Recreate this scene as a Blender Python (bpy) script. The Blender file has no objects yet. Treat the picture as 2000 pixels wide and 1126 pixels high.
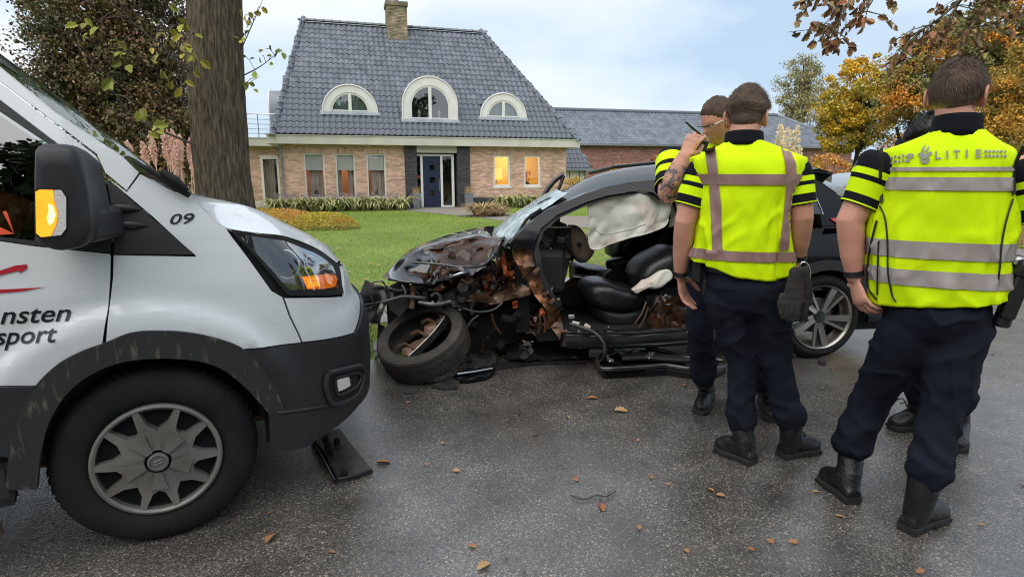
import bpy, bmesh, math, random
import numpy as np
from math import sin, cos, pi, radians, sqrt, atan2
from mathutils import Vector as V, Matrix, noise as NZ
from mathutils.bvhtree import BVHTree
from mathutils.geometry import delaunay_2d_cdt
random.seed(7)
RNG = np.random.default_rng(7)
SC = bpy.context.scene
COL = SC.collection
# ---------------------------------------------------------------- camera
F, CX, CY, TH, H = 1150.0, 1000.0, 563.0, radians(11), 1.42
CT, ST = cos(TH), sin(TH)
CAM = V((0, 0, H))
cd = bpy.data.cameras.new('camera')
cd.sensor_width = 36
cd.lens = 36 * F / 2000
cd.clip_start = 0.05
cd.clip_end = 1500
co = bpy.data.objects.new('camera', cd)
COL.objects.link(co)
co.location = CAM
co.rotation_euler = (pi / 2 - TH, 0, 0)
SC.camera = co
# ---------------------------------------------------------------- sky, sun, exposure
SUN_EL, SUN_AZ = radians(52), radians(200)      # azimuth from +Y towards +X
w = bpy.data.worlds.new('World')
SC.world = w
w.use_nodes = True
nt = w.node_tree
nt.nodes.clear()
N = nt.nodes.new
out = N('ShaderNodeOutputWorld')
bg = N('ShaderNodeBackground')
bg.inputs['Strength'].default_value = 0.10
sky = N('ShaderNodeTexSky')
sky.sky_type = 'NISHITA'
sky.sun_disc = False
sky.sun_elevation = SUN_EL
sky.sun_rotation = SUN_AZ
sky.air_density = 1.0
sky.dust_density = 2.0
tc = N('ShaderNodeTexCoord')
mp = N('ShaderNodeMapping')
mp.inputs['Scale'].default_value = (1.2, 1.2, 3.2)
mp.inputs['Location'].default_value = (0.35, 0.2, 0.1)
nz = N('ShaderNodeTexNoise')
nz.inputs['Scale'].default_value = 1.7
nz.inputs['Detail'].default_value = 7
nz.inputs['Roughness'].default_value = 0.5
rp = N('ShaderNodeValToRGB')
e = rp.color_ramp.elements
e[0].position, e[0].color = 0.38, (2.75, 3.6, 4.6, 1)
e[1].position, e[1].color = 0.62, (5.0, 5.2, 5.5, 1)
em = rp.color_ramp.elements.new(0.5)
em.color = (3.9, 4.55, 5.2, 1)
mx = N('ShaderNodeMix')
mx.data_type = 'RGBA'
mx.inputs['Factor'].default_value = 0.92
L = nt.links.new
L(tc.outputs['Generated'], mp.inputs['Vector'])
L(mp.outputs['Vector'], nz.inputs['Vector'])
L(nz.outputs['Fac'], rp.inputs['Fac'])
L(sky.outputs['Color'], mx.inputs['A'])
L(rp.outputs['Color'], mx.inputs['B'])
L(mx.outputs['Result'], bg.inputs['Color'])
L(bg.outputs['Background'], out.inputs['Surface'])
sd = bpy.data.lights.new('sun', 'SUN')
sd.energy = 1.5
sd.angle = radians(80)
sd.color = (1.0, 0.95, 0.88)
so = bpy.data.objects.new('sun', sd)
COL.objects.link(so)
so.rotation_euler = V((-sin(SUN_AZ) * cos(SUN_EL), -cos(SUN_AZ) * cos(SUN_EL), -sin(SUN_EL))).to_track_quat('-Z', 'Y').to_euler()
so.location = (-20, 20, 40)
SC.view_settings.view_transform = 'Standard'
SC.view_settings.look = 'None'
SC.view_settings.exposure = 1.0
SC.view_settings.gamma = 1
SC.view_settings.use_curve_mapping = False
SC.cycles.max_bounces = 8
SC.cycles.transparent_max_bounces = 16
SC.cycles.use_denoising = True
SC.cycles.filter_width = 1.1
SC.cycles.sample_clamp_indirect = 3.0
SC.cycles.caustics_reflective = False
SC.cycles.caustics_refractive = False

# ---------------------------------------------------------------- photograph geometry: a pixel of the 2000x1126 picture and a plane give a point
def ray(u, v):
    x = (u - CX) / F
    y = (CY - v) / F
    return V((x, CT + y * ST, -ST + y * CT))
def PY(u, v, Y):
    d = ray(u, v)
    return CAM + d * (Y / d.y)
def PZ(u, v, z=0.0):
    d = ray(u, v)
    return CAM + d * ((z - H) / d.z)
def PP(u, v, p, n):
    d = ray(u, v)
    return CAM + d * ((p - CAM).dot(n) / d.dot(n))
def proj(p):
    q = p - CAM
    dep = q.y * CT - q.z * ST
    return CX + F * q.x / dep, CY - F * (q.y * ST + q.z * CT) / dep

class Frame:
    """a local frame: s along, w across (away from the camera), z up"""
    def __init__(self, o, ang, flip=1):
        self.o = V(o)
        self.s = V((cos(ang), sin(ang), 0)) * flip
        self.w = V((-sin(ang), cos(ang), 0))
    def __call__(self, s, w, z):
        return self.o + self.s * s + self.w * w + V((0, 0, z))
    def pix(self, u, v, w=0.0):
        p = PP(u, v, self.o + self.w * w, self.w) - self.o
        return p.dot(self.s), p.z
    def at(self, u, v, w=0.0):
        return PP(u, v, self.o + self.w * w, self.w)
    def inv(self, p):
        q = V(p) - self.o
        return q.dot(self.s), q.dot(self.w), q.z
    def rot(self):
        z = V((0, 0, 1))
        x = self.s
        y = self.w
        return Matrix((x, y, z)).transposed()

# ---------------------------------------------------------------- materials
MATS = {}
def mat(name, col=None, rough=0.6, metal=0.0, spec=0.5, col2=None, vscale=6.0, vdetail=4.0, vlo=0.35, vhi=0.65, isl=0.0, bump=0.0, bscale=60.0,
        bstretch=None, coat=0.0, emit=None, estr=0.0, sss=0.0, rough2=None, rscale=8.0, wet=0.0, trans=0.0, sheen=0.0, vstretch=None, hue=0.0, gen=False, bdetail=3.0):
    if col is None:
        return MATS[name]
    m = bpy.data.materials.new(name)
    MATS[name] = m
    m.use_nodes = True
    nt = m.node_tree
    b = nt.nodes['Principled BSDF']
    N, L = nt.nodes.new, nt.links.new
    c = (*col, 1)
    b.inputs['Base Color'].default_value = c
    b.inputs['Roughness'].default_value = rough
    b.inputs['Metallic'].default_value = metal
    b.inputs['Specular IOR Level'].default_value = spec
    b.inputs['Coat Weight'].default_value = coat
    b.inputs['Coat Roughness'].default_value = 0.04
    b.inputs['Sheen Weight'].default_value = sheen
    if sss:
        b.inputs['Subsurface Weight'].default_value = sss
        b.inputs['Subsurface Radius'].default_value = (0.012, 0.005, 0.003)
        b.inputs['Subsurface Scale'].default_value = 1.0
    if trans:
        b.inputs['Transmission Weight'].default_value = trans
    tc = N('ShaderNodeTexCoord')
    def noise_of(scale, detail, stretch):
        n = N('ShaderNodeTexNoise')
        n.inputs['Scale'].default_value = scale
        n.inputs['Detail'].default_value = detail
        if stretch:
            mp = N('ShaderNodeMapping')
            mp.inputs['Scale'].default_value = stretch
            L(tc.outputs['Object'], mp.inputs['Vector'])
            L(mp.outputs['Vector'], n.inputs['Vector'])
        else:
            L(tc.outputs['Object'], n.inputs['Vector'])
        return n.outputs['Fac']
    cur = None
    if col2 is not None:
        r = N('ShaderNodeMapRange')
        r.inputs['From Min'].default_value = vlo
        r.inputs['From Max'].default_value = vhi
        L(noise_of(vscale, vdetail, vstretch), r.inputs['Value'])
        x = N('ShaderNodeMix')
        x.data_type = 'RGBA'
        x.inputs['A'].default_value = c
        x.inputs['B'].default_value = (*col2, 1)
        L(r.outputs['Result'], x.inputs['Factor'])
        cur = x.outputs['Result']
    if isl or hue:
        g = N('ShaderNodeNewGeometry')
        hs = N('ShaderNodeHueSaturation')
        if cur:
            L(cur, hs.inputs['Color'])
        else:
            hs.inputs['Color'].default_value = c
        r = N('ShaderNodeMapRange')
        r.inputs['To Min'].default_value = 1 - isl
        r.inputs['To Max'].default_value = 1 + isl
        L(g.outputs['Random Per Island'], r.inputs['Value'])
        L(r.outputs['Result'], hs.inputs['Value'])
        if hue:
            w1 = N('ShaderNodeMath'); w1.operation = 'MULTIPLY'; w1.inputs[1].default_value = 7.31
            w2 = N('ShaderNodeMath'); w2.operation = 'FRACT'
            r2 = N('ShaderNodeMapRange')
            r2.inputs['To Min'].default_value = 0.5 - hue
            r2.inputs['To Max'].default_value = 0.5 + hue
            L(g.outputs['Random Per Island'], w1.inputs[0]); L(w1.outputs[0], w2.inputs[0]); L(w2.outputs[0], r2.inputs['Value'])
            L(r2.outputs['Result'], hs.inputs['Hue'])
        cur = hs.outputs['Color']
    if cur:
        L(cur, b.inputs['Base Color'])
    if rough2 is not None:
        r = N('ShaderNodeMapRange')
        r.inputs['From Min'].default_value = 0.38
        r.inputs['From Max'].default_value = 0.62
        r.inputs['To Min'].default_value = rough
        r.inputs['To Max'].default_value = rough2
        L(noise_of(rscale, 4, None), r.inputs['Value'])
        L(r.outputs['Result'], b.inputs['Roughness'])
    if bump:
        bn = N('ShaderNodeBump')
        bn.inputs['Strength'].default_value = min(1, bump)
        bn.inputs['Distance'].default_value = 0.01 * max(1, bump)
        L(noise_of(bscale, bdetail, bstretch), bn.inputs['Height'])
        L(bn.outputs['Normal'], b.inputs['Normal'])
    if emit:
        b.inputs['Emission Color'].default_value = (*emit, 1)
        b.inputs['Emission Strength'].default_value = estr
    return m

def glass_mat(name, tint=(0.9, 0.95, 0.95), refl=0.12, dark=0.0, rough=0.0, top=0.85):
    """thin pane: mostly see-through with a mirror-like share that grows at grazing angles"""
    m = bpy.data.materials.new(name)
    MATS[name] = m
    m.use_nodes = True
    nt = m.node_tree
    nt.nodes.clear()
    N, L = nt.nodes.new, nt.links.new
    o = N('ShaderNodeOutputMaterial')
    t = N('ShaderNodeBsdfTransparent')
    t.inputs['Color'].default_value = (*[c * (1 - dark) for c in tint], 1)
    g = N('ShaderNodeBsdfGlossy')
    g.inputs['Roughness'].default_value = rough
    f = N('ShaderNodeLayerWeight')
    f.inputs['Blend'].default_value = 0.3
    r = N('ShaderNodeMapRange')
    r.inputs['To Min'].default_value = refl
    r.inputs['To Max'].default_value = top
    x = N('ShaderNodeMixShader')
    L(f.outputs['Fresnel'], r.inputs['Value'])
    L(r.outputs['Result'], x.inputs['Fac'])
    L(t.outputs[0], x.inputs[1])
    L(g.outputs[0], x.inputs[2])
    L(x.outputs[0], o.inputs['Surface'])
    return m

# ---------------------------------------------------------------- mesh builder
def frames(pts):
    """parallel-transport frames along a path"""
    n = len(pts)
    T = []
    for i in range(n):
        t = pts[min(i + 1, n - 1)] - pts[max(i - 1, 0)]
        T.append(t.normalized() if t.length > 1e-9 else V((0, 0, 1)))
    ref = V((0, 0, 1)) if abs(T[0].z) < 0.9 else V((0, 1, 0))
    X = (ref - T[0] * ref.dot(T[0])).normalized()
    out = []
    for t in T:
        X = X - t * X.dot(t)
        X = X.normalized() if X.length > 1e-6 else t.orthogonal().normalized()
        out.append((X.copy(), t.cross(X), t))
    return out

def smooth_path(pts, k=4):
    """Catmull-Rom through points (tuples may carry extra numbers)"""
    P = [np.array(p, float) for p in pts]
    out = []
    n = len(P)
    for i in range(n - 1):
        p0, p1, p2, p3 = P[max(i - 1, 0)], P[i], P[i + 1], P[min(i + 2, n - 1)]
        for j in range(k):
            t = j / k
            out.append(0.5 * ((2 * p1) + (-p0 + p2) * t + (2 * p0 - 5 * p1 + 4 * p2 - p3) * t * t + (-p0 + 3 * p1 - 3 * p2 + p3) * t ** 3))
    out.append(P[-1])
    return out

class MB:
    def __init__(self):
        self.v, self.f, self.m, self.cur = [], [], [], 0
    def add(self, vs, fs, cur=None):
        o = len(self.v)
        self.v.extend([tuple(x) for x in vs])
        c = self.cur if cur is None else cur
        for f in fs:
            self.f.append(tuple(i + o for i in f))
            self.m.append(c)
        return self
    def box(self, c, size, R=None, taper=1.0):
        x, y, z = [k / 2 for k in size]
        vs = []
        for sz, k in ((-z, 1.0), (z, taper)):
            for sx, sy in ((-x, -y), (x, -y), (x, y), (-x, y)):
                p = V((sx * k, sy * k, sz))
                vs.append(V(c) + (R @ p if R else p))
        return self.add(vs, [(3, 2, 1, 0), (4, 5, 6, 7), (0, 1, 5, 4), (1, 2, 6, 5), (2, 3, 7, 6), (3, 0, 4, 7)])
    def hexa(self, p):
        """eight corners: bottom ring 0-3, top ring 4-7"""
        return self.add(p, [(3, 2, 1, 0), (4, 5, 6, 7), (0, 1, 5, 4), (1, 2, 6, 5), (2, 3, 7, 6), (3, 0, 4, 7)])
    def rings(self, rings, closed=True, caps=(True, True)):
        n = len(rings[0])
        vs = [p for r in rings for p in r]
        fs = []
        for i in range(len(rings) - 1):
            for j in range(n if closed else n - 1):
                k = (j + 1) % n
                fs.append((i * n + j, i * n + k, (i + 1) * n + k, (i + 1) * n + j))
        if caps[0]:
            fs.append(tuple(reversed(range(n))))
        if caps[1]:
            fs.append(tuple(range((len(rings) - 1) * n, len(rings) * n)))
        return self.add(vs, fs)
    def tube(self, pts, r, n=8, caps=True, flat=(1, 1), up=None):
        pts = [V(p) for p in pts]
        fr = frames(pts)
        R = []
        for i, p in enumerate(pts):
            rr = r[i] if isinstance(r, (list, tuple)) else r
            X, Y, T = fr[i]
            if up is not None:
                X = (V(up) - T * T.dot(V(up))).normalized()
                Y = T.cross(X)
            R.append([p + X * (rr * flat[0] * cos(2 * pi * k / n)) + Y * (rr * flat[1] * sin(2 * pi * k / n)) for k in range(n)])
        return self.rings(R, True, (caps, caps))
    def lathe(self, prof, c, axis=(0, 0, 1), n=24, caps=(False, False), a0=0.0, a1=2 * pi, wob=None):
        A = V(axis).normalized()
        X = A.orthogonal().normalized()
        if abs(A.z) < 0.9:
            X = A.cross(V((0, 0, 1))).normalized()
        Y = A.cross(X)
        full = abs(a1 - a0 - 2 * pi) < 1e-6
        R = []
        for r, h in prof:
            R.append([V(c) + A * h + (X * cos(t) + Y * sin(t)) * r for t in [a0 + (a1 - a0) * k / (n if full else n - 1) for k in range(n)]])
        return self.rings(R, full, caps)
    def prism(self, poly, ext):
        n = len(poly)
        e = V(ext)
        vs = [V(p) for p in poly] + [V(p) + e for p in poly]
        fs = [tuple(reversed(range(n))), tuple(range(n, 2 * n))]
        for i in range(n):
            j = (i + 1) % n
            fs.append((i, j, n + j, n + i))
        return self.add(vs, fs)
    def grid(self, fn, nu, nv):
        vs = [fn(i / nu, j / nv) for j in range(nv + 1) for i in range(nu + 1)]
        fs = [(j * (nu + 1) + i, j * (nu + 1) + i + 1, (j + 1) * (nu + 1) + i + 1, (j + 1) * (nu + 1) + i) for j in range(nv) for i in range(nu)]
        return self.add(vs, fs)
    def mesh(self, name, mats, smooth=None):
        me = bpy.data.meshes.new(name)
        me.from_pydata(self.v, [], self.f)
        for m in (mats if isinstance(mats, (list, tuple)) else [mats]):
            me.materials.append(MATS[m] if isinstance(m, str) else m)
        if any(self.m):
            me.polygons.foreach_set('material_index', self.m)
        finish(me, smooth)
        return me
    def obj(self, name, mats, parent=None, smooth=None, fix=True, **props):
        me = self.mesh(name, mats, smooth)
        if fix:
            fix_normals(me)
        return link(name, me, parent, **props)

def finish(me, smooth):
    me.update()
    if smooth is not None:
        me.polygons.foreach_set('use_smooth', [True] * len(me.polygons))
        if smooth < 180:
            me.set_sharp_from_angle(angle=radians(smooth))

def fix_normals(me):
    bm = bmesh.new()
    bm.from_mesh(me)
    bmesh.ops.recalc_face_normals(bm, faces=bm.faces)
    bm.to_mesh(me)
    bm.free()

def tag(o, label=None, cat=None, group=None, kind=None):
    if label: o['label'] = label
    if cat: o['category'] = cat
    if group: o['group'] = group
    if kind: o['kind'] = kind
    return o

def link(name, me, parent=None, **props):
    o = bpy.data.objects.new(name, me)
    COL.objects.link(o)
    if parent is not None:
        o.parent = parent
        M = parent.matrix_parent_inverse
        if 'base' in parent:
            o.matrix_parent_inverse = Matrix.Translation(-V(parent['base']))
    tag(o, **props)
    return o

def thing(name, label, cat, loc=(0, 0, 0), group=None, kind=None):
    o = bpy.data.objects.new(name, None)
    COL.objects.link(o)
    o.location = loc
    o['base'] = tuple(loc)
    o.empty_display_size = 0.1
    return tag(o, label, cat, group, kind)

def copy_tree(o, parent=None):
    c = o.copy()
    COL.objects.link(c)
    c.parent = parent
    for ch in list(o.children):
        copy_tree(ch, c)
    return c

def from_np(name, verts, faces, mats, smooth=None, mi=None):
    """verts (n,3), faces (m,k) arrays"""
    me = bpy.data.meshes.new(name)
    nv, nf, k = len(verts), len(faces), faces.shape[1]
    me.vertices.add(nv)
    me.vertices.foreach_set('co', np.ascontiguousarray(verts, dtype=np.float32).ravel())
    me.loops.add(nf * k)
    me.loops.foreach_set('vertex_index', np.ascontiguousarray(faces, dtype=np.int32).ravel())
    me.polygons.add(nf)
    me.polygons.foreach_set('loop_start', np.arange(0, nf * k, k, dtype=np.int32))
    for m in (mats if isinstance(mats, (list, tuple)) else [mats]):
        me.materials.append(MATS[m] if isinstance(m, str) else m)
    if mi is not None:
        me.polygons.foreach_set('material_index', np.ascontiguousarray(mi, dtype=np.int32))
    me.update(calc_edges=True)
    finish(me, smooth)
    return me

def bevel(o, w=0.01, seg=2, ang=35):
    m = o.modifiers.new('bevel', 'BEVEL')
    m.width = w
    m.segments = seg
    m.limit_method = 'ANGLE'
    m.angle_limit = radians(ang)
    return o

def panel(poly, fn, step=0.04, thick=0.0, tdir=None, mb=None, clip=None):
    """fill a 2-D polygon with a fine triangle net and lift every point with fn(x, y); thick adds a back face and a rim along tdir"""
    P = []
    n = len(poly)
    for i in range(n):
        a, b = V(poly[i][:2]), V(poly[(i + 1) % n][:2])
        k = max(1, int((b - a).length / step))
        for j in range(k):
            P.append(a.lerp(b, j / k))
    nb = len(P)
    xs, ys = [p.x for p in P], [p.y for p in P]
    def inside(x, y):
        c = False
        j = nb - 1
        for i in range(nb):
            if (ys[i] > y) != (ys[j] > y) and x < (xs[j] - xs[i]) * (y - ys[i]) / (ys[j] - ys[i] + 1e-12) + xs[i]:
                c = not c
            j = i
        return c
    pts = list(P)
    y = min(ys) + step * 0.5
    row = 0
    arr = np.array([(p.x, p.y) for p in P])
    while y < max(ys):
        x = min(xs) + step * (0.5 if row % 2 else 0.25)
        while x < max(xs):
            if inside(x, y) and np.min(np.hypot(arr[:, 0] - x, arr[:, 1] - y)) > step * 0.45:
                pts.append(V((x, y)))
            x += step
        y += step * 0.87
        row += 1
    r = delaunay_2d_cdt(pts, [(i, (i + 1) % nb) for i in range(nb)], [], 1, 1e-5)
    vv, ff = r[0], r[2]
    mb = mb or MB()
    top = [fn(p.x, p.y) for p in vv]
    fs = [tuple(f) for f in ff]
    mb.add(top, fs)
    if thick:
        t = [p + (tdir(q.x, q.y) if callable(tdir) else V(tdir)) * thick for p, q in zip(top, vv)]
        edge = {}
        for f in fs:
            for i in range(len(f)):
                a, b = f[i], f[(i + 1) % len(f)]
                edge[(a, b)] = edge.get((a, b), 0) + 1
        be = [(a, b) for (a, b) in edge if (b, a) not in edge]
        m = len(top)
        mb.add(top + t, [tuple(i + m for i in reversed(f)) for f in fs] + [(b, a, a + m, b + m) for a, b in be])
    return mb

def bvh_of(mb):
    return BVHTree.FromPolygons([V(p) for p in mb.v], mb.f)

def strip_mesh(fn, n, width_vec=None):
    pass

def rnd(a, b):
    return random.uniform(a, b)
def crease(p, o=2):
    return (1 - 2.2 * abs(NZ.fractal(V(p), 1.0, 2.0, o))) ** 3
def fbm(p, o=3):
    return NZ.fractal(V(p), 1.0, 2.0, o)
# ================================================================ the ground
mat('grass_soil', (0.12, 0.18, 0.025), 0.9, col2=(0.18, 0.24, 0.04), vscale=0.5, bump=0.6, bscale=25)
mat('grass_blade', (0.19, 0.28, 0.035), 0.7, col2=(0.31, 0.38, 0.07), vscale=0.35, vdetail=5, isl=0.35, hue=0.02, spec=0.2)
mat('verge_blade', (0.13, 0.19, 0.02), 0.6, col2=(0.16, 0.15, 0.04), vscale=1.2, isl=0.45, hue=0.03, spec=0.2)
mat('concrete', (0.34, 0.32, 0.29), 0.85, col2=(0.22, 0.21, 0.19), vscale=3, bump=0.3, bscale=90, isl=0.15)
mat('gravel', (0.3, 0.26, 0.22), 0.9, col2=(0.2, 0.17, 0.14), vscale=40, bump=0.8, bscale=120)
mat('stone_edge', (0.24, 0.22, 0.2), 0.85, col2=(0.15, 0.14, 0.13), vscale=6, bump=0.3, isl=0.2)

def asphalt():
    m = bpy.data.materials.new('wet_asphalt')
    MATS['wet_asphalt'] = m
    m.use_nodes = True
    nt = m.node_tree
    b = nt.nodes['Principled BSDF']
    N, L = nt.nodes.new, nt.links.new
    tc = N('ShaderNodeTexCoord')
    vo = N('ShaderNodeTexVoronoi'); vo.inputs['Scale'].default_value = 190
    L(tc.outputs['Object'], vo.inputs['Vector'])
    vb = N('ShaderNodeTexVoronoi'); vb.inputs['Scale'].default_value = 52; vb.feature = 'F1'
    L(tc.outputs['Object'], vb.inputs['Vector'])
    big = N('ShaderNodeTexNoise'); big.inputs['Scale'].default_value = 0.55; big.inputs['Detail'].default_value = 5
    L(tc.outputs['Object'], big.inputs['Vector'])
    mid = N('ShaderNodeTexNoise'); mid.inputs['Scale'].default_value = 3.5; mid.inputs['Detail'].default_value = 6
    L(tc.outputs['Object'], mid.inputs['Vector'])
    sep = N('ShaderNodeSeparateColor'); L(vo.outputs['Color'], sep.inputs[0])
    rp = N('ShaderNodeValToRGB')
    for i, (p, c) in enumerate([(0.0, (0.045, 0.042, 0.040)), (0.5, (0.085, 0.077, 0.070)), (0.8, (0.14, 0.122, 0.105)), (0.94, (0.21, 0.18, 0.15)), (1.0, (0.42, 0.37, 0.31))]):
        e = rp.color_ramp.elements[i] if i < 2 else rp.color_ramp.elements.new(p)
        e.position = p
        e.color = (*c, 1)
    L(sep.outputs[0], rp.inputs['Fac'])
    mr = N('ShaderNodeMapRange'); mr.inputs['From Min'].default_value = 0.3; mr.inputs['From Max'].default_value = 0.7
    mr.inputs['To Min'].default_value = 0.55; mr.inputs['To Max'].default_value = 1.25
    L(mid.outputs['Fac'], mr.inputs['Value'])
    hs = N('ShaderNodeHueSaturation'); L(rp.outputs['Color'], hs.inputs['Color']); L(mr.outputs['Result'], hs.inputs['Value'])
    L(hs.outputs['Color'], b.inputs['Base Color'])
    rr = N('ShaderNodeMapRange'); rr.inputs['From Min'].default_value = 0.36; rr.inputs['From Max'].default_value = 0.66
    rr.inputs['To Min'].default_value = 0.11; rr.inputs['To Max'].default_value = 0.36
    L(big.outputs['Fac'], rr.inputs['Value']); L(rr.outputs['Result'], b.inputs['Roughness'])
    b.inputs['Specular IOR Level'].default_value = 0.7
    bm = N('ShaderNodeBump'); bm.inputs['Strength'].default_value = 0.3; bm.inputs['Distance'].default_value = 0.004; bm.invert = True
    L(vo.outputs['Distance'], bm.inputs['Height'])
    b2 = N('ShaderNodeBump'); b2.inputs['Strength'].default_value = 0.2; b2.inputs['Distance'].default_value = 0.01
    L(mid.outputs['Fac'], b2.inputs['Height']); L(bm.outputs['Normal'], b2.inputs['Normal'])
    L(b2.outputs['Normal'], b.inputs['Normal'])
    # the film of rain: a coat that lies thicker in some patches than in others
    cw = N('ShaderNodeMapRange'); cw.inputs['From Min'].default_value = 0.36; cw.inputs['From Max'].default_value = 0.6
    cw.inputs['To Min'].default_value = 0.35; cw.inputs['To Max'].default_value = 1.0
    L(big.outputs['Fac'], cw.inputs['Value']); L(cw.outputs['Result'], b.inputs['Coat Weight'])
    b.inputs['Coat Roughness'].default_value = 0.2
    b.inputs['Coat IOR'].default_value = 1.75
    b3 = N('ShaderNodeBump'); b3.inputs['Strength'].default_value = 0.22; b3.inputs['Distance'].default_value = 0.004; b3.invert = True
    L(vo.outputs['Distance'], b3.inputs['Height']); L(b3.outputs['Normal'], b.inputs['Coat Normal'])
asphalt()

RD = Frame((-1.05, 4.42, 0), radians(20.5))           # road edge: s along the road, w away from it
HS = Frame((-9.44, 23.5, 0), radians(16.595))         # house front: s along the eaves, w away from us
def sheet(name, fr, pts, z, m, kind='structure'):
    b = MB()
    b.add([fr(s, w, z) for s, w in pts], [tuple(range(len(pts)))])
    return b.obj(name, m, kind=kind)
mb = MB(); mb.add([(-700, -150, -0.06), (700, -150, -0.06), (700, 1200, -0.06), (-700, 1200, -0.06)], [(0, 1, 2, 3)])
mb.obj('ground', 'grass_soil', kind='structure')
sheet('road', RD, [(-60, -7.5), (90, -7.5), (90, 0.0), (-60, 0.0)], 0.0, 'wet_asphalt')
sheet('verge', RD, [(-60, 0.0), (90, 0.0), (90, 1.15), (-60, 1.15)], -0.012, 'grass_soil')
sheet('lawn', RD, [(-60, 2.85), (90, 2.85), (90, 60), (-60, 60)], -0.02, 'grass_soil')
# footpath of concrete pavers behind the verge
fp = sheet('footpath', RD, [(-60, 1.15), (90, 1.15), (90, 2.85), (-60, 2.85)], -0.03, 'stone_edge')
pm = MB(); pm.box((0, 0, 0), (0.585, 0.555, 0.05)); pmesh = pm.mesh('paver', 'concrete')
for i in range(-8, 14):
    for j in range(3):
        o = link('paver', pmesh, fp)
        o.location = RD(i * 0.6 + (0.3 if j % 2 else 0), 1.15 + 0.285 + j * 0.567, -0.022 + rnd(-0.003, 0.003))
        o.rotation_euler = (rnd(-.004, .004), rnd(-.004, .004), radians(20.5))
# driveway of gravel from the front door to the right, with an edge of stones towards the lawn
def gp(u, v): 
    p = PZ(u, v)
    return (p.x, p.y)
drv = [gp(790, 410), gp(935, 424), gp(1000, 433), gp(1110, 441), gp(1250, 452), (9.0, 14.5), (14, 15.5), (14, 22), (5.5, 19.6), gp(1090, 421), gp(985, 416), (HS(8.2, 0.3, 0).x, HS(8.2, 0.3, 0).y), (HS(5.0, 0.3, 0).x, HS(5.0, 0.3, 0).y)]
b = MB(); b.add([(x, y, -0.008) for x, y in drv], [tuple(range(len(drv)))])
drive = b.obj('driveway', 'gravel', kind='structure')

def blades(name, pts, hgt, wid, m, lean=0.35):
    """one triangle per blade; pts (n,2), hgt scalar or array"""
    n = len(pts)
    a = RNG.uniform(0, 2 * pi, n)
    h = hgt * RNG.uniform(0.6, 1.25, n)
    wv = wid * RNG.uniform(0.7, 1.3, n)
    d = np.stack([np.cos(a), np.sin(a)], 1)
    la = RNG.uniform(0, 2 * pi, n)
    ln = h * lean * RNG.uniform(0.2, 1.4, n)
    vs = np.zeros((n, 3, 3))
    vs[:, 0, :2] = pts + d * wv[:, None]
    vs[:, 1, :2] = pts - d * wv[:, None]
    vs[:, 2, 0] = pts[:, 0] + np.cos(la) * ln
    vs[:, 2, 1] = pts[:, 1] + np.sin(la) * ln
    vs[:, :2, 2] = -0.03
    vs[:, 2, 2] = h - 0.02
    return from_np(name, vs.reshape(-1, 3), np.arange(3 * n).reshape(-1, 3), m)
def in_poly(x, y, poly):
    c = np.zeros(len(x), bool)
    j = len(poly) - 1
    for i in range(len(poly)):
        xi, yi = poly[i]; xj, yj = poly[j]
        c ^= ((yi > y) != (yj > y)) & (x < (xj - xi) * (y - yi) / (yj - yi + 1e-12) + xi)
        j = i
    return c
def scatter_lawn(n, w0, w1, s0, s1):
    s = RNG.uniform(s0, s1, n); w_ = w0 + (w1 - w0) * RNG.uniform(0, 1, n) ** 1.6
    x = RD.o.x + RD.s.x * s + RD.w.x * w_; y = RD.o.y + RD.s.y * s + RD.w.y * w_
    # keep what the house, the driveway and the picture's frame leave
    hs_w = (x - HS.o.x) * HS.w.x + (y - HS.o.y) * HS.w.y
    k = (hs_w < 0.2) & ~in_poly(x, y, drv) & (np.abs(x) < y * 0.95 + 1)
    return np.stack([x[k], y[k]], 1)
pts = scatter_lawn(210000, 2.85, 21, -14, 30)
dist = pts[:, 1]
g = link('lawn_grass', blades('lawn_grass', pts, 0.022 + 0.0006 * dist, 0.0035 + 0.0006 * dist, 'grass_blade'), kind='stuff')
n = 26000
s = RNG.uniform(-8, 14, n); w_ = RNG.uniform(0.02, 1.15, n) 
x = RD.o.x + RD.s.x * s + RD.w.x * w_; y = RD.o.y + RD.s.y * s + RD.w.y * w_
k = RNG.uniform(0, 1, n) < np.clip(w_ * 5, 0.15, 1)
link('verge_grass', blades('verge_grass', np.stack([x[k], y[k]], 1), 0.075, 0.0045, 'verge_blade', 0.6), kind='stuff')
# ================================================================ the house
mat('brick_face', (0.66, 0.44, 0.325), 0.9, col2=(0.57, 0.37, 0.27), vscale=3, isl=0.28, hue=0.015, bump=0.4, bscale=160)
mat('brick_dark', (0.062, 0.060, 0.066), 0.85, col2=(0.045, 0.042, 0.045), vscale=3, isl=0.35, bump=0.4, bscale=160)
mat('mortar', (0.54, 0.47, 0.40), 0.95, bump=0.3, bscale=200)
mat('mortar_dark', (0.16, 0.155, 0.15), 0.95, bump=0.3, bscale=200)
mat('chimney_brick', (0.40, 0.31, 0.20), 0.9, col2=(0.17, 0.15, 0.085), vscale=2.2, isl=0.3, bump=0.4, bscale=160)
mat('roof_tile', (0.095, 0.106, 0.13), 0.34, col2=(0.14, 0.153, 0.178), vscale=2.5, isl=0.22, bump=0.25, bscale=70, spec=0.6, rough2=0.5)
mat('roof_under', (0.03, 0.03, 0.035), 0.9)
mat('white_paint', (0.72, 0.71, 0.66), 0.45, col2=(0.62, 0.61, 0.55), vscale=3, vlo=0.45, vhi=0.8)
mat('cream_paint', (0.56, 0.55, 0.46), 0.5, col2=(0.48, 0.47, 0.39), vscale=1.5)
mat('lead', (0.2, 0.22, 0.26), 0.5, col2=(0.27, 0.29, 0.33), vscale=3, bump=0.15, bscale=9)
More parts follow.
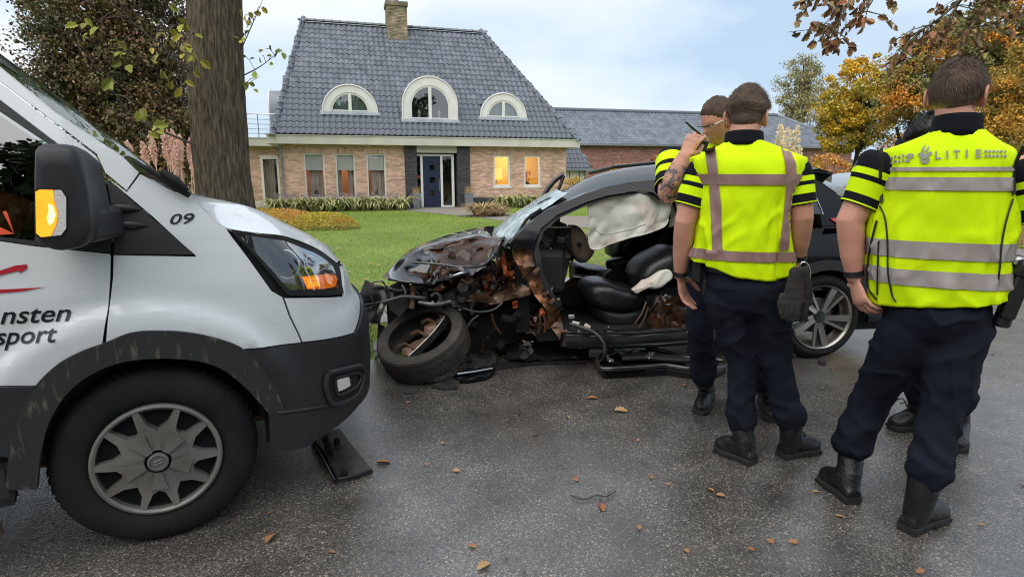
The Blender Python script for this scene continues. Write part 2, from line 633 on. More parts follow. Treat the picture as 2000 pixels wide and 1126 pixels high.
mat('door_blue', (0.008, 0.016, 0.045), 0.35, spec=0.5)
mat('dark_interior', (0.02, 0.018, 0.016), 0.9)
mat('steel', (0.55, 0.56, 0.58), 0.25, metal=1.0)
mat('blind_cloth', (0.70, 0.71, 0.66), 0.8)
mat('curtain', (0.66, 0.56, 0.48), 0.9, col2=(0.5, 0.41, 0.34), vscale=2, vstretch=(14, 14, 0.5))
mat('curtain_green', (0.42, 0.50, 0.46), 0.9, col2=(0.30, 0.38, 0.36), vscale=2, vstretch=(16, 16, 0.5))
mat('warm_wall', (0.68, 0.50, 0.20), 0.9)
mat('terracotta_wall', (0.5, 0.34, 0.25), 0.9)
mat('black_shade', (0.01, 0.01, 0.012), 0.8)
mat('yellow_shade', (0.75, 0.5, 0.12), 0.8, emit=(1.0, 0.62, 0.12), estr=0.55)
mat('zinc', (0.22, 0.24, 0.27), 0.45, metal=0.6, col2=(0.3, 0.32, 0.35), vscale=6)
mat('bluestone', (0.12, 0.125, 0.13), 0.7, col2=(0.17, 0.17, 0.17), vscale=4)
mat('red_plate', (0.25, 0.01, 0.015), 0.5)
mat('dry_stem', (0.38, 0.26, 0.11), 0.8, isl=0.4)
glass_mat('window_glass', (0.95, 0.96, 0.96), 0.035, top=.6)
glass_mat('dormer_glass', (0.8, 0.85, 0.85), 0.22)

house = thing('house', 'detached brick house with dark tiled hip roof, round-arched dormers and blue front door', 'house', HS(6, 5, 0))
WB = 0.4                                              # the wall stands this far behind the eaves
def cells(rect, holes):
    """rectangles of a wall around its openings"""
    x0, x1, z0, z1 = rect
    xs = sorted({x0, x1, *[max(x0, min(x1, h[i])) for h in holes for i in (0, 1)]})
    zs = sorted({z0, z1, *[max(z0, min(z1, h[i])) for h in holes for i in (2, 3)]})
    for i in range(len(xs) - 1):
        for j in range(len(zs) - 1):
            cx, cz = (xs[i] + xs[i + 1]) / 2, (zs[j] + zs[j + 1]) / 2
            if not any(h[0] < cx < h[1] and h[2] < cz < h[3] for h in holes):
                yield xs[i], xs[i + 1], zs[j], zs[j + 1]
def brick_wall(fn, rect, holes, L=0.21, Hh=0.0625, J=0.011, dep=0.012, mb=None, soldier=()):
    """running-bond bricks: front face and four edges each; fn(x, z, out) gives the point"""
    mb = mb or MB()
    x0, x1, z0, z1 = rect
    r = 0
    z = z0
    def brick(a, b, c, d):
        o = rnd(0.0, 0.004)
        p = [fn(a, c, dep + o), fn(b, c, dep + o), fn(b, d, dep + o), fn(a, d, dep + o), fn(a, c, -0.004), fn(b, c, -0.004), fn(b, d, -0.004), fn(a, d, -0.004)]
        mb.add(p, [(0, 1, 2, 3), (0, 4, 5, 1), (1, 5, 6, 2), (2, 6, 7, 3), (3, 7, 4, 0)])
    hl = [*holes, *soldier]
    while z < z1 - 0.02:
        zt = min(z + Hh - J, z1)
        spans = [(x0, x1)]
        for h in hl:
            if h[2] < (z + zt) / 2 < h[3]:
                spans = [q for a, b in spans for q in ((a, min(b, h[0])), (max(a, h[1]), b)) if q[1] - q[0] > 0.02]
        for a, b in spans:
            x = x0 - (0.5 * L if r % 2 else 0)
            while x < b:
                p, q = max(x, a), min(x + L - J, b)
                if q - p > 0.025:
                    brick(p, q, z, zt)
                x += L
        z += Hh
        r += 1
    for h in soldier:
        x = h[0]
        while x < h[1] - 0.02:
            brick(x, min(x + Hh - J, h[1]), h[2] + 0.004, h[3] - 0.004)
            x += Hh
    return mb
front = lambda x, z, o: HS(x, WB - o, z)
# openings: a0, a1, z0, z1
W = [(1.22, 2.02, 0.42, 2.24), (2.44, 3.22, 0.42, 2.24), (3.67, 4.46, 0.42, 2.24), (9.1, 9.9, 0.86, 2.24), (10.53, 11.33, 0.86, 2.24)]
DO = (5.74, 7.50, -0.05, 2.6)
A0, A1 = 0.43, 12.54
soldiers = [(w_[0] - 0.06, w_[1] + 0.06, w_[3], w_[3] + 0.2) for w_ in W]
b = MB()
for a, c, z0, z1 in cells((A0, A1, -0.05, 2.6), W + [DO]):
    b.box((0, 0, 0), (0, 0, 0))
    b.v = b.v[:-8]; b.f = b.f[:-6]; b.m = b.m[:-6]
    b.hexa([HS(a, WB, z0), HS(c, WB, z0), HS(c, WB + 0.28, z0), HS(a, WB + 0.28, z0), HS(a, WB, z1), HS(c, WB, z1), HS(c, WB + 0.28, z1), HS(a, WB + 0.28, z1)])
# side walls and back
for q in ([(A1, WB + .28), (A1, 9.6)], [(A0, WB + .28), (A0, 9.6)], [(A0, 9.6), (A1, 9.6)]):
    (a, c), (a2, c2) = q
    b.hexa([HS(a, c, -.05), HS(a2, c2, -.05), HS(a2 - .02, c2 + .02, -.05), HS(a - .02, c + .02, -.05), HS(a, c, 2.6), HS(a2, c2, 2.6), HS(a2 - .02, c2 + .02, 2.6), HS(a - .02, c + .02, 2.6)])
wall = b.obj('wall', 'mortar', house)
PL = 0.42
COLS = [(5.26, 5.74), (7.50, 8.03)]
bk = brick_wall(front, (A0, A1, PL, 2.57), W + [DO] + [(c[0], c[1], 0, 3) for c in COLS], soldier=soldiers)
bk.obj('brickwork', 'brick_face', wall, kind='stuff')
b = MB()
for (a, c) in COLS:                                   # dark brick piers beside the door, standing proud of the wall
    b.hexa([HS(a, WB - .1, -.05), HS(c, WB - .1, -.05), HS(c, WB + .3, -.05), HS(a, WB + .3, -.05), HS(a, WB - .1, 2.58), HS(c, WB - .1, 2.58), HS(c, WB + .3, 2.58), HS(a, WB + .3, 2.58)])
pier = b.obj('pier', 'mortar_dark', house, kind='stuff')
b = MB()
for (a, c) in COLS:
    brick_wall(lambda x, z, o: HS(x, WB - 0.1 - o, z), (a, c, -.03, 2.57), [], mb=b)
    for sx in (a, c):
        sg = -1 if sx == a else 1
        brick_wall(lambda x, z, o: HS(sx + sg * o, WB - 0.1 + x, z), (0.0, 0.4, -.03, 2.57), [], mb=b)
b.obj('pier_bricks', 'brick_dark', pier, kind='stuff')
b = brick_wall(lambda x, z, o: HS(x, WB - 0.02 - o, z), (A0, 5.26, -.03, PL - .01), W)
brick_wall(lambda x, z, o: HS(x, WB - 0.02 - o, z), (8.03, A1, -.03, PL - .01), [], mb=b)
b.obj('plinth', 'brick_dark', house, kind='stuff')
b = MB()
for a, c in ((A0, 5.26), (8.03, A1)):
    b.hexa([HS(a, WB - .02, -.05), HS(c, WB - .02, -.05), HS(c, WB, -.05), HS(a, WB, -.05), HS(a, WB - .02, PL - .02), HS(c, WB - .02, PL - .02), HS(c, WB, PL - .02), HS(a, WB, PL - .02)])
b.obj('plinth_base', 'mortar_dark', house, kind='stuff')
# windows
def hbox(b, a0, a1, w0, w1, z0, z1):
    return b.hexa([HS(a0, w0, z0), HS(a1, w0, z0), HS(a1, w1, z0), HS(a0, w1, z0), HS(a0, w0, z1), HS(a1, w0, z1), HS(a1, w1, z1), HS(a0, w1, z1)])
def ripple(b, a0, a1, w_, z0, z1, n, amp=0.03):
    pts = [(a0 + (a1 - a0) * i / n, w_ + amp * sin(i * 1.9) * (0.6 + 0.4 * sin(i * 0.7))) for i in range(n + 1)]
    for (p, q), (p2, q2) in zip(pts, pts[1:]):
        b.add([HS(p, q, z0), HS(p2, q2, z0), HS(p2, q2, z1), HS(p, q, z1)], [(0, 1, 2, 3)])
    return b
for i, (a0, a1, z0, z1) in enumerate(W):
    d0, d1 = WB + .06, WB + .14
    t = 0.065 if i < 3 else 0.09
    b = MB()
    hbox(b, a0, a0 + t, d0, d1, z0, z1); hbox(b, a1 - t, a1, d0, d1, z0, z1)
    hbox(b, a0 + t, a1 - t, d0 + .002, d1, z1 - t, z1); hbox(b, a0 + t, a1 - t, d0 + .002, d1, z0, z0 + t)
    wf = b.obj('window', 'white_paint', house)
    b = MB(); hbox(b, a0 + t - .01, a1 - t + .01, d0 + .045, d0 + .053, z0 + t - .01, z1 - t + .01)
    b.obj('pane', 'window_glass', wf)
    b = MB(); hbox(b, a0 - .04, a1 + .04, WB - .05, d0, z0 - .06, z0 - .002)
    b.obj('sill', 'bluestone' if i < 3 else 'white_paint', wf)
    if i < 3:
        b = MB()
        for k in range(5):                            # folded roman blind
            zz = z1 - t - 0.12 * k
            hbox(b, a0 + t + .01, a1 - t - .01, d1 + .02 + .008 * (k % 2), d1 + .035 + .01 * (k % 2), zz - .125, zz)
        b.obj('blind', 'blind_cloth', wf)
        b = MB()
        if i == 1:
            ripple(b, a0, a0 + .24, d1 + .25, z0, z1, 14); ripple(b, a1 - .3, a1, d1 + .25, z0, z1, 16)
        else:
            ripple(b, a0 + .18, a1 - (.12 if i == 0 else 0.02), d1 + .25, z0, z1, 26)
        b.obj('curtain', 'curtain', wf)
# rooms behind the windows: floor, ceiling and walls one box each, open to the front
def room(name, a0, a1, dep, m, z0=0.02, z1=2.5):
    b = MB()
    q = [HS(a0, WB + .285, z0), HS(a1, WB + .285, z0), HS(a1, WB + dep, z0), HS(a0, WB + dep, z0), HS(a0, WB + .285, z1), HS(a1, WB + .285, z1), HS(a1, WB + dep, z1), HS(a0, WB + dep, z1)]
    b.add(q, [(0, 1, 2, 3), (7, 6, 5, 4), (1, 5, 6, 2), (2, 6, 7, 3), (3, 7, 4, 0)])
    return b.obj(name, m, house, fix=False)
room('living_room', 0.6, 5.1, 3.2, 'terracotta_wall')
room('kitchen', 8.5, 12.3, 2.4, 'warm_wall')
room('hall', 5.75, 7.49, 2.0, 'dark_interior', -.04, 2.58)
def lamp(a, w_, z, power, r, col):
    ld = bpy.data.lights.new('room_lamp', 'POINT')
    ld.energy, ld.color, ld.shadow_soft_size = power, col, r
    o = bpy.data.objects.new('room_lamp', ld)
    COL.objects.link(o)
    o.location = HS(a, w_, z)
lamp(2.6, WB + 1.8, 2.1, 26, 0.12, (1.0, 0.62, 0.34))
lamp(10.4, WB + 1.2, 2.2, 48, 0.15, (1.0, 0.76, 0.36))
def table_lamp(label, a, w_, z, r, h, m):
    t = thing('table_lamp', label, 'lamp', HS(a, w_, z))
    b = MB(); b.lathe([(r * .8, h), (r, 0)], HS(a, w_, z + .16), n=20); b.obj('lamp_shade', m, t, smooth=60)
    b = MB(); b.lathe([(0.07, 0), (0.07, .02), (.02, .04), (.015, .2)], HS(a, w_, z), n=10, caps=(True, True)); b.obj('lamp_foot', 'steel', t, smooth=60)
table_lamp('black table lamp on the sill of the window farthest from the front door', 1.62, WB + .55, 0.42, 0.2, 0.2, 'black_shade')
table_lamp('black table lamp on the sill of the window beside the dark brick pier', 4.08, WB + .55, 0.42, 0.19, 0.2, 'black_shade')
table_lamp('large glowing yellow drum lamp in the lit window nearer the door', 9.46, WB + .75, 1.0, 0.27, 0.5, 'yellow_shade')
t = thing('flower_bouquet', 'orange flowers in a dark vase in the lit window beside the house corner', 'flowers', HS(10.85, WB + .6, .86))
b = MB(); b.lathe([(.05, 0), (.12, .06), (.13, .14), (.07, .2)], HS(10.85, WB + .6, .87), n=12, caps=(True, False)); b.obj('vase', 'black_shade', t, smooth=60)
mat('orange_petal', (0.75, 0.22, 0.02), 0.7, isl=0.3)
b = MB()
for k in range(60):
    c = HS(10.85 + rnd(-.17, .17), WB + .6 + rnd(-.1, .1), 1.1 + abs(rnd(-.05, .42)))
    b.lathe([(.0, 0), (.05, .015), (.03, .04)], c, axis=(rnd(-1, 1), rnd(-1, 1), rnd(0, 1)), n=6)
b.obj('blossoms', 'orange_petal', t, kind='stuff')
# front door
a0, a1 = 5.86, 7.40
b = MB()
DW = WB + .12
for x0, x1, z0, z1 in ((5.92, 6.02, 0, 2.17), (6.78, 6.88, 0, 2.17), (7.27, 7.38, 0, 2.17), (5.745, 7.38, 2.171, 2.25), (6.88, 7.27, 0, .07)):
    hbox(b, x0, x1, DW, DW + .09, z0, z1)
df = b.obj('door_frame', 'white_paint', house)
bevel(df, .006)
b = MB(); hbox(b, 6.88, 7.27, DW + .04, DW + .05, .07, 2.17); hbox(b, 5.745, 5.92, DW + .04, DW + .05, 0, 2.17); b.obj('side_pane', 'window_glass', df)
b = MB()
for x0, x1, z0, z1 in cells((6.02, 6.78, 0.01, 2.17), [(6.31, 6.53, 1.58, 1.80), (6.31, 6.53, 1.05, 1.27), (6.31, 6.53, 0.50, 0.72)]):
    hbox(b, x0, x1, DW + .02, DW + .07, z0, z1)
door = b.obj('door', 'door_blue', house)
b = MB()
for z0 in (1.58, 1.05, .50):
    hbox(b, 6.31, 6.53, DW + .05, DW + .055, z0, z0 + .22)
b.obj('door_pane', 'window_glass', door, kind='stuff')
b = MB(); b.tube([HS(6.7, DW - .04, .68), HS(6.7, DW - .04, 1.2)], .016, 8)
for z in (.76, 1.12): b.tube([HS(6.7, DW - .04, z), HS(6.7, DW + .03, z)], .01, 6)
b.obj('handle', 'steel', door, smooth=50)
b = MB(); hbox(b, 5.74, 7.50, WB - .06, WB + .2, 2.30, 2.575); b.obj('door_canopy', 'cream_paint', house)
b = MB(); hbox(b, 5.76, 5.90, WB + .10, WB + .14, 1.22, 1.36); b.obj('mailbox', 'red_plate', house)
b = MB(); hbox(b, 5.74, 7.5, WB - .02, DW + .1, -.03, .0); b.obj('doorstep', 'bluestone', house)
# eaves board with return to the wing, gutter lip
b = MB()
hbox(b, -.06, 13.02, -.02, .62, 2.575, 2.60)
hbox(b, -.06, 13.02, -.04, .02, 2.58, 2.9)
hbox(b, -.10, 13.06, -.07, .04, 2.90, 2.93)
hbox(b, 12.96, 13.02, .02, 10.3, 2.58, 2.9)
hbox(b, 12.5, 12.96, .62, 10.3, 2.575, 2.6)
hbox(b, -.06, .0, .02, 2.4, 2.58, 2.9)
hbox(b, .0, .45, .62, 2.4, 2.575, 2.6)
hbox(b, -4.5, -.062, 2.34, 2.4, 2.58, 2.9); hbox(b, -4.5, -.1, 2.31, 2.42, 2.90, 2.93)
hbox(b, -4.5, .43, 2.4, 7.5, 2.56, 2.6)
hbox(b, -4.5, .3, 2.42, 7.5, 2.88, 2.92)
b.obj('eaves_board', 'cream_paint', house)
# wing set back on the left
b = MB()
wing_o = (-.65, .08, 0.05, 2.2)
for a, c, z0, z1 in cells((-4.4, A0, -.05, 2.56), [wing_o]):
    hbox(b, a, c, 2.8, 3.0, z0, z1)
wb_ = b.obj('wing_wall', 'mortar', house)
brick_wall(lambda x, z, o: HS(x, 2.8 - o, z), (-4.4, A0, .3, 2.55), [wing_o]).obj('wing_brickwork', 'brick_face', wb_, kind='stuff')
brick_wall(lambda x, z, o: HS(A0 - o, x, z), (WB, 2.8, .3, 2.55), []).obj('return_brickwork', 'brick_face', wall, kind='stuff')
brick_wall(lambda x, z, o: HS(A1 + o, x, z), (WB, 9.6, 0, 2.55), []).obj('gable_brickwork', 'brick_face', wall, kind='stuff')
b = MB()
x0, x1, z0, z1 = wing_o
for q in ((x0, x0 + .09, z0, z1), (x1 - .09, x1, z0, z1), (x0 + .09, x1 - .09, z1 - .15, z1), (x0 + .09, x1 - .09, z0, z0 + .1)):
    hbox(b, q[0], q[1], 2.78, 2.9, q[2], q[3])
wd = b.obj('window', 'white_paint', house)
b = MB(); hbox(b, x0 + .09, x1 - .09, 2.85, 2.86, z0 + .1, z1 - .15); b.obj('pane', 'window_glass', wd)
b = MB(); ripple(b, x0, x1 - .2, 3.1, z0, z1, 14); b.obj('curtain', 'curtain', wd)
room_b = MB(); hbox(room_b, x0 - .3, x1 + .3, 3.3, 3.32, 0, 2.4); room_b.obj('wing_room', 'dark_interior', house)
b = MB(); b.tube([HS(.36, WB - .06, 2.58), HS(.36, WB - .1, 2.5), HS(.40, WB - .06, 2.3), HS(.40, WB - .06, 0)], .04, 8)
b.obj('downpipe', 'zinc', house, smooth=60)
# railing on the wing roof
rail = thing('balcony_railing', 'slim steel railing along the flat roof of the wing', 'railing', HS(-2, 2.5, 2.92))
for k, zz in enumerate((3.9, 3.68, 3.48, 3.28, 3.1)):
    b = MB(); b.tube([HS(-4.4, 2.55, zz), HS(.2, 2.55, zz)], .025 if k == 0 else .012, 6); b.obj('rail', 'steel', rail, smooth=60)
for a in (-4.2, -3.0, -1.8, -.6, .15):
    b = MB(); b.tube([HS(a, 2.55, 2.9), HS(a, 2.55, 3.9)], .02, 6); b.obj('post', 'steel', rail, smooth=60)
# ---------------------------------------------------------------- roof
ZE, BR, ZR = 2.95, 5.0, 8.28                           # eaves height, ridge distance, ridge height
RL, RR = 1.38, 9.83                                    # ridge ends
EL, ER = 0.18, 12.88                                   # eaves ends
SL = sqrt(BR ** 2 + (ZR - ZE) ** 2)
def rp_(a, q, o=0.0):                                   # front slope: along, up the slope, proud
    t = q / SL
    nb, nz_ = (ZR - ZE) / SL, BR / SL
    return HS(a, 0.02 + BR * t - nb * o, ZE + (ZR - ZE) * t + nz_ * o)
b = MB()
E1, E2, E3, E4 = HS(EL, .02, ZE - .02), HS(ER, .02, ZE - .02), HS(ER, 10.0, ZE - .02), HS(EL, 10.0, ZE - .02)
R1, R2 = HS(RL, BR, ZR - .03), HS(RR, BR, ZR - .03)
b.add([E1, E2, E3, E4, R1, R2], [(0, 1, 5, 4), (1, 2, 5), (2, 3, 4, 5), (3, 0, 4)])
roof = b.obj('roof', 'roof_under', house, fix=False)
DORM = [(3.15, 3.9, 1.06, 0.0), (6.42, 3.66, 1.13, 0.60), (9.69, 3.84, 1.02, 0.0)]   # centre, base height, radius, straight part
def roof_b(z):
    return (z - ZE) / (ZR - ZE) * BR
TP, TG = 0.235, 0.335
def tile_mesh():
    b = MB()
    xs = [0, .035, .075, .115, .155, .20, .243]
    hs = [.012, .045, .055, .045, .014, .0, .008]
    n = len(xs)
    lo = [(x - .12, 0, h + .035) for x, h in zip(xs, hs)]
    hi = [(x - .12, TG + .04, h + .008) for x, h in zip(xs, hs)]
    bt = [(x - .12, 0, h + .008) for x, h in zip(xs, hs)]
    b.add(lo + hi + bt, [(i, i + 1, n + i + 1, n + i) for i in range(n - 1)] + [(2 * n + i, 2 * n + i + 1, i + 1, i) for i in range(n - 1)])
    return b
tm = tile_mesh()
tmesh = tm.mesh('roof_tile', 'roof_tile', 50)
nb, nzz = (ZR - ZE) / SL, BR / SL
Rm = Matrix((HS.s, (HS.w * (BR / SL) + V((0, 0, (ZR - ZE) / SL))), (HS.w * -nb + V((0, 0, nzz))))).transposed()
spots = []
nrow = int(SL / TG)
for r in range(nrow):
    q = r * TG
    t0, t1 = q / SL, (q + TG) / SL
    aL = EL + (RL - EL) * (t0 + t1) / 2
    aR = ER + (RR - ER) * (t0 + t1) / 2
    k0 = int((aL - EL) / TP) - 1
    a = EL + k0 * TP
    while a < aR + .06:
        if a > aL - .06:
            z = ZE + (ZR - ZE) * (t0 + t1) / 2
            bad = False
            for (dc, dz, dr, ds) in DORM:
                if dz + 0.1 < z:
                    zz = z - dz - ds
                    half = dr if zz < 0 else (sqrt(max(0, dr * dr - zz * zz)))
                    if abs(a - dc) < half - .08: bad = True
            if 5.15 < a < 6.0 and z > ZR - .75: bad = True
            if not bad: spots.append((a, q, r))
        a += TP
big = MB()
for i, (a, q, r) in enumerate(spots):
    p = rp_(a + TP / 2 - .12, q) 
    tw = Matrix.Rotation(rnd(-.02, .02), 3, 'Z') @ Matrix.Rotation(rnd(-.01, .012), 3, 'X')
    if i < 300:
        o = link('roof_tile', tmesh, roof)
        o.matrix_basis = Matrix.Translation(p) @ (Rm @ tw).to_4x4()
    else:
        big.add([p + Rm @ tw @ V(x) for x in tm.v], tm.f)
# left and right slopes
def side_slope(e0, e1, rdg, up=True):
    e0, e1, rdg = V(e0), V(e1), V(rdg)
    al = (e1 - e0).normalized()
    foot = e0 + al * (rdg - e0).dot(al)
    u = (rdg - foot)
    Ls = u.length
    u.normalize()
    nrm = al.cross(u)
    R = Matrix((al, u, nrm)).transposed()
    wtot = (e1 - e0).length
    f = (rdg - e0).dot(al)
    for r in range(int(Ls / TG)):
        t = (r + .5) * TG / Ls
        x0, x1 = f * t, wtot + (f - wtot) * t
        x = x0
        while x < x1:
            p = e0 + al * (x + .12) + u * (r * TG)
            big.add([p + R @ V(q) for q in tm.v], tm.f)
            x += TP
side_slope(HS(EL, 10, ZE), HS(EL, .02, ZE), HS(RL, BR, ZR))
side_slope(HS(ER, .02, ZE), HS(ER, 10, ZE), HS(RR, BR, ZR))
big.obj('roof_tiles_upper', 'roof_tile', roof, smooth=50, fix=False, kind='stuff')
def ridge_mesh():
    b = MB()
    n = 7
    R = []
    for y, r in ((-.21, .135), (-.17, .145), (-.15, .125), (.21, .105)):
        R.append([(r * cos(pi * k / (n - 1)), y, r * sin(pi * k / (n - 1)) * .85 - .02) for k in range(n)])
    b.rings(R, closed=False, caps=(False, False))
    return b.mesh('ridge_tile', 'roof_tile', 50)
rmesh = ridge_mesh()
def ridge_line(p, q):
    p, q = V(p), V(q)
    d = (q - p)
    n = int(d.length / .36)
    d.normalize()
    x = d.cross(V((0, 0, 1))).normalized()
    R = Matrix((x, d, x.cross(d))).transposed()
    for k in range(n + 1):
        o = link('ridge_tile', rmesh, roof)
        o.matrix_basis = Matrix.Translation(p.lerp(q, k / n) + V((0, 0, .03))) @ R.to_4x4()
ridge_line(HS(RR, BR, ZR), HS(RL, BR, ZR))
ridge_line(HS(EL, .02, ZE + .03), HS(RL, BR, ZR))
ridge_line(HS(ER, .02, ZE + .03), HS(RR, BR, ZR))
# dormers
def arch(c, z, r, s, n=22, k=1.0):
    """points of a stilted arch from the right foot over the top to the left foot"""
    P = [(c + r * k, z)]
    P += [(c + r * k * cos(t), z + s + r * k * sin(t)) for t in [pi * i / n for i in range(n + 1)]]
    P += [(c - r * k, z)]
    return P
for di, (c, z, r, s) in enumerate(DORM):
    bf = roof_b(z) - .02
    Po = arch(c, z, r, s)
    Pi = arch(c, z + .0, r - .27, s * .9)
    b = MB()
    n = len(Po)
    for w_, sgn in ((bf, 1),):
        vs = [HS(a, bf - .05, zz) for a, zz in Po] + [HS(a, bf - .05, zz) for a, zz in Pi] + [HS(a, bf + .04, zz) for a, zz in Po] + [HS(a, bf + .04, zz) for a, zz in Pi]
        b.add(vs, [(i, i + 1, n + i + 1, n + i) for i in range(n - 1)] + [(i + 1, i, 2 * n + i, 2 * n + i + 1) for i in range(n - 1)] + [(n + i, n + i + 1, 3 * n + i + 1, 3 * n + i) for i in range(n - 1)])
    hbox(b, c - r - .03, c + r + .03, bf - .08, bf + .04, z - .07, z + .0)
    # raised outer moulding
    Pm = arch(c, z, r + .03, s)
    b.tube([HS(a, bf - .06, zz) for a, zz in Pm], .035, 6)
    dm = b.obj('dormer', 'white_paint', house, smooth=40)
    b = MB()
    Pf, Pg = arch(c, z, r - .27, s * .9), arch(c, z + .1, r - .36, s * .9 - .08)
    vs = [HS(a, bf - .02, zz) for a, zz in Pf] + [HS(a, bf - .02, zz) for a, zz in Pg]
    b.add(vs, [(i, i + 1, n + i + 1, n + i) for i in range(n - 1)] + [(0, n, 2 * n - 1, n - 1)])
    ht = z + s * .9 + (r - .3)
    hbox(b, c - .065, c + .065, bf - .04, bf + .02, z + .04, ht)
    fr_ = b.obj('window', 'white_paint', dm)
    b = MB(); b.add([HS(a, bf + .0, zz) for a, zz in Pf], [tuple(range(n))]); b.obj('pane', 'dormer_glass', fr_, fix=False)
    b = MB()
    if di != 1:
        ripple(b, c - r + .2, c + r - .2, bf + .16, z, z + r + s - .25, 40, .02)
        b.obj('curtain', 'curtain_green', fr_)
    else:
        for xx in (-.45, .4):
            b.lathe([(.05, 0), (.06, .1), (.03, .14), (.08, .16), (.05, .3), (.0, .34)], HS(c + xx, bf + .12, z + .1), n=10)
        b.obj('window_figurine', 'white_paint', fr_, smooth=50)
    # lead vault running back into the slope
    b = MB()
    Pv = arch(c, z, r + .01, s)
    vs = []
    for a, zz in Pv: vs.append(HS(a, bf + .03, zz))
    for a, zz in Pv: vs.append(HS(a, max(bf + .05, roof_b(zz) + .1), zz))
    m = len(Pv)
    b.add(vs, [(i, i + 1, m + i + 1, m + i) for i in range(m - 1)])
    b.obj('dormer_vault', 'lead', dm, smooth=60)
    b = MB(); b.add([HS(a, max(bf + .05, roof_b(zz)) + .02 if di == 1 else bf + .3, zz) for a, zz in Pv], [tuple(range(m))]); b.obj('dormer_back', 'dark_interior', dm, fix=False)
    b = MB()                                          # lead apron under the dormer
    q0 = (z - .06 - ZE) / (ZR - ZE) * SL
    b.hexa([rp_(c - r - .12, q0 - .14, .075), rp_(c + r + .12, q0 - .14, .075), rp_(c + r + .12, q0 + .1, .06), rp_(c - r - .12, q0 + .1, .06), rp_(c - r - .12, q0 - .14, .085), rp_(c + r + .12, q0 - .14, .085), rp_(c + r + .12, q0 + .1, .085), rp_(c - r - .12, q0 + .1, .085)])
    b.obj('lead_apron', 'lead', dm)
# dormer on the left slope, facing left over the wing
sx = lambda z: EL + (RL - EL) * (z - ZE) / (ZR - ZE)
dc, dz, dr, dsx = 4.6, 2.95, 1.0, 1.15
P = arch(dc, dz, dr, dsx)
xf = -.25
b = MB(); m = len(P)
P2 = arch(dc, dz, dr - .22, dsx)
vs = [HS(xf, a, zz) for a, zz in P] + [HS(xf, a, zz) for a, zz in P2] + [HS(xf + .1, a, zz) for a, zz in P] + [HS(xf + .1, a, zz) for a, zz in P2]
b.add(vs, [(i, i + 1, m + i + 1, m + i) for i in range(m - 1)] + [(i + 1, i, 2 * m + i, 2 * m + i + 1) for i in range(m - 1)] + [(m + i, m + i + 1, 3 * m + i + 1, 3 * m + i) for i in range(m - 1)])
dm = b.obj('dormer', 'white_paint', house, smooth=40)
b = MB(); b.add([HS(xf + .05, a, zz) for a, zz in P2], [tuple(range(m))]); b.obj('pane', 'dormer_glass', dm, fix=False)
b = MB(); b.add([HS(xf + .05, a, zz) for a, zz in arch(dc, dz, dr + .01, dsx)] + [HS(sx(zz) + .4, a, zz) for a, zz in arch(dc, dz, dr + .01, dsx)], [(i, i + 1, m + i + 1, m + i) for i in range(m - 1)])
b.obj('dormer_vault', 'lead', dm, smooth=60)
# chimney
CH = (5.12, 6.02, 4.3, 5.2)
b = MB(); hbox(b, CH[0], CH[1], CH[2], CH[3], 6.8, 9.2)
ch = b.obj('chimney', 'mortar_dark', roof)
b = MB()
brick_wall(lambda x, z, o: HS(x, CH[2] - o, z), (CH[0], CH[1], 7.1, 9.05), [], mb=b)
brick_wall(lambda x, z, o: HS(CH[1] + o, x, z), (CH[2], CH[3], 7.1, 9.05), [], mb=b)
brick_wall(lambda x, z, o: HS(CH[0] - o, x, z), (CH[2], CH[3], 7.1, 9.05), [], mb=b)
hbox(b, CH[0] - .06, CH[1] + .06, CH[2] - .06, CH[3] + .06, 9.05, 9.24)
b.obj('chimney_bricks', 'chimney_brick', ch, kind='stuff')
b = MB(); b.lathe([(.1, 0), (.08, .14), (.12, .16), (0, .2)], HS(5.6, 4.75, 9.24), n=10); b.obj('chimney_cap', 'zinc', ch, smooth=40)
b = MB(); hbox(b, CH[0] - .08, CH[1] + .08, CH[2] - .16, CH[2] + .3, 7.36, 7.5); b.obj('chimney_flashing', 'lead', ch)
# planters left and right of the door
def planter(a, label):
    t = thing('planter', label, 'planter', HS(a, -.15, 0), 'zinc planters flanking the front door')
    b = MB(); b.box(HS(a, -.15, .29), (.26, .26, .62), HS.rot(), taper=1.4); b.box(HS(a, -.15, .61), (.40, .40, .03), HS.rot()); b.obj('pot', 'zinc', t)
    b = MB()
    for k in range(60):
        p = HS(a + rnd(-.12, .12), -.15 + rnd(-.12, .12), .6)
        q = p + V((rnd(-.15, .15), rnd(-.15, .15), rnd(.15, .42)))
        b.add([p, p + V((.012, 0, 0)), q], [(0, 1, 2)])
    b.obj('dry_stems', 'dry_stem', t, kind='stuff')
planter(5.62, 'tall zinc planter with dry stems on the red mailbox side of the blue door')
planter(7.86, 'tall zinc planter with dry stems on the handle side of the blue door')
# ================================================================ long outbuilding behind, and the small garage
mat('barn_brick', (0.36, 0.175, 0.145), 0.9, col2=(0.29, 0.14, 0.12), vscale=1.5, isl=0.25, bump=0.3, bscale=100)
mat('barn_mortar', (0.26, 0.19, 0.165), 0.95)
mat('barn_tile', (0.115, 0.13, 0.16), 0.5, col2=(0.15, 0.168, 0.195), vscale=0.6, isl=0.25, spec=0.6)
BA = Frame((3.2, 43.0, 0), radians(14))
barn = thing('barn', 'long low brick outbuilding with a blue-grey tiled roof behind the house', 'building', BA(10, 4, 0))
bl, bwid, bz, brz = 25.5, 9.0, 3.55, 6.3
def bhex(b, fr, a0, a1, w0, w1, z0, z1):
    return b.hexa([fr(a0, w0, z0), fr(a1, w0, z0), fr(a1, w1, z0), fr(a0, w1, z0), fr(a0, w0, z1), fr(a1, w0, z1), fr(a1, w1, z1), fr(a0, w1, z1)])
b = MB(); bhex(b, BA, -3, bl, .35, bwid, -.1, bz); bw = b.obj('wall', 'barn_mortar', barn)
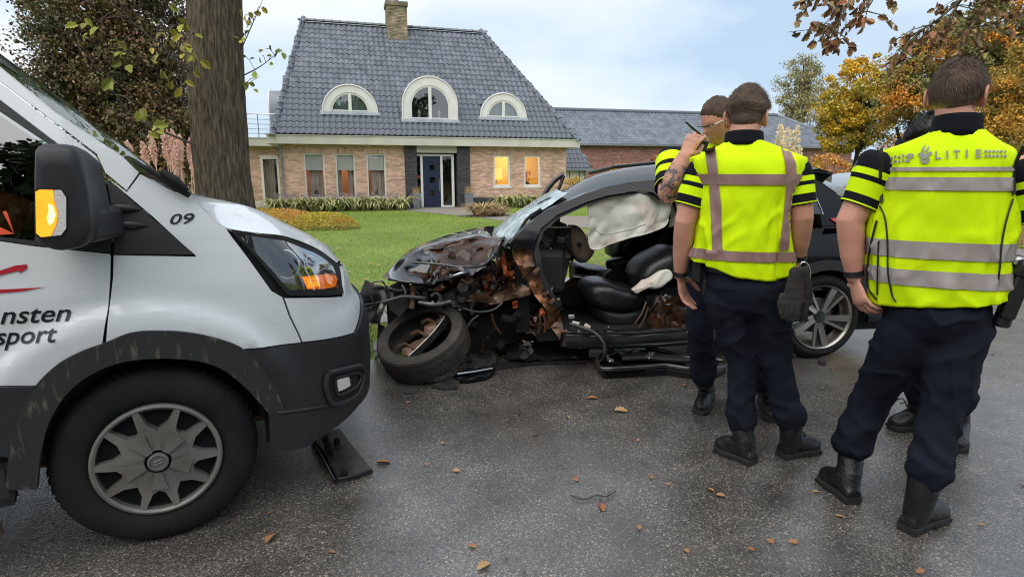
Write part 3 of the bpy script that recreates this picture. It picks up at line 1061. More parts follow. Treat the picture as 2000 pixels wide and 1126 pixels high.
brick_wall(lambda x, z, o: BA(x, .35 - o, z), (-3, bl, 1.0, bz), [], L=.24, Hh=.08, J=.012).obj('brickwork', 'barn_brick', bw, kind='stuff')
b = MB()
r0, r1 = -4, bl - 4.2
b.add([BA(-4, 0, bz), BA(bl + .4, 0, bz), BA(bl + .4, bwid + .3, bz), BA(-4, bwid + .3, bz), BA(r0, bwid / 2, brz), BA(r1, bwid / 2, brz)], [(0, 1, 5, 4), (1, 2, 5), (2, 3, 4, 5), (3, 0, 4)])
br = b.obj('roof', 'roof_under', barn, fix=False)
tb = MB()
slb = sqrt((bwid / 2) ** 2 + (brz - bz) ** 2)
ub = (BA.w * (bwid / 2) + V((0, 0, brz - bz))).normalized()
nb_ = BA.s.cross(ub)
Rb = Matrix((BA.s, ub, nb_)).transposed()
tp, tg = .3, .37
for r in range(int(slb / tg)):
    t = r * tg / slb
    x = -4
    while x < bl + .4 - (4.6) * t:
        p = BA(x, 0, bz) + ub * (r * tg)
        tb.add([p + Rb @ V(q) for q in ((0, 0, .01), (.1, 0, .06), (.2, 0, .04), (.3, 0, .01), (0, tg, .0), (.1, tg, .045), (.2, tg, .025), (.3, tg, .0), (0, 0, -.02), (.3, 0, -.02))], [(0, 1, 5, 4), (1, 2, 6, 5), (2, 3, 7, 6), (8, 9, 3, 2, 1, 0)])
        x += tp
tb.obj('barn_roof_tiles', 'barn_tile', br, smooth=50, kind='stuff')
b = MB(); b.tube([BA(r0, bwid / 2, brz + .05), BA(r1, bwid / 2, brz + .05)], .16, 8); b.tube([BA(bl + .4, 0, bz + .05), BA(r1, bwid / 2, brz + .05)], .14, 8); b.obj('ridge', 'barn_tile', br, smooth=60)
b = MB(); bhex(b, BA, -4.1, bl + .5, -.12, .02, bz - .12, bz + .02); b.obj('gutter', 'zinc', barn)
b = MB(); b.tube([BA(1.35, .25, bz - .1), BA(1.35, .25, 0)], .06, 8); b.obj('downpipe', 'zinc', barn, smooth=60)
# garage half hidden behind the house corner
GA = Frame((3.1, 33.0, 0), radians(14))
gar = thing('garage', 'small white garage with a steep dark tiled roof beside the house corner', 'garage', GA(0, 1, 0))
b = MB(); bhex(b, GA, -2.2, 1.15, .3, 4, -.1, 1.72); b.obj('wall', 'white_paint', gar)
b = MB()
b.add([GA(-2.5, 0, 1.72), GA(1.4, 0, 1.72), GA(.35, 2.2, 4.2), GA(-2.5, 2.2, 4.2), GA(1.4, 4.2, 1.72)], [(0, 1, 2, 3), (1, 4, 2)])
gr = b.obj('roof', 'roof_under', gar, fix=False)
ug = (GA.w * 2.2 + V((0, 0, 2.48)))
lg = ug.length; ug.normalize(); Rg = Matrix((GA.s, ug, GA.s.cross(ug))).transposed()
for r in range(int(lg / TG)):
    x = -2.4
    while x < 1.35 - 1.05 * r * TG / lg:
        o = link('roof_tile', tmesh, gr)
        o.matrix_basis = Matrix.Translation(GA(x, 0, 1.73) + ug * (r * TG)) @ Rg.to_4x4()
        x += TP
b = MB(); bhex(b, GA, -2.5, 1.45, -.1, .02, 1.6, 1.74); b.tube([GA(1.05, .2, 1.65), GA(1.05, .2, 0)], .05, 8); b.obj('gutter', 'zinc', gar)
b = MB()
for x in (.15, .75): bhex(b, GA, x, x + .04, .27, .3, 0, 1.6)
b.obj('door_trim', 'bluestone', gar)
# ================================================================ trees and plants
mat('bark', (0.155, 0.125, 0.085), 0.95, spec=.15, col2=(0.06, 0.05, 0.034), vscale=30, vdetail=8, vlo=.36, vhi=.62, vstretch=(2, 2, .34), bump=1.0, bscale=80, bstretch=(1, 1, 0.22), bdetail=8)
mat('bark_far', (0.045, 0.035, 0.028), 0.95)
mat('twig', (0.07, 0.055, 0.045), 0.9)
mat('leaf_beech', (0.075, 0.08, 0.028), 0.6, col2=(0.18, 0.105, 0.042), vscale=0.9, vdetail=5, isl=0.6, hue=0.05)
mat('leaf_birch', (0.24, 0.23, 0.10), 0.6, col2=(0.34, 0.28, 0.10), vscale=0.6, isl=0.4, hue=0.02)
mat('leaf_yellow', (0.25, 0.24, 0.03), 0.6, col2=(0.66, 0.40, 0.02), vscale=0.55, vlo=0.36, vhi=0.6, isl=0.35, hue=0.02)
mat('leaf_maple', (0.17, 0.165, 0.04), 0.6, col2=(0.70, 0.29, 0.03), vscale=0.55, vlo=0.51, vhi=0.66, isl=0.4, hue=0.025)
mat('leaf_olive', (0.30, 0.22, 0.035), 0.6, col2=(0.75, 0.31, 0.03), vscale=0.7, vlo=0.42, vhi=0.7, isl=0.4, hue=0.02)
mat('leaf_shrub', (0.55, 0.36, 0.05), 0.6, col2=(0.6, 0.27, 0.08), vscale=1.2, isl=0.4, hue=0.02)
mat('leaf_red', (0.32, 0.08, 0.02), 0.6, col2=(0.4, 0.2, 0.03), vscale=1.2, isl=0.4)
mat('leaf_hedge', (0.042, 0.083, 0.018), 0.5, col2=(0.075, 0.112, 0.030), vscale=0.6, isl=0.5)
mat('leaf_oak_green', (0.238, 0.294, 0.028), 0.55, col2=(0.364, 0.308, 0.042), vscale=2.0, isl=0.4, hue=0.02)
mat('leaf_oak_brown', (0.195, 0.128, 0.053), 0.6, col2=(0.300, 0.150, 0.060), vscale=2.0, isl=0.45, hue=0.03)
mat('strap_leaf', (0.17, 0.20, 0.05), 0.5, col2=(0.62, 0.58, 0.28), vscale=9, vstretch=(6, 6, 1), isl=0.3)
mat('aster', (0.30, 0.25, 0.36), 0.8, col2=(0.22, 0.21, 0.15), vscale=7, isl=0.4)
mat('heather', (0.46, 0.38, 0.04), 0.7, col2=(0.50, 0.27, 0.06), vscale=0.9, isl=0.4, hue=0.02)
mat('tuft_blade', (0.52, 0.38, 0.19), 0.7, col2=(0.40, 0.27, 0.12), vscale=2, isl=0.35)
mat('pampas_leaf', (0.33, 0.36, 0.12), 0.6, col2=(0.46, 0.42, 0.2), vscale=2, isl=0.35)
mat('plume_pink', (0.72, 0.47, 0.38), 0.9, isl=0.25)
mat('plume_cream', (0.78, 0.64, 0.42), 0.9, isl=0.25)

def leaf_cloud(name, cen, size, m, parent=None, droop=0.0, kind=None, aspect=0.55):
    """one small kite-shaped face per leaf, turned at random"""
    n = len(cen)
    a = RNG.normal(size=(n, 3)); a[:, 2] -= droop; a /= np.linalg.norm(a, axis=1)[:, None]
    b = RNG.normal(size=(n, 3)); b -= a * (a * b).sum(1)[:, None]; b /= np.linalg.norm(b, axis=1)[:, None]
    s = size * RNG.uniform(0.65, 1.35, n)[:, None]
    vs = np.stack([cen - a * s * .5, cen + b * s * aspect * .5 - a * s * .05, cen + a * s * .5, cen - b * s * aspect * .5 - a * s * .05], 1)
    me = from_np(name, vs.reshape(-1, 3), np.arange(4 * n).reshape(-1, 4), m)
    o = link(name, me, parent)
    if kind: o['kind'] = kind
    return o
def crown_points(lobes, nclump, nleaf, crad, shell=0.55):
    vol = np.array([l[3] * l[4] * l[5] for l in lobes]); vol = vol ** (2 / 3)
    k = RNG.choice(len(lobes), nclump, p=vol / vol.sum())
    L_ = np.array(lobes)[k]
    d = RNG.normal(size=(nclump, 3)); d /= np.linalg.norm(d, axis=1)[:, None]
    r = (shell + (1 - shell) * RNG.uniform(0, 1, nclump) ** 0.6)[:, None]
    cc = L_[:, :3] + d * r * L_[:, 3:6]
    idx = RNG.integers(0, nclump, nleaf)
    cr = crad * RNG.uniform(0.5, 1.3, nclump)
    g = RNG.normal(size=(nleaf, 3)); g /= np.linalg.norm(g, axis=1)[:, None]
    g *= (RNG.uniform(0, 1, nleaf) ** 0.45)[:, None] * cr[idx][:, None]
    g[:, 2] *= 0.7
    return cc, cc[idx] + g
def tree(name, label, base, tr, lobes, nclump, nleaf, leaf, m, group=None, crad=0.5, nlimb=9, shell=0.55, droop=0.0, fork=0.35, bark='bark_far', cat='tree', gx=1.0, gz=1.0):
    t = thing(name, label, cat, base, group)
    B = V(base)
    lb = [(B.x + l[0] * gx, B.y + l[1] * gx, B.z + l[2] * gz, l[3] * gx, l[4] * gx, l[5] * gz) for l in lobes]
    cc, pts = crown_points(lb, nclump, nleaf, crad, shell)
    top = max(l[2] + l[5] * 0.6 for l in lb)
    mb = MB()
    axis = [B + V((0, 0, (top - B.z) * k / 6)) + V((0.12 * sin(k * 1.7 + B.x), 0.12 * cos(k * 1.3 + B.y), 0)) * (k / 3) for k in range(7)]
    axis[0] = B - V((0, 0, .1))
    mb.tube(axis, [tr * (1.25 if k == 0 else 1 - 0.14 * k) for k in range(7)], 9)
    for k in range(nlimb):
        tgt = V(cc[RNG.integers(0, nclump)])
        i = min(5, max(1, int(6 * (fork + rnd(0, .45)))))
        p = axis[i]
        mid = p.lerp(tgt, .5) + V((0, 0, rnd(0.0, .12) * (tgt - p).length))
        mb.tube([V(q) for q in smooth_path([p, mid, tgt], 3)], [tr * f for f in (.5, .42, .35, .28, .2, .14, .08)], 5, caps=False)
    mb.obj('trunk', bark, t, smooth=60)
    leaf_cloud('crown', pts, leaf, m, t, droop)
    return t
def dx(u, Y): return (u - CX) / F * Y * 0.985
# dark copper beech left of the foreground trunk
Y = 17.0
tree('beech_tree', 'tall dark copper-leaved beech filling the left sky behind the white van', (dx(270, Y), Y, 0), .3,
     [(0, 0, 3.0, 1.85, 1.6, 2.6), (-.35, -.2, 5.2, 1.7, 1.5, 2.0), (.5, .3, 5.5, 1.6, 1.5, 2.2), (.1, 0, 7.6, 1.6, 1.5, 1.8), (.6, 0, 2.2, 1.5, 1.4, 1.6), (-.7, 0, 3.9, 1.2, 1.2, 1.5)], 700, 115000, .095, 'leaf_beech', crad=.58, nlimb=26, shell=.3, gx=1.15)
Y = 55
tree('birch_tree', 'tall airy birch with thinning grey-green leaves rising behind the barn end', (dx(1553, Y), Y, 0), .22,
     [(0, 0, 6.2, 2.3, 2, 3.4), (-.6, 0, 8.4, 1.8, 1.6, 2.6), (.8, 0, 7.6, 1.6, 1.5, 2.8), (-.2, 0, 10.0, 1.2, 1.2, 1.7)], 300, 13500, .17, 'leaf_birch', crad=.6, nlimb=22, shell=.25, droop=1.2, gx=1.1, gz=1.05)
Y = 38
tree('maple_tree', 'small round yellow-green maple with an open crown behind the parked silver car', (dx(1666, Y), Y, 0), .17,
     [(-.2, 0, 5.2, 2.1, 2, 2.3), (-1.2, 0, 4.6, 1.2, 1.3, 1.6), (1.0, 0, 5.3, 1.4, 1.4, 1.8), (.2, 0, 6.8, 1.6, 1.5, 1.3), (-.5, 0, 3.3, 1.5, 1.3, .9)], 240, 24000, .17, 'leaf_yellow', crad=.5, nlimb=24, shell=.35, gx=1.15, gz=1.08)
Y = 31
tree('maple_tree', 'broad maple with flaming orange patches behind the police officer with the lettered vest', (dx(1865, Y), Y, 0), .3,
     [(0, 0, 5.2, 3.0, 2.6, 2.8), (-1.9, 0, 4.0, 1.9, 1.8, 2.0), (1.4, 0, 5.6, 2.2, 2, 2.4), (.3, 0, 7.3, 2.0, 1.9, 1.5), (-1.2, 0, 5.9, 1.8, 1.7, 1.7), (0, -1.2, 3.2, 2.6, 1.4, 1.5)], 520, 80000, .15, 'leaf_maple', crad=.62, nlimb=20, shell=.45, gx=1.22, gz=1.12)
Y = 25
tree('maple_tree', 'olive and orange maple at the right edge of the picture', (dx(2030, Y), Y, 0), .25,
     [(0, 0, 4.0, 1.9, 2.1, 2.2), (-.5, -.6, 2.8, 1.6, 1.6, 1.3), (.6, .5, 5.0, 1.6, 1.6, 1.4)], 320, 46000, .12, 'leaf_olive', crad=.5, nlimb=14, shell=.4, gx=1.35, gz=1.12)
Y = 31
tree('shrub', 'yellow-leaved shrub behind the roof of the silver car', (dx(1612, Y), Y, 0), .05, [(0, 0, 1.5, 1.15, .9, 1.0), (-.7, 0, 1.2, .7, .7, .8)], 60, 4200, .13, 'leaf_shrub', crad=.3, nlimb=12, fork=.1, cat='shrub')
for u_, s_, lab in ((1212, 1.0, 'orange-red shrub against the barn wall nearer the house'), (1282, 1.25, 'orange-red shrub against the barn wall beside the tattooed officer')):
    tree('shrub', lab, (dx(u_, 36), 36, 0), .04, [(0, 0, 1.25 * s_, .75, .6, .8 * s_), (.5, 0, 1.0, .6, .5, .6)], 40, 1400, .15, 'leaf_red' if s_ > 1.1 else 'leaf_shrub', crad=.3, nlimb=10, fork=.1, cat='shrub')
Y = 26
tree('shrub', 'rounded green shrub below the garage at the house corner', (dx(1126, Y), Y, 0), .04, [(0, 0, .75, .6, .5, .55)], 30, 2600, .07, 'leaf_hedge' if 0 else 'heather', crad=.25, nlimb=5, fork=.1, cat='shrub')
# far belt of trees along the horizon
n = 26000
xx = RNG.uniform(-260, 260, n)
top = 6 + 3 * np.sin(xx * .05) + 2.5 * np.sin(xx * .17 + 1) + 1.5 * np.sin(xx * .43)
pts = np.stack([xx, 190 + RNG.uniform(-4, 4, n), RNG.uniform(0, 1, n) ** .7 * np.maximum(top, 3)], 1)
leaf_cloud('treeline', pts, 1.5, 'leaf_hedge', kind='stuff', aspect=.9)
# the far side of the road, seen only as reflections: a hedge and trees
n = 16000
pts = np.stack([RNG.uniform(-26, 22, n), -10.5 + RNG.uniform(-.5, .5, n), RNG.uniform(-.05, 3.0, n)], 1)
hd = thing('hedge', 'clipped dark green hedge across the road from the house, mirrored in the van window', 'hedge', (-2, -10.5, 0))
leaf_cloud('foliage', pts, .3, 'leaf_hedge', hd, aspect=.8)
for x_, lab in ((-13, 'green tree across the road behind the hedge, toward the back of the van'), (-3, 'tall green tree across the road behind the middle of the hedge'), (3.5, 'tall green tree across the road straight behind the viewer'), (11, 'green tree across the road behind the hedge, toward the parked cars')):
    tree('roadside_tree', lab, (x_, -13.5, 0), .35, [(0, 0, 5.5, 3.6, 2.6, 3.6), (1.2, 0, 9, 3.0, 2.4, 2.8), (-1.4, 0, 7.5, 2.6, 2.2, 2.6)], 150, 9000, .42, 'leaf_hedge', crad=.9, nlimb=8)
# ---------------------------------------------------------------- the trunk behind the van
Yt = 4.75
def edge(v):
    a = np.interp(v, [-400, 0, 120, 200, 300, 350, 395, 480, 600], [362, 370, 371, 373, 382, 387, 392, 392, 388])
    c = np.interp(v, [-400, 0, 120, 200, 300, 350, 395, 480, 600], [458, 468, 471, 475, 482, 486, 494, 505, 522])
    return a, c
oak = thing('oak_tree', 'big rough-barked oak trunk standing on the verge right behind the white van', 'tree', (PY(445, 500, Yt).x, Yt, 0))
R = []
nn = 170
for k in range(150):
    v = 700 - k * 7.6
    a, c = edge(v)
    p, q = PY(a, v, Yt), PY(c, v, Yt)
    cen, r = (p + q) / 2, (q - p).length / 2
    ring = []
    for j in range(nn):
        t = 2 * pi * j / nn
        ridge = abs(sin(t * 20 + 4.5 * NZ.noise(V((cos(t) * 2, sin(t) * 2, cen.z * 1.6)))))
        n1 = NZ.noise(V((cos(t) * 7, sin(t) * 7, cen.z * 3.5)))
        n2 = NZ.noise(V((cos(t) * 18, sin(t) * 18, cen.z * 9)))
        rr = r * (1 + .03 * n1 + .03 * n2 - .075 * (1 - ridge) ** 2 + .03 * NZ.noise(V((cos(t), sin(t), cen.z * .8))))
        ring.append(cen + V((cos(t) * rr, sin(t) * rr, 0)))
    R.append(ring)
b = MB(); b.rings(R); b.obj('trunk', 'bark', oak, smooth=180)
LEAF = [(0, 0), (.12, .12), (.30, .16), (.26, .30), (.44, .42), (.33, .52), (.40, .70), (.24, .74), (.20, .92), (0, 1.0), (-.20, .92), (-.24, .74), (-.40, .70), (-.33, .52), (-.44, .42), (-.26, .30), (-.30, .16), (-.12, .12)]
def lobed_leaf(b, p, d, up, s, curl=.25):
    d = V(d).normalized(); up = V(up); x = d.cross(up).normalized(); n = x.cross(d)
    b.add([V(p) + x * (lx * s * .8) + d * (ly * s) + n * (s * curl * (abs(lx) * 1.2 - (ly - .4) ** 2)) for lx, ly in LEAF], [(0, 1, 2, 3, 4, 5, 6, 7, 8, 9), (9, 10, 11, 12, 13, 14, 15, 16, 17, 0)])
def rv(): 
    return V((rnd(-1, 1), rnd(-1, 1), rnd(-1, 1)))
tw, lv = MB(), MB()
def twig_px(pts, r0, leaves, Y0, Y1, lsize, lv):
    P = [PY(u, v, Y0 + (Y1 - Y0) * i / max(1, len(pts) - 1)) for i, (u, v) in enumerate(pts)]
    P = [V(q) for q in smooth_path(P, 4)]
    tw.tube(P, [r0 * (1 - .75 * i / (len(P) - 1)) for i in range(len(P))], 5)
    for (u, v, k) in leaves:
        c = PY(u, v, Y1 - .1 + rnd(-.2, .2))
        near = min(P, key=lambda q: (q - c).length)
        tw.tube([near, near.lerp(c, .6) + V((0, 0, .02)), c], .0025, 4)
        for _ in range(k):
            lobed_leaf(lv, c + rv() * .05, rv() + V((0, 0, -.5)), rv() + V((0, -1.2, .6)), lsize * rnd(.7, 1.2))
twig_px([(395, 288), (330, 262), (262, 228), (215, 170), (178, 120), (150, 70)], .010, [(288, 240, 2), (303, 268, 2), (262, 205, 3), (232, 165, 2), (300, 258, 2)], 4.6, 4.1, .085, lv)
twig_px([(385, 150), (350, 125), (310, 85), (260, 45), (225, -10)], .010, [(232, 95, 4), (248, 112, 3), (300, 92, 3), (318, 60, 3), (350, 82, 4), (325, 125, 3), (360, 40, 3), (368, 110, 5), (352, 168, 3), (340, 10, 3), (165, 50, 3), (188, 48, 2), (372, 75, 4), (375, 130, 3)], 4.65, 4.3, .07, lv)
twig_px([(470, 150), (500, 135), (525, 118), (545, 100)], .006, [(540, 104, 2), (532, 112, 2), (520, 95, 2), (512, 108, 1), (545, 98, 1)], 4.75, 4.9, .06, lv)
twig_px([(472, 95), (492, 50), (505, 20), (515, -5)], .005, [(482, 55, 3), (495, 40, 3), (478, 30, 3), (502, 25, 2), (476, 70, 3)], 4.75, 4.9, .065, lv)
twig_px([(474, 170), (490, 160), (505, 150)], .004, [(485, 170, 2), (500, 152, 2), (478, 108, 3)], 4.75, 4.9, .06, lv)
tw.obj('twigs', 'twig', oak, smooth=60, kind='stuff')
lv.obj('leaves', 'leaf_oak_green', oak, fix=False, kind='stuff')
# ---------------------------------------------------------------- oak overhanging from the right, its trunk outside the picture
ov = thing('oak_tree', 'brown autumn oak boughs hanging into the top of the sky from the right', 'tree', (8.2, 6.5, 0))
tw, lv = MB(), MB()
tw.tube([V((8.2, 6.5, -.1)), V((8.15, 6.5, 2)), V((8.0, 6.4, 4.5)), V((7.8, 6.4, 7))], [.38, .3, .27, .2], 12)
def bough(pts, r0, Ys, nsub, leaf, spread=70, per=5):
    P = [PY(u, v, Ys[0] + (Ys[1] - Ys[0]) * i / (len(pts) - 1)) for i, (u, v) in enumerate(pts)]
    P = [V(q) for q in smooth_path(P, 5)]
    tw.tube(P, [r0 * (1 - .8 * i / (len(P) - 1)) for i in range(len(P))], 6)
    for k in range(nsub):
        i = random.randrange(2, len(P))
        p = P[i]
        d = (rv() * .8 + V((-.3, 0, -.5))).normalized()
        Ls = rnd(.15, .45)
        q = p + d * Ls
        tw.tube([p, p.lerp(q, .5) + V((0, 0, .03)), q], [.006, .004, .002], 4)
        for j in range(per):
            c = p.lerp(q, rnd(.35, 1.0))
            lobed_leaf(lv, c, d * .6 + rv() * .8 + V((0, 0, -.3)), rv() + V((0, -.6, .4)), leaf * rnd(.7, 1.25), .35)
tw.tube([V((8.1, 6.5, 3.4)), V((7.2, 6.3, 3.9)), V((5.9, 6.2, 3.9)), V((4.6, 6.1, 3.55))], [.14, .1, .07, .04], 8)
bough([(2140, -90), (2040, -70), (1960, -35), (1890, -10), (1830, 40), (1775, 72)], .03, (6.1, 6.0), 30, .085, per=6)
bough([(2060, -60), (1990, -30), (1930, 15), (1895, 60)], .02, (6.1, 6.0), 22, .085, per=6)
bough([(1950, -110), (1800, -90), (1690, -60), (1650, -10), (1640, 45), (1632, 68)], .022, (6.2, 5.9), 34, .085, per=6)
bough([(1760, -85), (1720, -40), (1705, 0), (1690, 25)], .012, (6.1, 5.9), 12, .08, per=5)
bough([(1690, -60), (1610, -45), (1598, -8)], .012, (6.1, 5.9), 12, .08, per=5)
bough([(2120, -60), (2030, -20), (1995, 30)], .016, (6.1, 6.0), 14, .085, per=5)
tw.obj('trunk', 'bark', ov, smooth=60)
lv.obj('leaves', 'leaf_oak_brown', ov, fix=False, kind='stuff')
# ---------------------------------------------------------------- strap-leaved clumps along the house front
def strap(b, p, d, L, wd, bend, n=4):
    d = V(d); d.z = 0; d.normalize(); x = V((-d.y, d.x, 0))
    vs = []
    for i in range(n + 1):
        t = i / n
        q = V(p) + d * (L * .75 * t ** 1.3) + V((0, 0, L * (1.25 * t - bend * t * t)))
        k = wd * (1 - t ** 3) + .002
        vs += [q - x * k, q + x * k]
    b.add(vs, [(2 * i, 2 * i + 1, 2 * i + 3, 2 * i + 2) for i in range(n)])
def clump(name, label, p, n, L, wd, m, bend=1.0, group=None, cat='plant', part='leaf_blades', spread=.12):
    t = thing(name, label, cat, p, group)
    b = MB()
    for k in range(n):
        a = rnd(0, 2 * pi)
        strap(b, V(p) + V((cos(a), sin(a), 0)) * rnd(0, spread) + V((0, 0, -.04)), (cos(a), sin(a), 0), L * rnd(.6, 1.15), wd * rnd(.7, 1.2), bend * rnd(.75, 1.15))
    b.obj(part, m, t, fix=False, kind='stuff')
    return t
ordn = ('first', 'second', 'third', 'fourth', 'fifth', 'sixth', 'seventh', 'eighth', 'ninth', 'tenth', 'eleventh')
for k in range(11):
    clump('strap_leaf_plant', 'variegated strap-leaved plant under the tall windows, %s from the trunk end of the row' % ordn[k], HS(.25 + k * .46 + rnd(-.06, .06), -.75 + rnd(-.15, .15), 0), 85, 1.08, .042, 'strap_leaf', 1.0, 'variegated plants in the bed under the tall windows', spread=.22)
for k in range(4):
    clump('strap_leaf_plant', 'variegated strap-leaved plant under the two lit windows, %s counted from the front door' % ordn[k], HS(9.35 + k * .5, -.5 + rnd(-.1, .1), 0), 95, 1.12, .042, 'strap_leaf', 1.0, 'variegated plants in the bed under the lit windows', spread=.22)
n = 2600
a_ = RNG.uniform(.1, 4.9, n); w_ = RNG.uniform(-.55, .25, n); z_ = .25 + RNG.uniform(0, .42, n)
pts = np.array(HS.o)[None] + np.array(HS.s)[None] * a_[:, None] + np.array(HS.w)[None] * w_[:, None]; pts[:, 2] = z_
o = leaf_cloud('aster_flowers', pts, .05, 'aster'); tag(o, 'hazy band of purple asters under the three tall windows', 'flowers', kind='stuff')
clump('orange_grass', 'orange-brown withered clump at the far end of the bed beside the trunk', HS(-.25, -1.0, 0), 150, .5, .018, 'leaf_shrub', 1.1, spread=.45)
clump('fountain_grass', 'round tan fountain grass tuft on the gravel before the house', PZ(943, 421), 900, .85, .009, 'tuft_blade', .95, spread=.3)
clump('fountain_grass', 'smaller tan grass tuft leaning on the big round tuft', PZ(974, 420), 420, .62, .009, 'tuft_blade', .95, spread=.2)
clump('fountain_grass', 'tan grass tuft behind the hanging side airbag', PZ(1165, 470), 260, .5, .008, 'tuft_blade', .95, spread=.2)
# low heather mound on the lawn
t = thing('heather_mound', 'low golden heather mound spreading on the lawn', 'shrub', PZ(625, 447))
def mound(p, rx, ry, h, n):
    a = RNG.uniform(0, 2 * pi, n); r = np.sqrt(RNG.uniform(0, 1, n))
    x = r * np.cos(a); y = r * np.sin(a)
    z = h * np.sqrt(np.maximum(0, 1 - r ** 2)) * RNG.uniform(.55, 1.1, n)
    return np.stack([p.x + x * rx, p.y + y * ry, p.z + z], 1)
leaf_cloud('sprigs', mound(PZ(632, 445), .95, .7, .40, 9000), .05, 'heather', t, aspect=.35, kind='stuff')
t = thing('heather_mound', 'rust-brown low shrub beside the golden heather, partly behind the van', 'shrub', PZ(560, 440))
leaf_cloud('sprigs', mound(PZ(548, 438), 1.3, .9, .42, 9000), .05, 'leaf_shrub', t, aspect=.35, kind='stuff')
# pampas grasses
def pampas(label, p, n, hgt, plume_m, npl, ps, spread):
    t = thing('pampas_grass', label, 'plant', p)
    b = MB()
    for k in range(n):
        a = rnd(0, 2 * pi)
        strap(b, V(p) + V((cos(a), sin(a), 0)) * rnd(0, spread), (cos(a), sin(a), 0), hgt * rnd(.5, .95), .008, rnd(.45, 1.0), 5)
    b.obj('leaf_blades', 'pampas_leaf', t, fix=False, kind='stuff')
    for k in range(npl):
        a = rnd(0, 2 * pi); r = rnd(0, spread)
        q = V(p) + V((cos(a) * r, sin(a) * r, 0))
        tip = q + V((cos(a) * r * .8, sin(a) * r * .5, hgt * rnd(.95, 1.3)))
        b = MB(); b.tube([q, q.lerp(tip, .6), tip], .008, 4)
        ln = ps * rnd(.8, 1.2)
        d = (tip - q).normalized()
        for j in range(150):
            s_ = rnd(0, 1)
            c = tip - d * (s_ * ln) 
            o_ = rv().normalized()
            w_ = .085 * sin(pi * min(1, s_ * .85 + .12)) * ps / .5
            b.add([c, c + V((.006, 0, .006)), c + o_ * w_ + V((0, 0, -.03)) , c + o_ * w_ * .6 + V((0, 0, .02))], [(0, 1, 2), (0, 2, 3)])
        b.obj('plume', plume_m, t, fix=False)
    return t
Y = 11.5
pampas('pampas grass with pink plumes between the van and the oak trunk', (dx(345, Y), Y, 0), 620, 1.75, 'plume_pink', 22, .55, .55)
Y = 13.0
pampas('pampas grass with cream plumes behind the head of the officer in the cross-striped vest', (dx(1528, Y), Y, 0), 260, 1.95, 'plume_cream', 9, .75, .35)
# rough growth at the right edge of the verge
n = 5000
s = RNG.uniform(7.6, 18, n); w_ = RNG.uniform(2.9, 4.4, n)
x = RD.o.x + RD.s.x * s + RD.w.x * w_; y = RD.o.y + RD.s.y * s + RD.w.y * w_
o = link('dry_undergrowth', blades('dry_undergrowth', np.stack([x, y], 1), .85, .006, 'tuft_blade', .35)); o['kind'] = 'stuff'
# ================================================================ the white van
mat('van_white', (0.68, 0.705, 0.73), 0.26, coat=0.8, spec=0.5, col2=(0.61, 0.63, 0.645), vscale=1.5, rough2=0.38, rscale=5, bump=0.03, bscale=140)
mat('van_black_plastic', (0.016, 0.0165, 0.019), 0.5, spec=.4, col2=(0.026, 0.026, 0.028), vscale=4, bump=0.08, bscale=300, rough2=0.42)
mat('scuffed_plastic', (0.020, 0.020, 0.021), 0.6, col2=(0.19, 0.17, 0.13), vscale=7, vlo=0.56, vhi=0.8, vdetail=8, vstretch=(5, 5, 1.3), bump=0.1, bscale=200)
mat('seam_black', (0.004, 0.004, 0.005), 0.8)
mat('rubber', (0.010, 0.010, 0.011), 0.8, spec=.2, col2=(0.020, 0.019, 0.018), vscale=5, bump=0.15, bscale=120)
mat('hubcap_grey', (0.21, 0.20, 0.185), 0.4, metal=0.3, col2=(0.13, 0.122, 0.11), vscale=6, bump=0.06, bscale=200)
mat('chrome', (0.75, 0.76, 0.78), 0.12, metal=1.0)
mat('amber_lit', (0.9, 0.30, 0.02), 0.2, emit=(1.0, 0.30, 0.02), estr=0.75, col2=(0.8, 0.18, 0.01), vscale=14)
mat('amber_hot', (1.0, 0.6, 0.1), 0.2, emit=(1.0, 0.62, 0.14), estr=2.5)
mat('amber_lens', (0.8, 0.2, 0.015), 0.2, emit=(1.0, 0.20, 0.015), estr=0.45, coat=.6)
mat('clear_lens', (0.72, 0.70, 0.68), 0.2, spec=0.8, coat=.6, bump=.3, bscale=160)
mat('lamp_inside', (0.16, 0.165, 0.18), 0.2, metal=0.6, col2=(0.62, 0.66, 0.7), vscale=7, vlo=.42, vhi=.58)
mat('red_print', (0.42, 0.008, 0.022), 0.4)
mat('ink', (0.006, 0.007, 0.012), 0.4)
mat('orange_vest', (0.65, 0.07, 0.015), 0.7)
mat('cab_dark', (0.02, 0.022, 0.022), 0.7)
mat('rust', (0.16, 0.10, 0.06), 0.8)
glass_mat('van_glass', (0.16, 0.23, 0.20), 0.16)
glass_mat('lens_glass', (0.9, 0.92, 0.95), 0.13, top=.55)
VN = Frame((-1.37, 2.09, 0), radians(27))
S0, WC, QM = 0.36, 1.02, 1.26
def itp(x, xs, ys):
    return float(np.interp(x, xs, ys))
def tumble(z):
    return itp(z, [0, .3, .85, 1.0, 1.2, 1.5, 1.8, 2.1, 2.4, 2.6], [.06, .02, .0, .005, .03, .09, .165, .245, .33, .42])
def nose(z):
    return itp(z, [0, .2, .32, .5, .68, .78, .84, .95, 1.04, 1.12, 1.25, 1.4, 2.7], [.84, .93, .985, 1.0, .995, .965, .925, .90, .86, .78, .62, .48, .40])
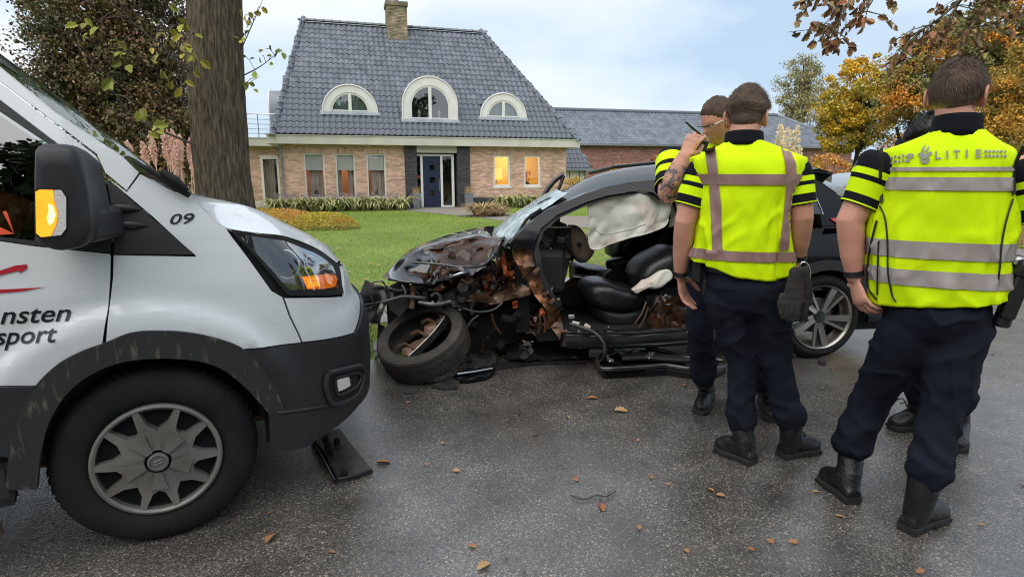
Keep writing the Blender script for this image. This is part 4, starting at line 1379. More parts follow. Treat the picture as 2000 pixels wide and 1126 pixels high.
def VS(q, z, o=0.0):
    """skin of the van: q runs along the side and round the nose, o is outward"""
    def base(q, z):
        wt = tumble(z)
        if q <= S0:
            s, w_ = q, wt
        else:
            f = min(1.0, (q - S0) / (QM - S0)) * pi / 2
            A, B, n = nose(z) - S0, WC - wt, 2.5
            s = S0 + A * sin(f) ** (2 / n)
            w_ = wt + B * (1 - max(0, cos(f)) ** (2 / n))
        r = sqrt(s * s + (z - .36) ** 2)
        k = min(1, max(0, (.63 - r) / .09)); k = k * k * (3 - 2 * k)
        w_ -= .03 * k * (1 if q < .5 else max(0, 1 - (q - .5) * 4))
        return VN(s, w_, z)
    p = base(q, z)
    if o:
        e_ = .004
        a, c = base(q + e_, z) - base(q - e_, z), base(q, z + e_) - base(q, z - e_)
        n_ = a.cross(c)
        p = p + n_.normalized() * o
    return p
def vq(u, v, o=0.0):
    """pixel -> (q, z) on the van's skin"""
    q, z = VN.pix(u, v, 0)
    for _ in range(25):
        f0 = proj(VS(q, z, o))
        e_ = .003
        fq, fz = proj(VS(q + e_, z, o)), proj(VS(q, z + e_, o))
        a, c, b_, d = (fq[0] - f0[0]) / e_, (fz[0] - f0[0]) / e_, (fq[1] - f0[1]) / e_, (fz[1] - f0[1]) / e_
        det = a * d - c * b_
        if abs(det) < 1e-3: break
        ru, rv_ = u - f0[0], v - f0[1]
        dq, dz = (d * ru - c * rv_) / det, (a * rv_ - b_ * ru) / det
        k = min(1, .12 / max(1e-6, abs(dq), abs(dz)))
        q, z = q + dq * k, z + dz * k
        q = min(q, 1.05)
        if abs(ru) + abs(rv_) < .2: break
    return q, z
van = thing('van', 'white delivery van with black bumper and its amber indicators lit, numbered 09 on the wing', 'van', VN(0, 1, 0))
def vpanel(name, px, m, parent=van, o=0.0, extra=(), step=.035, th=.012, smooth=50, **k):
    poly = [vq(u, v, o) for u, v in px] + list(extra)
    mb = panel(poly, lambda x, y: VS(x, y, o), step, th, lambda x, y: (VS(x, y, o - .01) - VS(x, y, o)).normalized())
    return mb.obj(name, m, parent, smooth=smooth, **k)
# dark inner shell so that the panel gaps read black
inner = [(-4.3, .30), (-.42, .30), (-.42, .5), (-.3, .66), (-.15, .76), (.03, .79), (.2, .74), (.34, .62), (.42, .45), (.42, .34), (QM, .36), (QM, 1.0), (.6, 1.08), (.42, 1.16), (.2, 1.28), (.1, 1.29), (-.06, 1.16), (-1.25, 1.18), (-1.25, 1.1), (-4.3, 1.1)]
panel(inner, lambda x, y: VS(x, y, -.022), .06).obj('inner_shell', 'seam_black', van, smooth=50)
fender = vpanel('front_wing', [(222, 498), (384, 501), (300, 424), (209, 347), (248, 375), (274, 340), (340, 374), (370, 382), (400, 412), (441, 446), (470, 485), (510, 540), (530, 568), (551, 580), (588, 668), (476, 681), (430, 664), (370, 651), (310, 647), (255, 651), (207, 670), (214, 600), (221, 540)], 'van_white')
pil = vpanel('windscreen_pillar', [(-300, -62), (-80, 98), (0, 158), (100, 233), (189, 300), (206, 337), (247, 371), (271, 337), (240, 306), (106, 217), (0, 130), (-80, 64), (-300, -110)], 'van_white')
sail = vpanel('sail_trim', [(223, 496), (381, 497), (298, 426), (208, 349), (214, 380), (221, 440)], 'van_black_plastic', o=.004)
# ridges pressed into the sail trim
b = MB()
for (u0, v0, u1, v1) in ((226, 405, 275, 410), (226, 438, 290, 441)):
    b.tube([VS(*vq(u0, v0), .006), VS(*vq((u0 + u1) / 2, (v0 + v1) / 2), .012), VS(*vq(u1, v1), .006)], [.012, .016, .002], 8)
b.obj('ridge', 'van_black_plastic', sail, smooth=60, kind='stuff')
door = vpanel('door', [(-320, 425), (-100, 456), (0, 471), (68, 481), (214, 496), (216, 500), (215, 545), (211, 600), (199, 674), (150, 700), (105, 738), (80, 752), (-100, 748), (-420, 745)], 'van_white', step=.022)
vpanel('door_frame', [(-300, -58), (-80, 103), (0, 162), (186, 303), (194, 317), (202, 345), (150, 306), (118, 284), (0, 194), (-80, 140), (-300, 5)], 'van_white', door)
vpanel('window_seal', [(-300, 6), (-80, 141), (0, 195), (118, 285), (150, 307), (202, 346), (212, 385), (218, 440), (216, 494), (68, 479), (0, 469), (-120, 452), (-120, 445), (0, 462), (66, 470), (110, 300), (100, 284), (0, 217), (-80, 165), (-300, 30)], 'van_black_plastic', door, o=-.002)
wg = vpanel('window_pane', [(-300, 30), (-80, 164), (0, 216), (101, 285), (112, 302), (68, 472), (0, 464), (-120, 447), (-300, 425)], 'van_glass', door, o=-.012, th=0)
vpanel('door_cladding', [(-420, 752), (-100, 752), (66, 755), (40, 800), (22, 860), (16, 892), (-100, 882), (-420, 880)], 'van_black_plastic', o=.012)
b = panel([(-1.22, .30), (-.44, .31), (-.44, .42), (-1.22, .42)], lambda x, y: VS(x, y, -.0), .06, .03, lambda x, y: VN.w)
b.obj('sill', 'van_black_plastic', van, smooth=50)
arch_o = [(12, 956), (15, 900), (28, 830), (60, 765), (108, 715), (158, 687), (205, 670), (255, 650), (310, 646), (370, 650), (430, 663), (478, 684), (520, 728), (545, 772), (557, 803)]
arch_i = [(526, 808), (500, 778), (470, 748), (430, 719), (380, 704), (310, 700), (240, 707), (182, 729), (132, 767), (97, 822), (80, 880), (72, 956)]
sm2 = lambda P: [tuple(q) for q in smooth_path(P, 5)]
arch = vpanel('wheel_arch_trim', sm2(arch_o) + sm2(arch_i), 'scuffed_plastic', o=.014, th=.03, step=.022)
# bumper wraps round to the middle of the nose and is mirrored beyond it
def mirror(fn):
    return lambda x, y: fn(x, y)
bp = vpanel('bumper', [(480, 685), (592, 671), (694, 652)], 'van_black_plastic', o=.012, th=.03, step=.024, extra=[(.98, .765), (QM, .80), (QM, .33), (.98, .325), (.78, .33)] + [vq(u, v, .012) for u, v in ((600, 872), (529, 884), (526, 808), (558, 802), (546, 772), (522, 730))])
vpanel('front_panel', [(556, 582), (615, 581), (674, 578)], 'van_white', extra=[(.90, .955), (.93, .985), (QM, .92), (QM, .81), (.98, .78)] + [vq(u, v) for u, v in ((690, 649), (591, 667))])
fog = vpanel('fog_lamp_recess', [(634, 730), (712, 716), (706, 752), (692, 776), (652, 790), (641, 776)], 'seam_black', bp, o=.020, th=.004, step=.02)
b = MB(); q_ = smooth_path([tuple(VS(*vq(u, v, .02), .022)) for u, v in ((640, 728), (676, 720), (708, 717), (706, 750), (692, 775), (655, 789), (643, 778), (636, 752), (640, 728))], 4); b.tube([V(p) for p in q_], .013, 8)
b.obj('fog_lamp_bezel', 'van_black_plastic', bp, smooth=60)
b = MB(); q_ = smooth_path([tuple(VS(*vq(u, v, .02), .024)) for u, v in ((654, 738), (700, 728), (697, 752), (664, 770), (656, 762), (654, 738))], 3); b.tube([V(p) for p in q_], .008, 8)
b.obj('fog_lamp_rim', 'van_black_plastic', bp, smooth=60)
vpanel('fog_lamp', [(656, 742), (682, 736), (685, 752), (676, 758), (662, 764)], 'clear_lens', bp, o=.030, th=.008, step=.012)
b = MB(); b.tube([VS(*vq(u, v, .012), .012) for u, v in ((540, 806), (590, 800), (640, 792), (690, 780))], .008, 8); b.obj('bumper_crease', 'van_black_plastic', bp, smooth=60)
# headlamp
hl_px = [(450, 447), (500, 456), (560, 464), (620, 488), (656, 514), (669, 560), (672, 572), (562, 576), (546, 556), (500, 502)]
hl = vpanel('headlamp', hl_px, 'lamp_inside', o=-.012, th=.004, step=.022)
vpanel('headlamp_surround', hl_px + [(450, 447), (461, 455), (506, 500), (552, 552), (566, 566), (664, 563), (650, 518), (616, 494), (556, 470), (500, 462), (461, 455)], 'seam_black', hl, o=.004, th=.01, step=.02)
vpanel('indicator', [(592, 540), (640, 534), (663, 540), (668, 562), (600, 564)], 'amber_lens', hl, o=.003, th=.01, step=.015)
vpanel('indicator_bulb', [(600, 545), (624, 541), (626, 559), (603, 561)], 'amber_lit', hl, o=.005, th=.002, step=.012)
vpanel('lower_strip', [(566, 567), (664, 564), (668, 573), (572, 576)], 'red_print', hl, o=.002, th=.004, step=.02)
for (u, v, r) in ((560, 515, .062), (612, 520, .05)):
    q, z = vq(u, v)
    p, n_ = VS(q, z, -.012), (VS(q, z, .01) - VS(q, z)).normalized()
    b = MB(); b.lathe([(r, .006), (r * .9, .008), (r * .75, -.02), (.0, -.03)], p, axis=n_, n=20); b.obj('reflector', 'chrome', hl, smooth=40)
vpanel('headlamp_lens', [(461, 455), (500, 462), (556, 470), (616, 494), (650, 518), (664, 563), (566, 566), (552, 552), (506, 500)], 'lens_glass', hl, o=.006, th=0, step=.03)
# bonnet: from the wing seam over a crown to the middle of the van
def lift(edge, crown, wm, zc, m, name, parent, rows=10, cow=None, dz=.035):
    E = [VS(*vq(u, v), .001) for u, v in edge]
    K = [VN.at(u, v, wm) for u, v in crown]
    def res(P, n):
        P = [np.array(p) for p in smooth_path([tuple(p) for p in P], 6)]
        d = np.concatenate([[0], np.cumsum([np.linalg.norm(P[i + 1] - P[i]) for i in range(len(P) - 1)])])
        t = np.linspace(0, d[-1], n)
        A = np.array(P)
        return [V((np.interp(x, d, A[:, 0]), np.interp(x, d, A[:, 1]), np.interp(x, d, A[:, 2]))) for x in t]
    n = 28
    E, K = res(E, n), res(K, n)
    b = MB()
    R = []
    for e_, k_ in zip(E, K):
        se, we, ze = VN.inv(e_)
        sk, wk, zk = VN.inv(k_)
        u, v = proj(k_)                                # the far half falls away behind the crown
        kk = 1 + 14 * max(0, len(R) / n - .6)
        cen, far, fe = [VN.at(u, v, w_) - V((0, 0, d)) for w_, d in ((WC, dz * kk ** .5), (1.54, dz * 3 * kk), (1.95, dz * 8 * kk))]
        row = [V(q) for q in smooth_path([tuple(e_), tuple(k_), tuple(cen), tuple(far), tuple(fe)], 7)]
        R.append(row)
    b.rings(R, closed=False, caps=(False, False))
    return b.obj(name, m, parent, smooth=60)
bon = lift([(366, 381), (400, 411), (441, 444), (500, 454), (560, 462), (620, 486), (657, 513)], [(372, 379), (430, 391), (500, 409), (560, 437), (605, 459), (640, 483), (664, 510)], .5, 0, 'van_white', 'bonnet', van, dz=.02)
ws = lift([(-300, -112), (-80, 65), (0, 131), (106, 218), (240, 307), (272, 337), (330, 369)], [(-300, -150), (-80, 42), (0, 105), (124, 196), (240, 281), (300, 330), (362, 377)], .5, 0, 'van_glass', 'windscreen', van, dz=.012)
b = MB()
cw = [VN.at(u, v, .28) for u, v in ((300, 340), (335, 362), (372, 382))]
b.tube([VN(.02, .22, 1.30), VN(.10, .3, 1.315), VN(.18, .6, 1.30), VN(.2, 1.02, 1.29)], [.03, .045, .05, .05], 8, flat=(.6, 1.4))
b.obj('cowl', 'van_black_plastic', van, smooth=60)
wp = MB(); P = [VS(*vq(u, v), .03) for u, v in ((262, 318), (300, 338), (340, 366), (372, 384))]
wp.tube(P, [.006, .010, .014, .012], 6); wp.obj('wiper', 'seam_black', van, smooth=60)
wp = MB(); P = [VS(*vq(u, v), .05) for u, v in ((318, 340), (345, 358), (368, 376))]
wp.tube(P, [.012, .018, .006], 6); wp.obj('wiper_arm', 'seam_black', van, smooth=60)
# rest of the body: cargo side, far side, roof, tail
def body_ring(s):
    zs = [.35, .6, .9, 1.2, 1.5, 1.8, 2.1, 2.35]
    near = [VN(s, tumble(z) + .0, z) for z in zs]
    top = [VN(s, w_, 2.5) for w_ in (.5, 1.02, 1.54)]
    far = [VN(s, 2 * WC - tumble(z), z) for z in reversed(zs)]
    return near + top + far
b = MB(); b.rings([body_ring(s) for s in (-4.35, -4.2, -3, -2, -1.27)], closed=True, caps=(True, False)); b.obj('cargo_body', 'van_white', van, smooth=50)
b = MB(); b.rings([[VN(s, w_, z) for w_, z in ((.26, 2.3), (.36, 2.42), (.6, 2.5), (1.02, 2.52), (1.44, 2.5), (1.68, 2.42), (1.78, 2.3))] for s in (-1.27, -1.0)] + [[VN(-.92, w_, z) for w_, z in ((.27, 2.22), (.36, 2.30), (.6, 2.36), (1.02, 2.38), (1.44, 2.36), (1.68, 2.3), (1.77, 2.22))]], closed=False, caps=(False, False)); b.obj('cab_roof', 'van_white', van, smooth=60)
far = [(-1.27, .3), (-.42, .3), (-.42, .5), (-.3, .66), (0, .79), (.3, .66), (.42, .45), (.42, .34), (QM, .34), (QM, 1.0), (.6, 1.06), (.2, 1.27), (-.05, 1.2), (-1.27, 1.2)]
def fs(x, y):
    s, w_, z = VN.inv(VS(x, y, 0))
    return VN(s, 2 * WC - w_, z)
panel(far, fs, .07).obj('far_side', 'van_white', van, smooth=50)
panel([(-.05, 1.2), (-.38, 1.42), (-.8, 1.8), (-1.27, 2.12), (-1.27, 1.2)], fs, .07).obj('cab_sky_blocker', 'cab_dark', van, smooth=50)  # opaque dark panel added to keep bright sky from showing through the cab
ql = vq(-298, 228)[0]
panel([(-1.28, .42), (ql, .42), (ql, 2.22), (-1.28, 2.3)], lambda x, y: VS(x, y, -.004), .08, .02, VN.w).obj('door_pillar', 'van_white', van, smooth=50)
# cab: floor, dashboard, bulkhead, seat, steering wheel
b = MB(); b.hexa([VN(-4.2, .12, .33), VN(.3, .32, .33), VN(.3, 1.8, .33), VN(-4.2, 1.9, .33), VN(-4.2, .12, .36), VN(.3, .32, .36), VN(.3, 1.8, .36), VN(-4.2, 1.9, .36)])
b.hexa([VN(-.42, .1, .36), VN(.25, .3, .36), VN(.25, 1.85, .36), VN(-.42, 1.9, .36), VN(-.32, .12, 1.14), VN(.2, .22, 1.2), VN(.2, 1.8, 1.2), VN(-.32, 1.9, 1.14)])
b.obj('dashboard', 'cab_dark', van)
b = MB(); b.hexa([VN(-1.5, .15, .36), VN(-1.45, .15, .36), VN(-1.45, 1.9, .36), VN(-1.5, 1.9, .36), VN(-1.5, .38, 2.3), VN(-1.45, .38, 2.3), VN(-1.45, 1.66, 2.3), VN(-1.5, 1.66, 2.3)]); b.obj('bulkhead', 'cab_dark', van)
b = MB(); b.lathe([(.19 + .016 * cos(t), .016 * sin(t)) for t in [2 * pi * k / 8 for k in range(9)]], VN(-.42, .5, 1.28), axis=VN.s * -.75 + V((0, 0, .66)), n=28)
b.tube([VN(-.42, .5, 1.28), VN(-.28, .5, 1.1)], .05, 8); b.obj('steering_wheel', 'cab_dark', van, smooth=60)
b = MB(); b.rings([[VN(s + dx_, w_, z) for dx_, w_ in ((0, .25), (.14, .28), (.14, .72), (0, .75))] for s, z in ((-1.0, .8), (-1.06, 1.2), (-1.14, 1.5), (-1.15, 1.75))]); b.hexa([VN(-1.0, .25, .7), VN(-.5, .25, .75), VN(-.5, .75, .75), VN(-1.0, .75, .7), VN(-1.0, .25, .85), VN(-.5, .25, .9), VN(-.5, .75, .9), VN(-1.0, .75, .85)])
o = b.obj('seat', 'cab_dark', van); bevel(o, .04)
t = thing('orange_vest', 'crumpled orange hi-vis cloth lying on the van dashboard', 'cloth', VN(-.36, .2, 1.2))
b = MB(); b.lathe([(0, .12), (.06, .11), (.1, .06), (.11, 0), (.06, -.04), (0, -.05)], VN(-.36, .16, 1.23), n=12)
b.v = [tuple(V(p) + rv() * .012) for p in b.v]; b.obj('cloth', 'orange_vest', t, smooth=60)
# mirror
MO = [(70, 292), (84, 282), (138, 283), (156, 300), (168, 345), (179, 405), (184, 448), (168, 478), (122, 489), (90, 482), (73, 466), (68, 400)]
def ring_at(w_, k, sh=(0, 0)):
    P = [VN.pix(u, v, -.22) for u, v in MO]
    cx = sum(p[0] for p in P) / len(P); cz = sum(p[1] for p in P) / len(P)
    P = [(cx + (x - cx) * k + sh[0], cz + (z - cz) * k + sh[1]) for x, z in P]
    P = smooth_path(P + [P[0]], 4)[:-1]
    return [VN(x, w_, z) for x, z in P]
b = MB(); b.rings([ring_at(-.06, .78, (.04, 0)), ring_at(-.1, .93, (.015, 0)), ring_at(-.17, 1.0), ring_at(-.215, 1.0), ring_at(-.24, .965), ring_at(-.255, .86), ring_at(-.26, .6)])
mir = b.obj('mirror', 'van_black_plastic', van, smooth=50)
b = MB(); b.hexa([VN(-.2, -.22, 1.2), VN(-.06, -.16, 1.2), VN(.0, .02, 1.2), VN(-.2, .02, 1.2), VN(-.2, -.2, 1.31), VN(-.06, -.16, 1.31), VN(-.0, .05, 1.31), VN(-.2, .05, 1.31)])
o = b.obj('mirror_arm', 'van_black_plastic', mir); bevel(o, .02, 3)
def mpoly(px, w0, w1, m, name, step=.012):
    P = [VN.pix(u, v, w1) for u, v in px]
    mb = panel(P, lambda x, y: VN(x, w1 + 0.6 * ((x - P[0][0] - .04) ** 2), y), step, w0 - w1, VN.w)
    return mb.obj(name, m, mir, smooth=50)
mpoly([(66, 372), (76, 366), (120, 367), (133, 384), (133, 448), (121, 464), (78, 467), (67, 458)], -.24, -.262, 'seam_black', 'indicator_frame')
mpoly([(104, 371), (119, 371), (129, 386), (129, 446), (119, 459), (100, 461), (110, 440), (114, 418), (107, 395)], -.24, -.266, 'clear_lens', 'indicator_lens')
mpoly([(69, 374), (78, 370), (103, 371), (106, 395), (113, 418), (109, 440), (99, 461), (80, 463), (70, 455)], -.24, -.266, 'amber_lit', 'indicator')
mpoly([(94, 398), (103, 402), (108, 418), (104, 434), (96, 440), (91, 426), (95, 412)], -.264, -.268, 'amber_hot', 'indicator_bulb', .006)
# front wheels
def wheel_tyre(b, c, ax, R=.345, r=.215, wd=.2, n=64):
    """tyre cross-section turned round the axle; ax points outward"""
    b.lathe([(r, -wd * .92), (r + .02, -wd), (R - .045, -wd), (R - .012, -wd + .02), (R, -wd + .045), (R, -.05), (R - .008, -.025), (R - .03, -.004), (R - .06, .004), (r + .045, .006), (r + .02, -.0), (r, -.02), (r, -wd * .92)], c, ax, n)
def tread(b, c, ax, R, wd, n=60, blocks=3):
    A = V(ax).normalized(); X = A.cross(V((0, 0, 1))).normalized(); Y = A.cross(X)
    for k in range(n):
        for j in range(blocks):
            t0 = 2 * pi * (k + (.3 * j)) / n
            t1 = t0 + 2 * pi / n * .62
            h0 = -wd + .04 + (wd - .08) / blocks * j + .004
            h1 = h0 + (wd - .08) / blocks - .012
            p = []
            for rr in (R - .003, R + .006):
                for t, h in ((t0, h0), (t1, h0), (t1, h1), (t0, h1)):
                    p.append(V(c) + A * h + (X * cos(t) + Y * sin(t)) * rr)
            b.hexa(p)
AX = -VN.w
def van_wheel(s, w_, flip):
    c = VN(s, w_, .345)
    ax = AX * flip
    t_ = MB(); wheel_tyre(t_, c, ax, R=.352); tread(t_, c, ax, .350, .2)
    wh = MB(); wh.lathe([(.214, -.16), (.2, -.05), (.214, -.03), (.205, -.012), (.19, -.04), (0, -.045)], c, ax, 40)
    o = wh.obj('wheel', 'seam_black', van, smooth=40)
    t_.obj('tyre', 'rubber', o, smooth=40)
    A = ax; X = A.cross(V((0, 0, 1))).normalized(); Y = A.cross(X)
    pt = lambda r, t, h: c + A * h + (X * cos(t) + Y * sin(t)) * r
    cap = MB()
    cap.lathe([(.200, -.03), (.203, .004), (.212, .010), (.221, .006), (.222, -.02)], c, ax, 60)
    n5 = 5
    # star plate: ten pointed arms, 36 degrees apart, in five pairs
    pts, hts = [], []
    for k in range(n5):
        base = 2 * pi * k / n5 + .25
        for da, rr, hh in ((-.63, .120, .012), (-.40, .150, .012), (-.335, .206, .006), (-.235, .206, .006), (-.16, .135, .014), (.0, .122, .016), (.16, .135, .014), (.235, .206, .006), (.335, .206, .006), (.40, .150, .012)):
            pts.append((base + da, rr)); hts.append(hh)
    m = len(pts)
    top = [pt(r, t, h) for (t, r), h in zip(pts, hts)]
    low = [pt(r, t, -.03) for (t, r) in pts]
    hub = [pt(.045, t, .02) for t, r in pts]
    cap.add(top + low + hub, [(i, (i + 1) % m, m + (i + 1) % m, m + i) for i in range(m)] + [(2 * m + i, 2 * m + (i + 1) % m, (i + 1) % m, i) for i in range(m)])
    hc = cap.obj('hubcap', 'hubcap_grey', o, smooth=30)
    pe = MB()
    for k in range(n5):                               # raised petals
        base = 2 * pi * k / n5 + .25
        q = [pt(.045, base - .26, .022), pt(.045, base + .26, .022), pt(.118, base + .27, .017), pt(.118, base - .27, .017)]
        pe.hexa(q + [x + A * .007 for x in q])
        base += pi / 5
        q = [pt(.05, base - .2, .02), pt(.05, base + .2, .02), pt(.105, base + .13, .012), pt(.105, base - .13, .012)]
        pe.hexa(q + [x + A * .004 for x in q])
    pe.lathe([(.036, .016), (.036, .028), (.028, .031), (.026, .026), (0, .026)], c, ax, 24)
    pe.box(c + A * .028 + X * .004, (.004, .004, .004))
    for d in (-.008, .004):
        pe.tube([c + A * .027 + X * (-.014) + Y * (d), c + A * .027 + X * .014 + Y * (d + .006)], .003, 5)
    pe.obj('hubcap_petals', 'hubcap_grey', o, smooth=30, kind='stuff')
van_wheel(.013, .0, 1)
van_wheel(.013, 2.04, -1)
van_wheel(-3.3, .02, 1)
van_wheel(-3.3, 2.02, -1)
b = MB()
b.lathe([(.40, -.02), (.44, -.05), (.44, -.34), (.1, -.36)], VN(.0, .0, .36), AX, 30, a0=pi - .1, a1=2 * pi + .1)
o = b.obj('wheel_well', 'seam_black', van, smooth=40)
b = MB(); b.tube([VN(-.4, .45, .26), VN(-3.2, .5, .24)], .05, 8); b.tube([VN(.1, .5, .28), VN(.55, .4, .30), VN(.62, .5, .31)], .035, 8); b.tube([VN(-.5, .05, .2), VN(-.62, .02, .17), VN(-.75, .0, .17)], .05, 8); b.obj('underbody_pipes', 'rust', van, smooth=60, kind='stuff')
b = MB(); b.hexa([VN(-.52, -.01, .28), VN(-.43, -.01, .28), VN(-.43, .02, .28), VN(-.52, .02, .28), VN(-.5, -.012, .44), VN(-.40, -.012, .44), VN(-.40, .02, .44), VN(-.5, .02, .44)]); b.obj('mud_flap', 'seam_black', van)
# lettering
def text_2d(s, shear=0.25, bold=0.012, sx=1.0):
    cu = bpy.data.curves.new('lettering', 'FONT')
    cu.body = s; cu.size = 1.0; cu.shear = shear; cu.offset = bold; cu.resolution_u = 3
    o = bpy.data.objects.new('lettering', cu)
    COL.objects.link(o)
    me = bpy.data.meshes.new_from_object(o.evaluated_get(bpy.context.evaluated_depsgraph_get()))
    vs = [(v.co.x * sx, v.co.y) for v in me.vertices]
    fs_ = [tuple(p.vertices) for p in me.polygons]
    bpy.data.objects.remove(o); bpy.data.curves.remove(cu); bpy.data.meshes.remove(me)
    return vs, fs_
def van_text(s, p0, p1, hpx, name, m='ink', parent=None):
    vs, fs_ = text_2d(s)
    x0, x1 = min(v[0] for v in vs), max(v[0] for v in vs)
    h = max(v[1] for v in vs if True)
    b = MB()
    P = []
    for x, y in vs:
        t = (x - x0) / (x1 - x0)
        u = p0[0] + (p1[0] - p0[0]) * t
        v = p0[1] + (p1[1] - p0[1]) * t - y / h * hpx
        P.append(VS(*vq(u, v), .003))
    b.add(P, fs_)
    return b.obj(name, m, parent or van, fix=False)
van_text('nsten', (1, 632), (139, 626), 28, 'lettering', parent=door)
van_text('sport', (-9, 673), (112, 667), 28, 'lettering', parent=door)
van_text('09', (332, 438), (380, 436), 20, 'lettering', parent=fender)
vpanel('red_swoosh', [(-90, 560), (-40, 541), (0, 528), (30, 518), (53, 516), (53, 523), (38, 533), (36, 528), (0, 537), (-40, 551), (-88, 566)], 'red_print', door, o=.004, th=0, step=.015)
vpanel('red_swoosh', [(-90, 560), (-40, 564), (0, 565), (45, 563), (92, 560), (45, 568), (0, 572), (-40, 572), (-88, 566)], 'red_print', door, o=.004, th=0, step=.015)
# ================================================================ the wrecked black car
mat('car_black', (0.005, 0.0055, 0.007), 0.12, coat=0.12, spec=0.25, rough2=0.18, rscale=4, bump=0.02, bscale=120)
mat('bonnet_black', (0.005, 0.0055, 0.007), 0.06, coat=0.9, spec=0.5)
mat('car_black_dusty', (0.010, 0.0105, 0.012), 0.3, coat=0.5, col2=(0.035, 0.032, 0.03), vscale=5)
mat('bent_brown', (0.20, 0.085, 0.035), 0.38, metal=0.55, col2=(0.045, 0.030, 0.025), vscale=7, vlo=.4, vhi=.6, bump=0.25, bscale=25)
mat('bent_tan', (0.24, 0.15, 0.09), 0.42, metal=0.5, col2=(0.10, 0.06, 0.04), vscale=6, bump=0.2, bscale=30)
mat('scraped_dark', (0.020, 0.010, 0.006), 0.17, metal=0.2, spec=.5, col2=(0.085, 0.031, 0.012), vscale=8, vlo=.3, vhi=.8, vdetail=8, vstretch=(1, 1, 2.5), bump=0.35, bscale=16)
mat('orange_metal', (0.55, 0.12, 0.03), 0.4, metal=0.3, col2=(0.3, 0.06, 0.02), vscale=20)
mat('junk_dark', (0.022, 0.022, 0.023), 0.4, col2=(0.06, 0.055, 0.05), vscale=10)
mat('junk_grey', (0.24, 0.23, 0.22), 0.35, metal=0.4, col2=(0.09, 0.08, 0.07), vscale=12)
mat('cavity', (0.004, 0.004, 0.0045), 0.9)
mat('leather', (0.012, 0.012, 0.013), 0.33, spec=0.5, bump=0.12, bscale=180)
mat('trim_black', (0.013, 0.013, 0.014), 0.55, bump=0.1, bscale=250)
mat('silver_trim', (0.5, 0.5, 0.5), 0.25, metal=0.9)
mat('airbag_white', (0.66, 0.65, 0.59), 0.85, col2=(0.66, 0.53, 0.46), vscale=4.5, vlo=.48, vhi=.75, vdetail=2, bump=0.2, bscale=250)
mat('airbag_tan', (0.17, 0.125, 0.10), 0.85, col2=(0.13, 0.095, 0.08), vscale=5, bump=0.3, bscale=200)
mat('red_stitch', (0.25, 0.015, 0.01), 0.6)
mat('alloy', (0.36, 0.34, 0.31), 0.3, metal=0.85, col2=(0.28, 0.26, 0.24), vscale=6)
mat('alloy_black', (0.012, 0.012, 0.013), 0.3, coat=.6)
mat('cracked_glass', (0.30, 0.40, 0.41), 0.18, spec=0.8, coat=.6, col2=(0.62, 0.72, 0.72), vscale=13, vdetail=8, vlo=.45, vhi=.62, bump=0.5, bscale=40)
mat('dark_glass', (0.012, 0.014, 0.016), 0.05, coat=1.0)
mat('tail_red', (0.45, 0.02, 0.03), 0.1, coat=1.0)
mat('tyre_brown', (0.028, 0.024, 0.021), 0.8, col2=(0.06, 0.048, 0.038), vscale=9, bump=0.2, bscale=120)
CR = Frame((2.39, 4.39, 0), radians(7.5), -1)
CWID = 1.78
def ct_(z):
    return itp(z, [.0, .2, .3, .55, .8, .95, 1.05, 1.25, 1.42, 1.5], [.07, .05, .02, .0, .01, .04, .07, .17, .27, .36])
def CS(s, z, o=0.0):
    e_ = max(0, (-.35 - s)) ** 2 * .9
    return CR(s, ct_(z) + e_ - o, z)
def cq(u, v, o=0.0):
    w_ = .02
    for _ in range(8):
        s, z = CR.pix(u, v, w_ - o)
        w_ = ct_(max(0, z)) + max(0, (-.35 - s)) ** 2 * .9
    return s, z
car = thing('wrecked_car', 'black hatchback with its nose torn open, front wheel gone and driver side ripped away', 'car', CR(1.3, .9, 0))
def cpanel(name, px, m, parent=car, o=0.0, step=.04, th=.02, extra=(), crump=0.0, smooth=45, sz=False, **k):
    poly = [(u, v) if sz else cq(u, v, o) for u, v in px] + list(extra)
    def fn(x, y):
        p = CS(x, y, o)
        if crump:
            p = p + CR.w * (crump * fbm((x * 6, y * 6, 1.7), 4)) + V((0, 0, crump * .5 * fbm((x * 7, y * 7, 9.1), 3)))
        return p
    return panel(poly, fn, step, th, CR.w).obj(name, m, parent, smooth=smooth, **k)
def wsheet(name, px, w_, m, parent=car, step=.03, th=.008, crump=.0, fq=7.0, tilt=0.0, smooth=35, **k):
    """a sheet of metal or cloth standing w_ metres inside the car's side, crumpled"""
    P = [CR.pix(u, v, w_) for u, v in px]
    x0, y0 = P[0]
    sd_ = rnd(0, 50)
    fn = lambda x, y: CR(x, w_ + tilt * (y - y0) + crump * fbm((x * fq, y * fq, sd_), 4), y + crump * .4 * fbm((x * fq, y * fq, sd_ + 7), 3))
    return panel(P, fn, step, th, CR.w).obj(name, m, parent, smooth=smooth, **k)
def cpx(u, v, w_):
    return CR.at(u, v, w_)
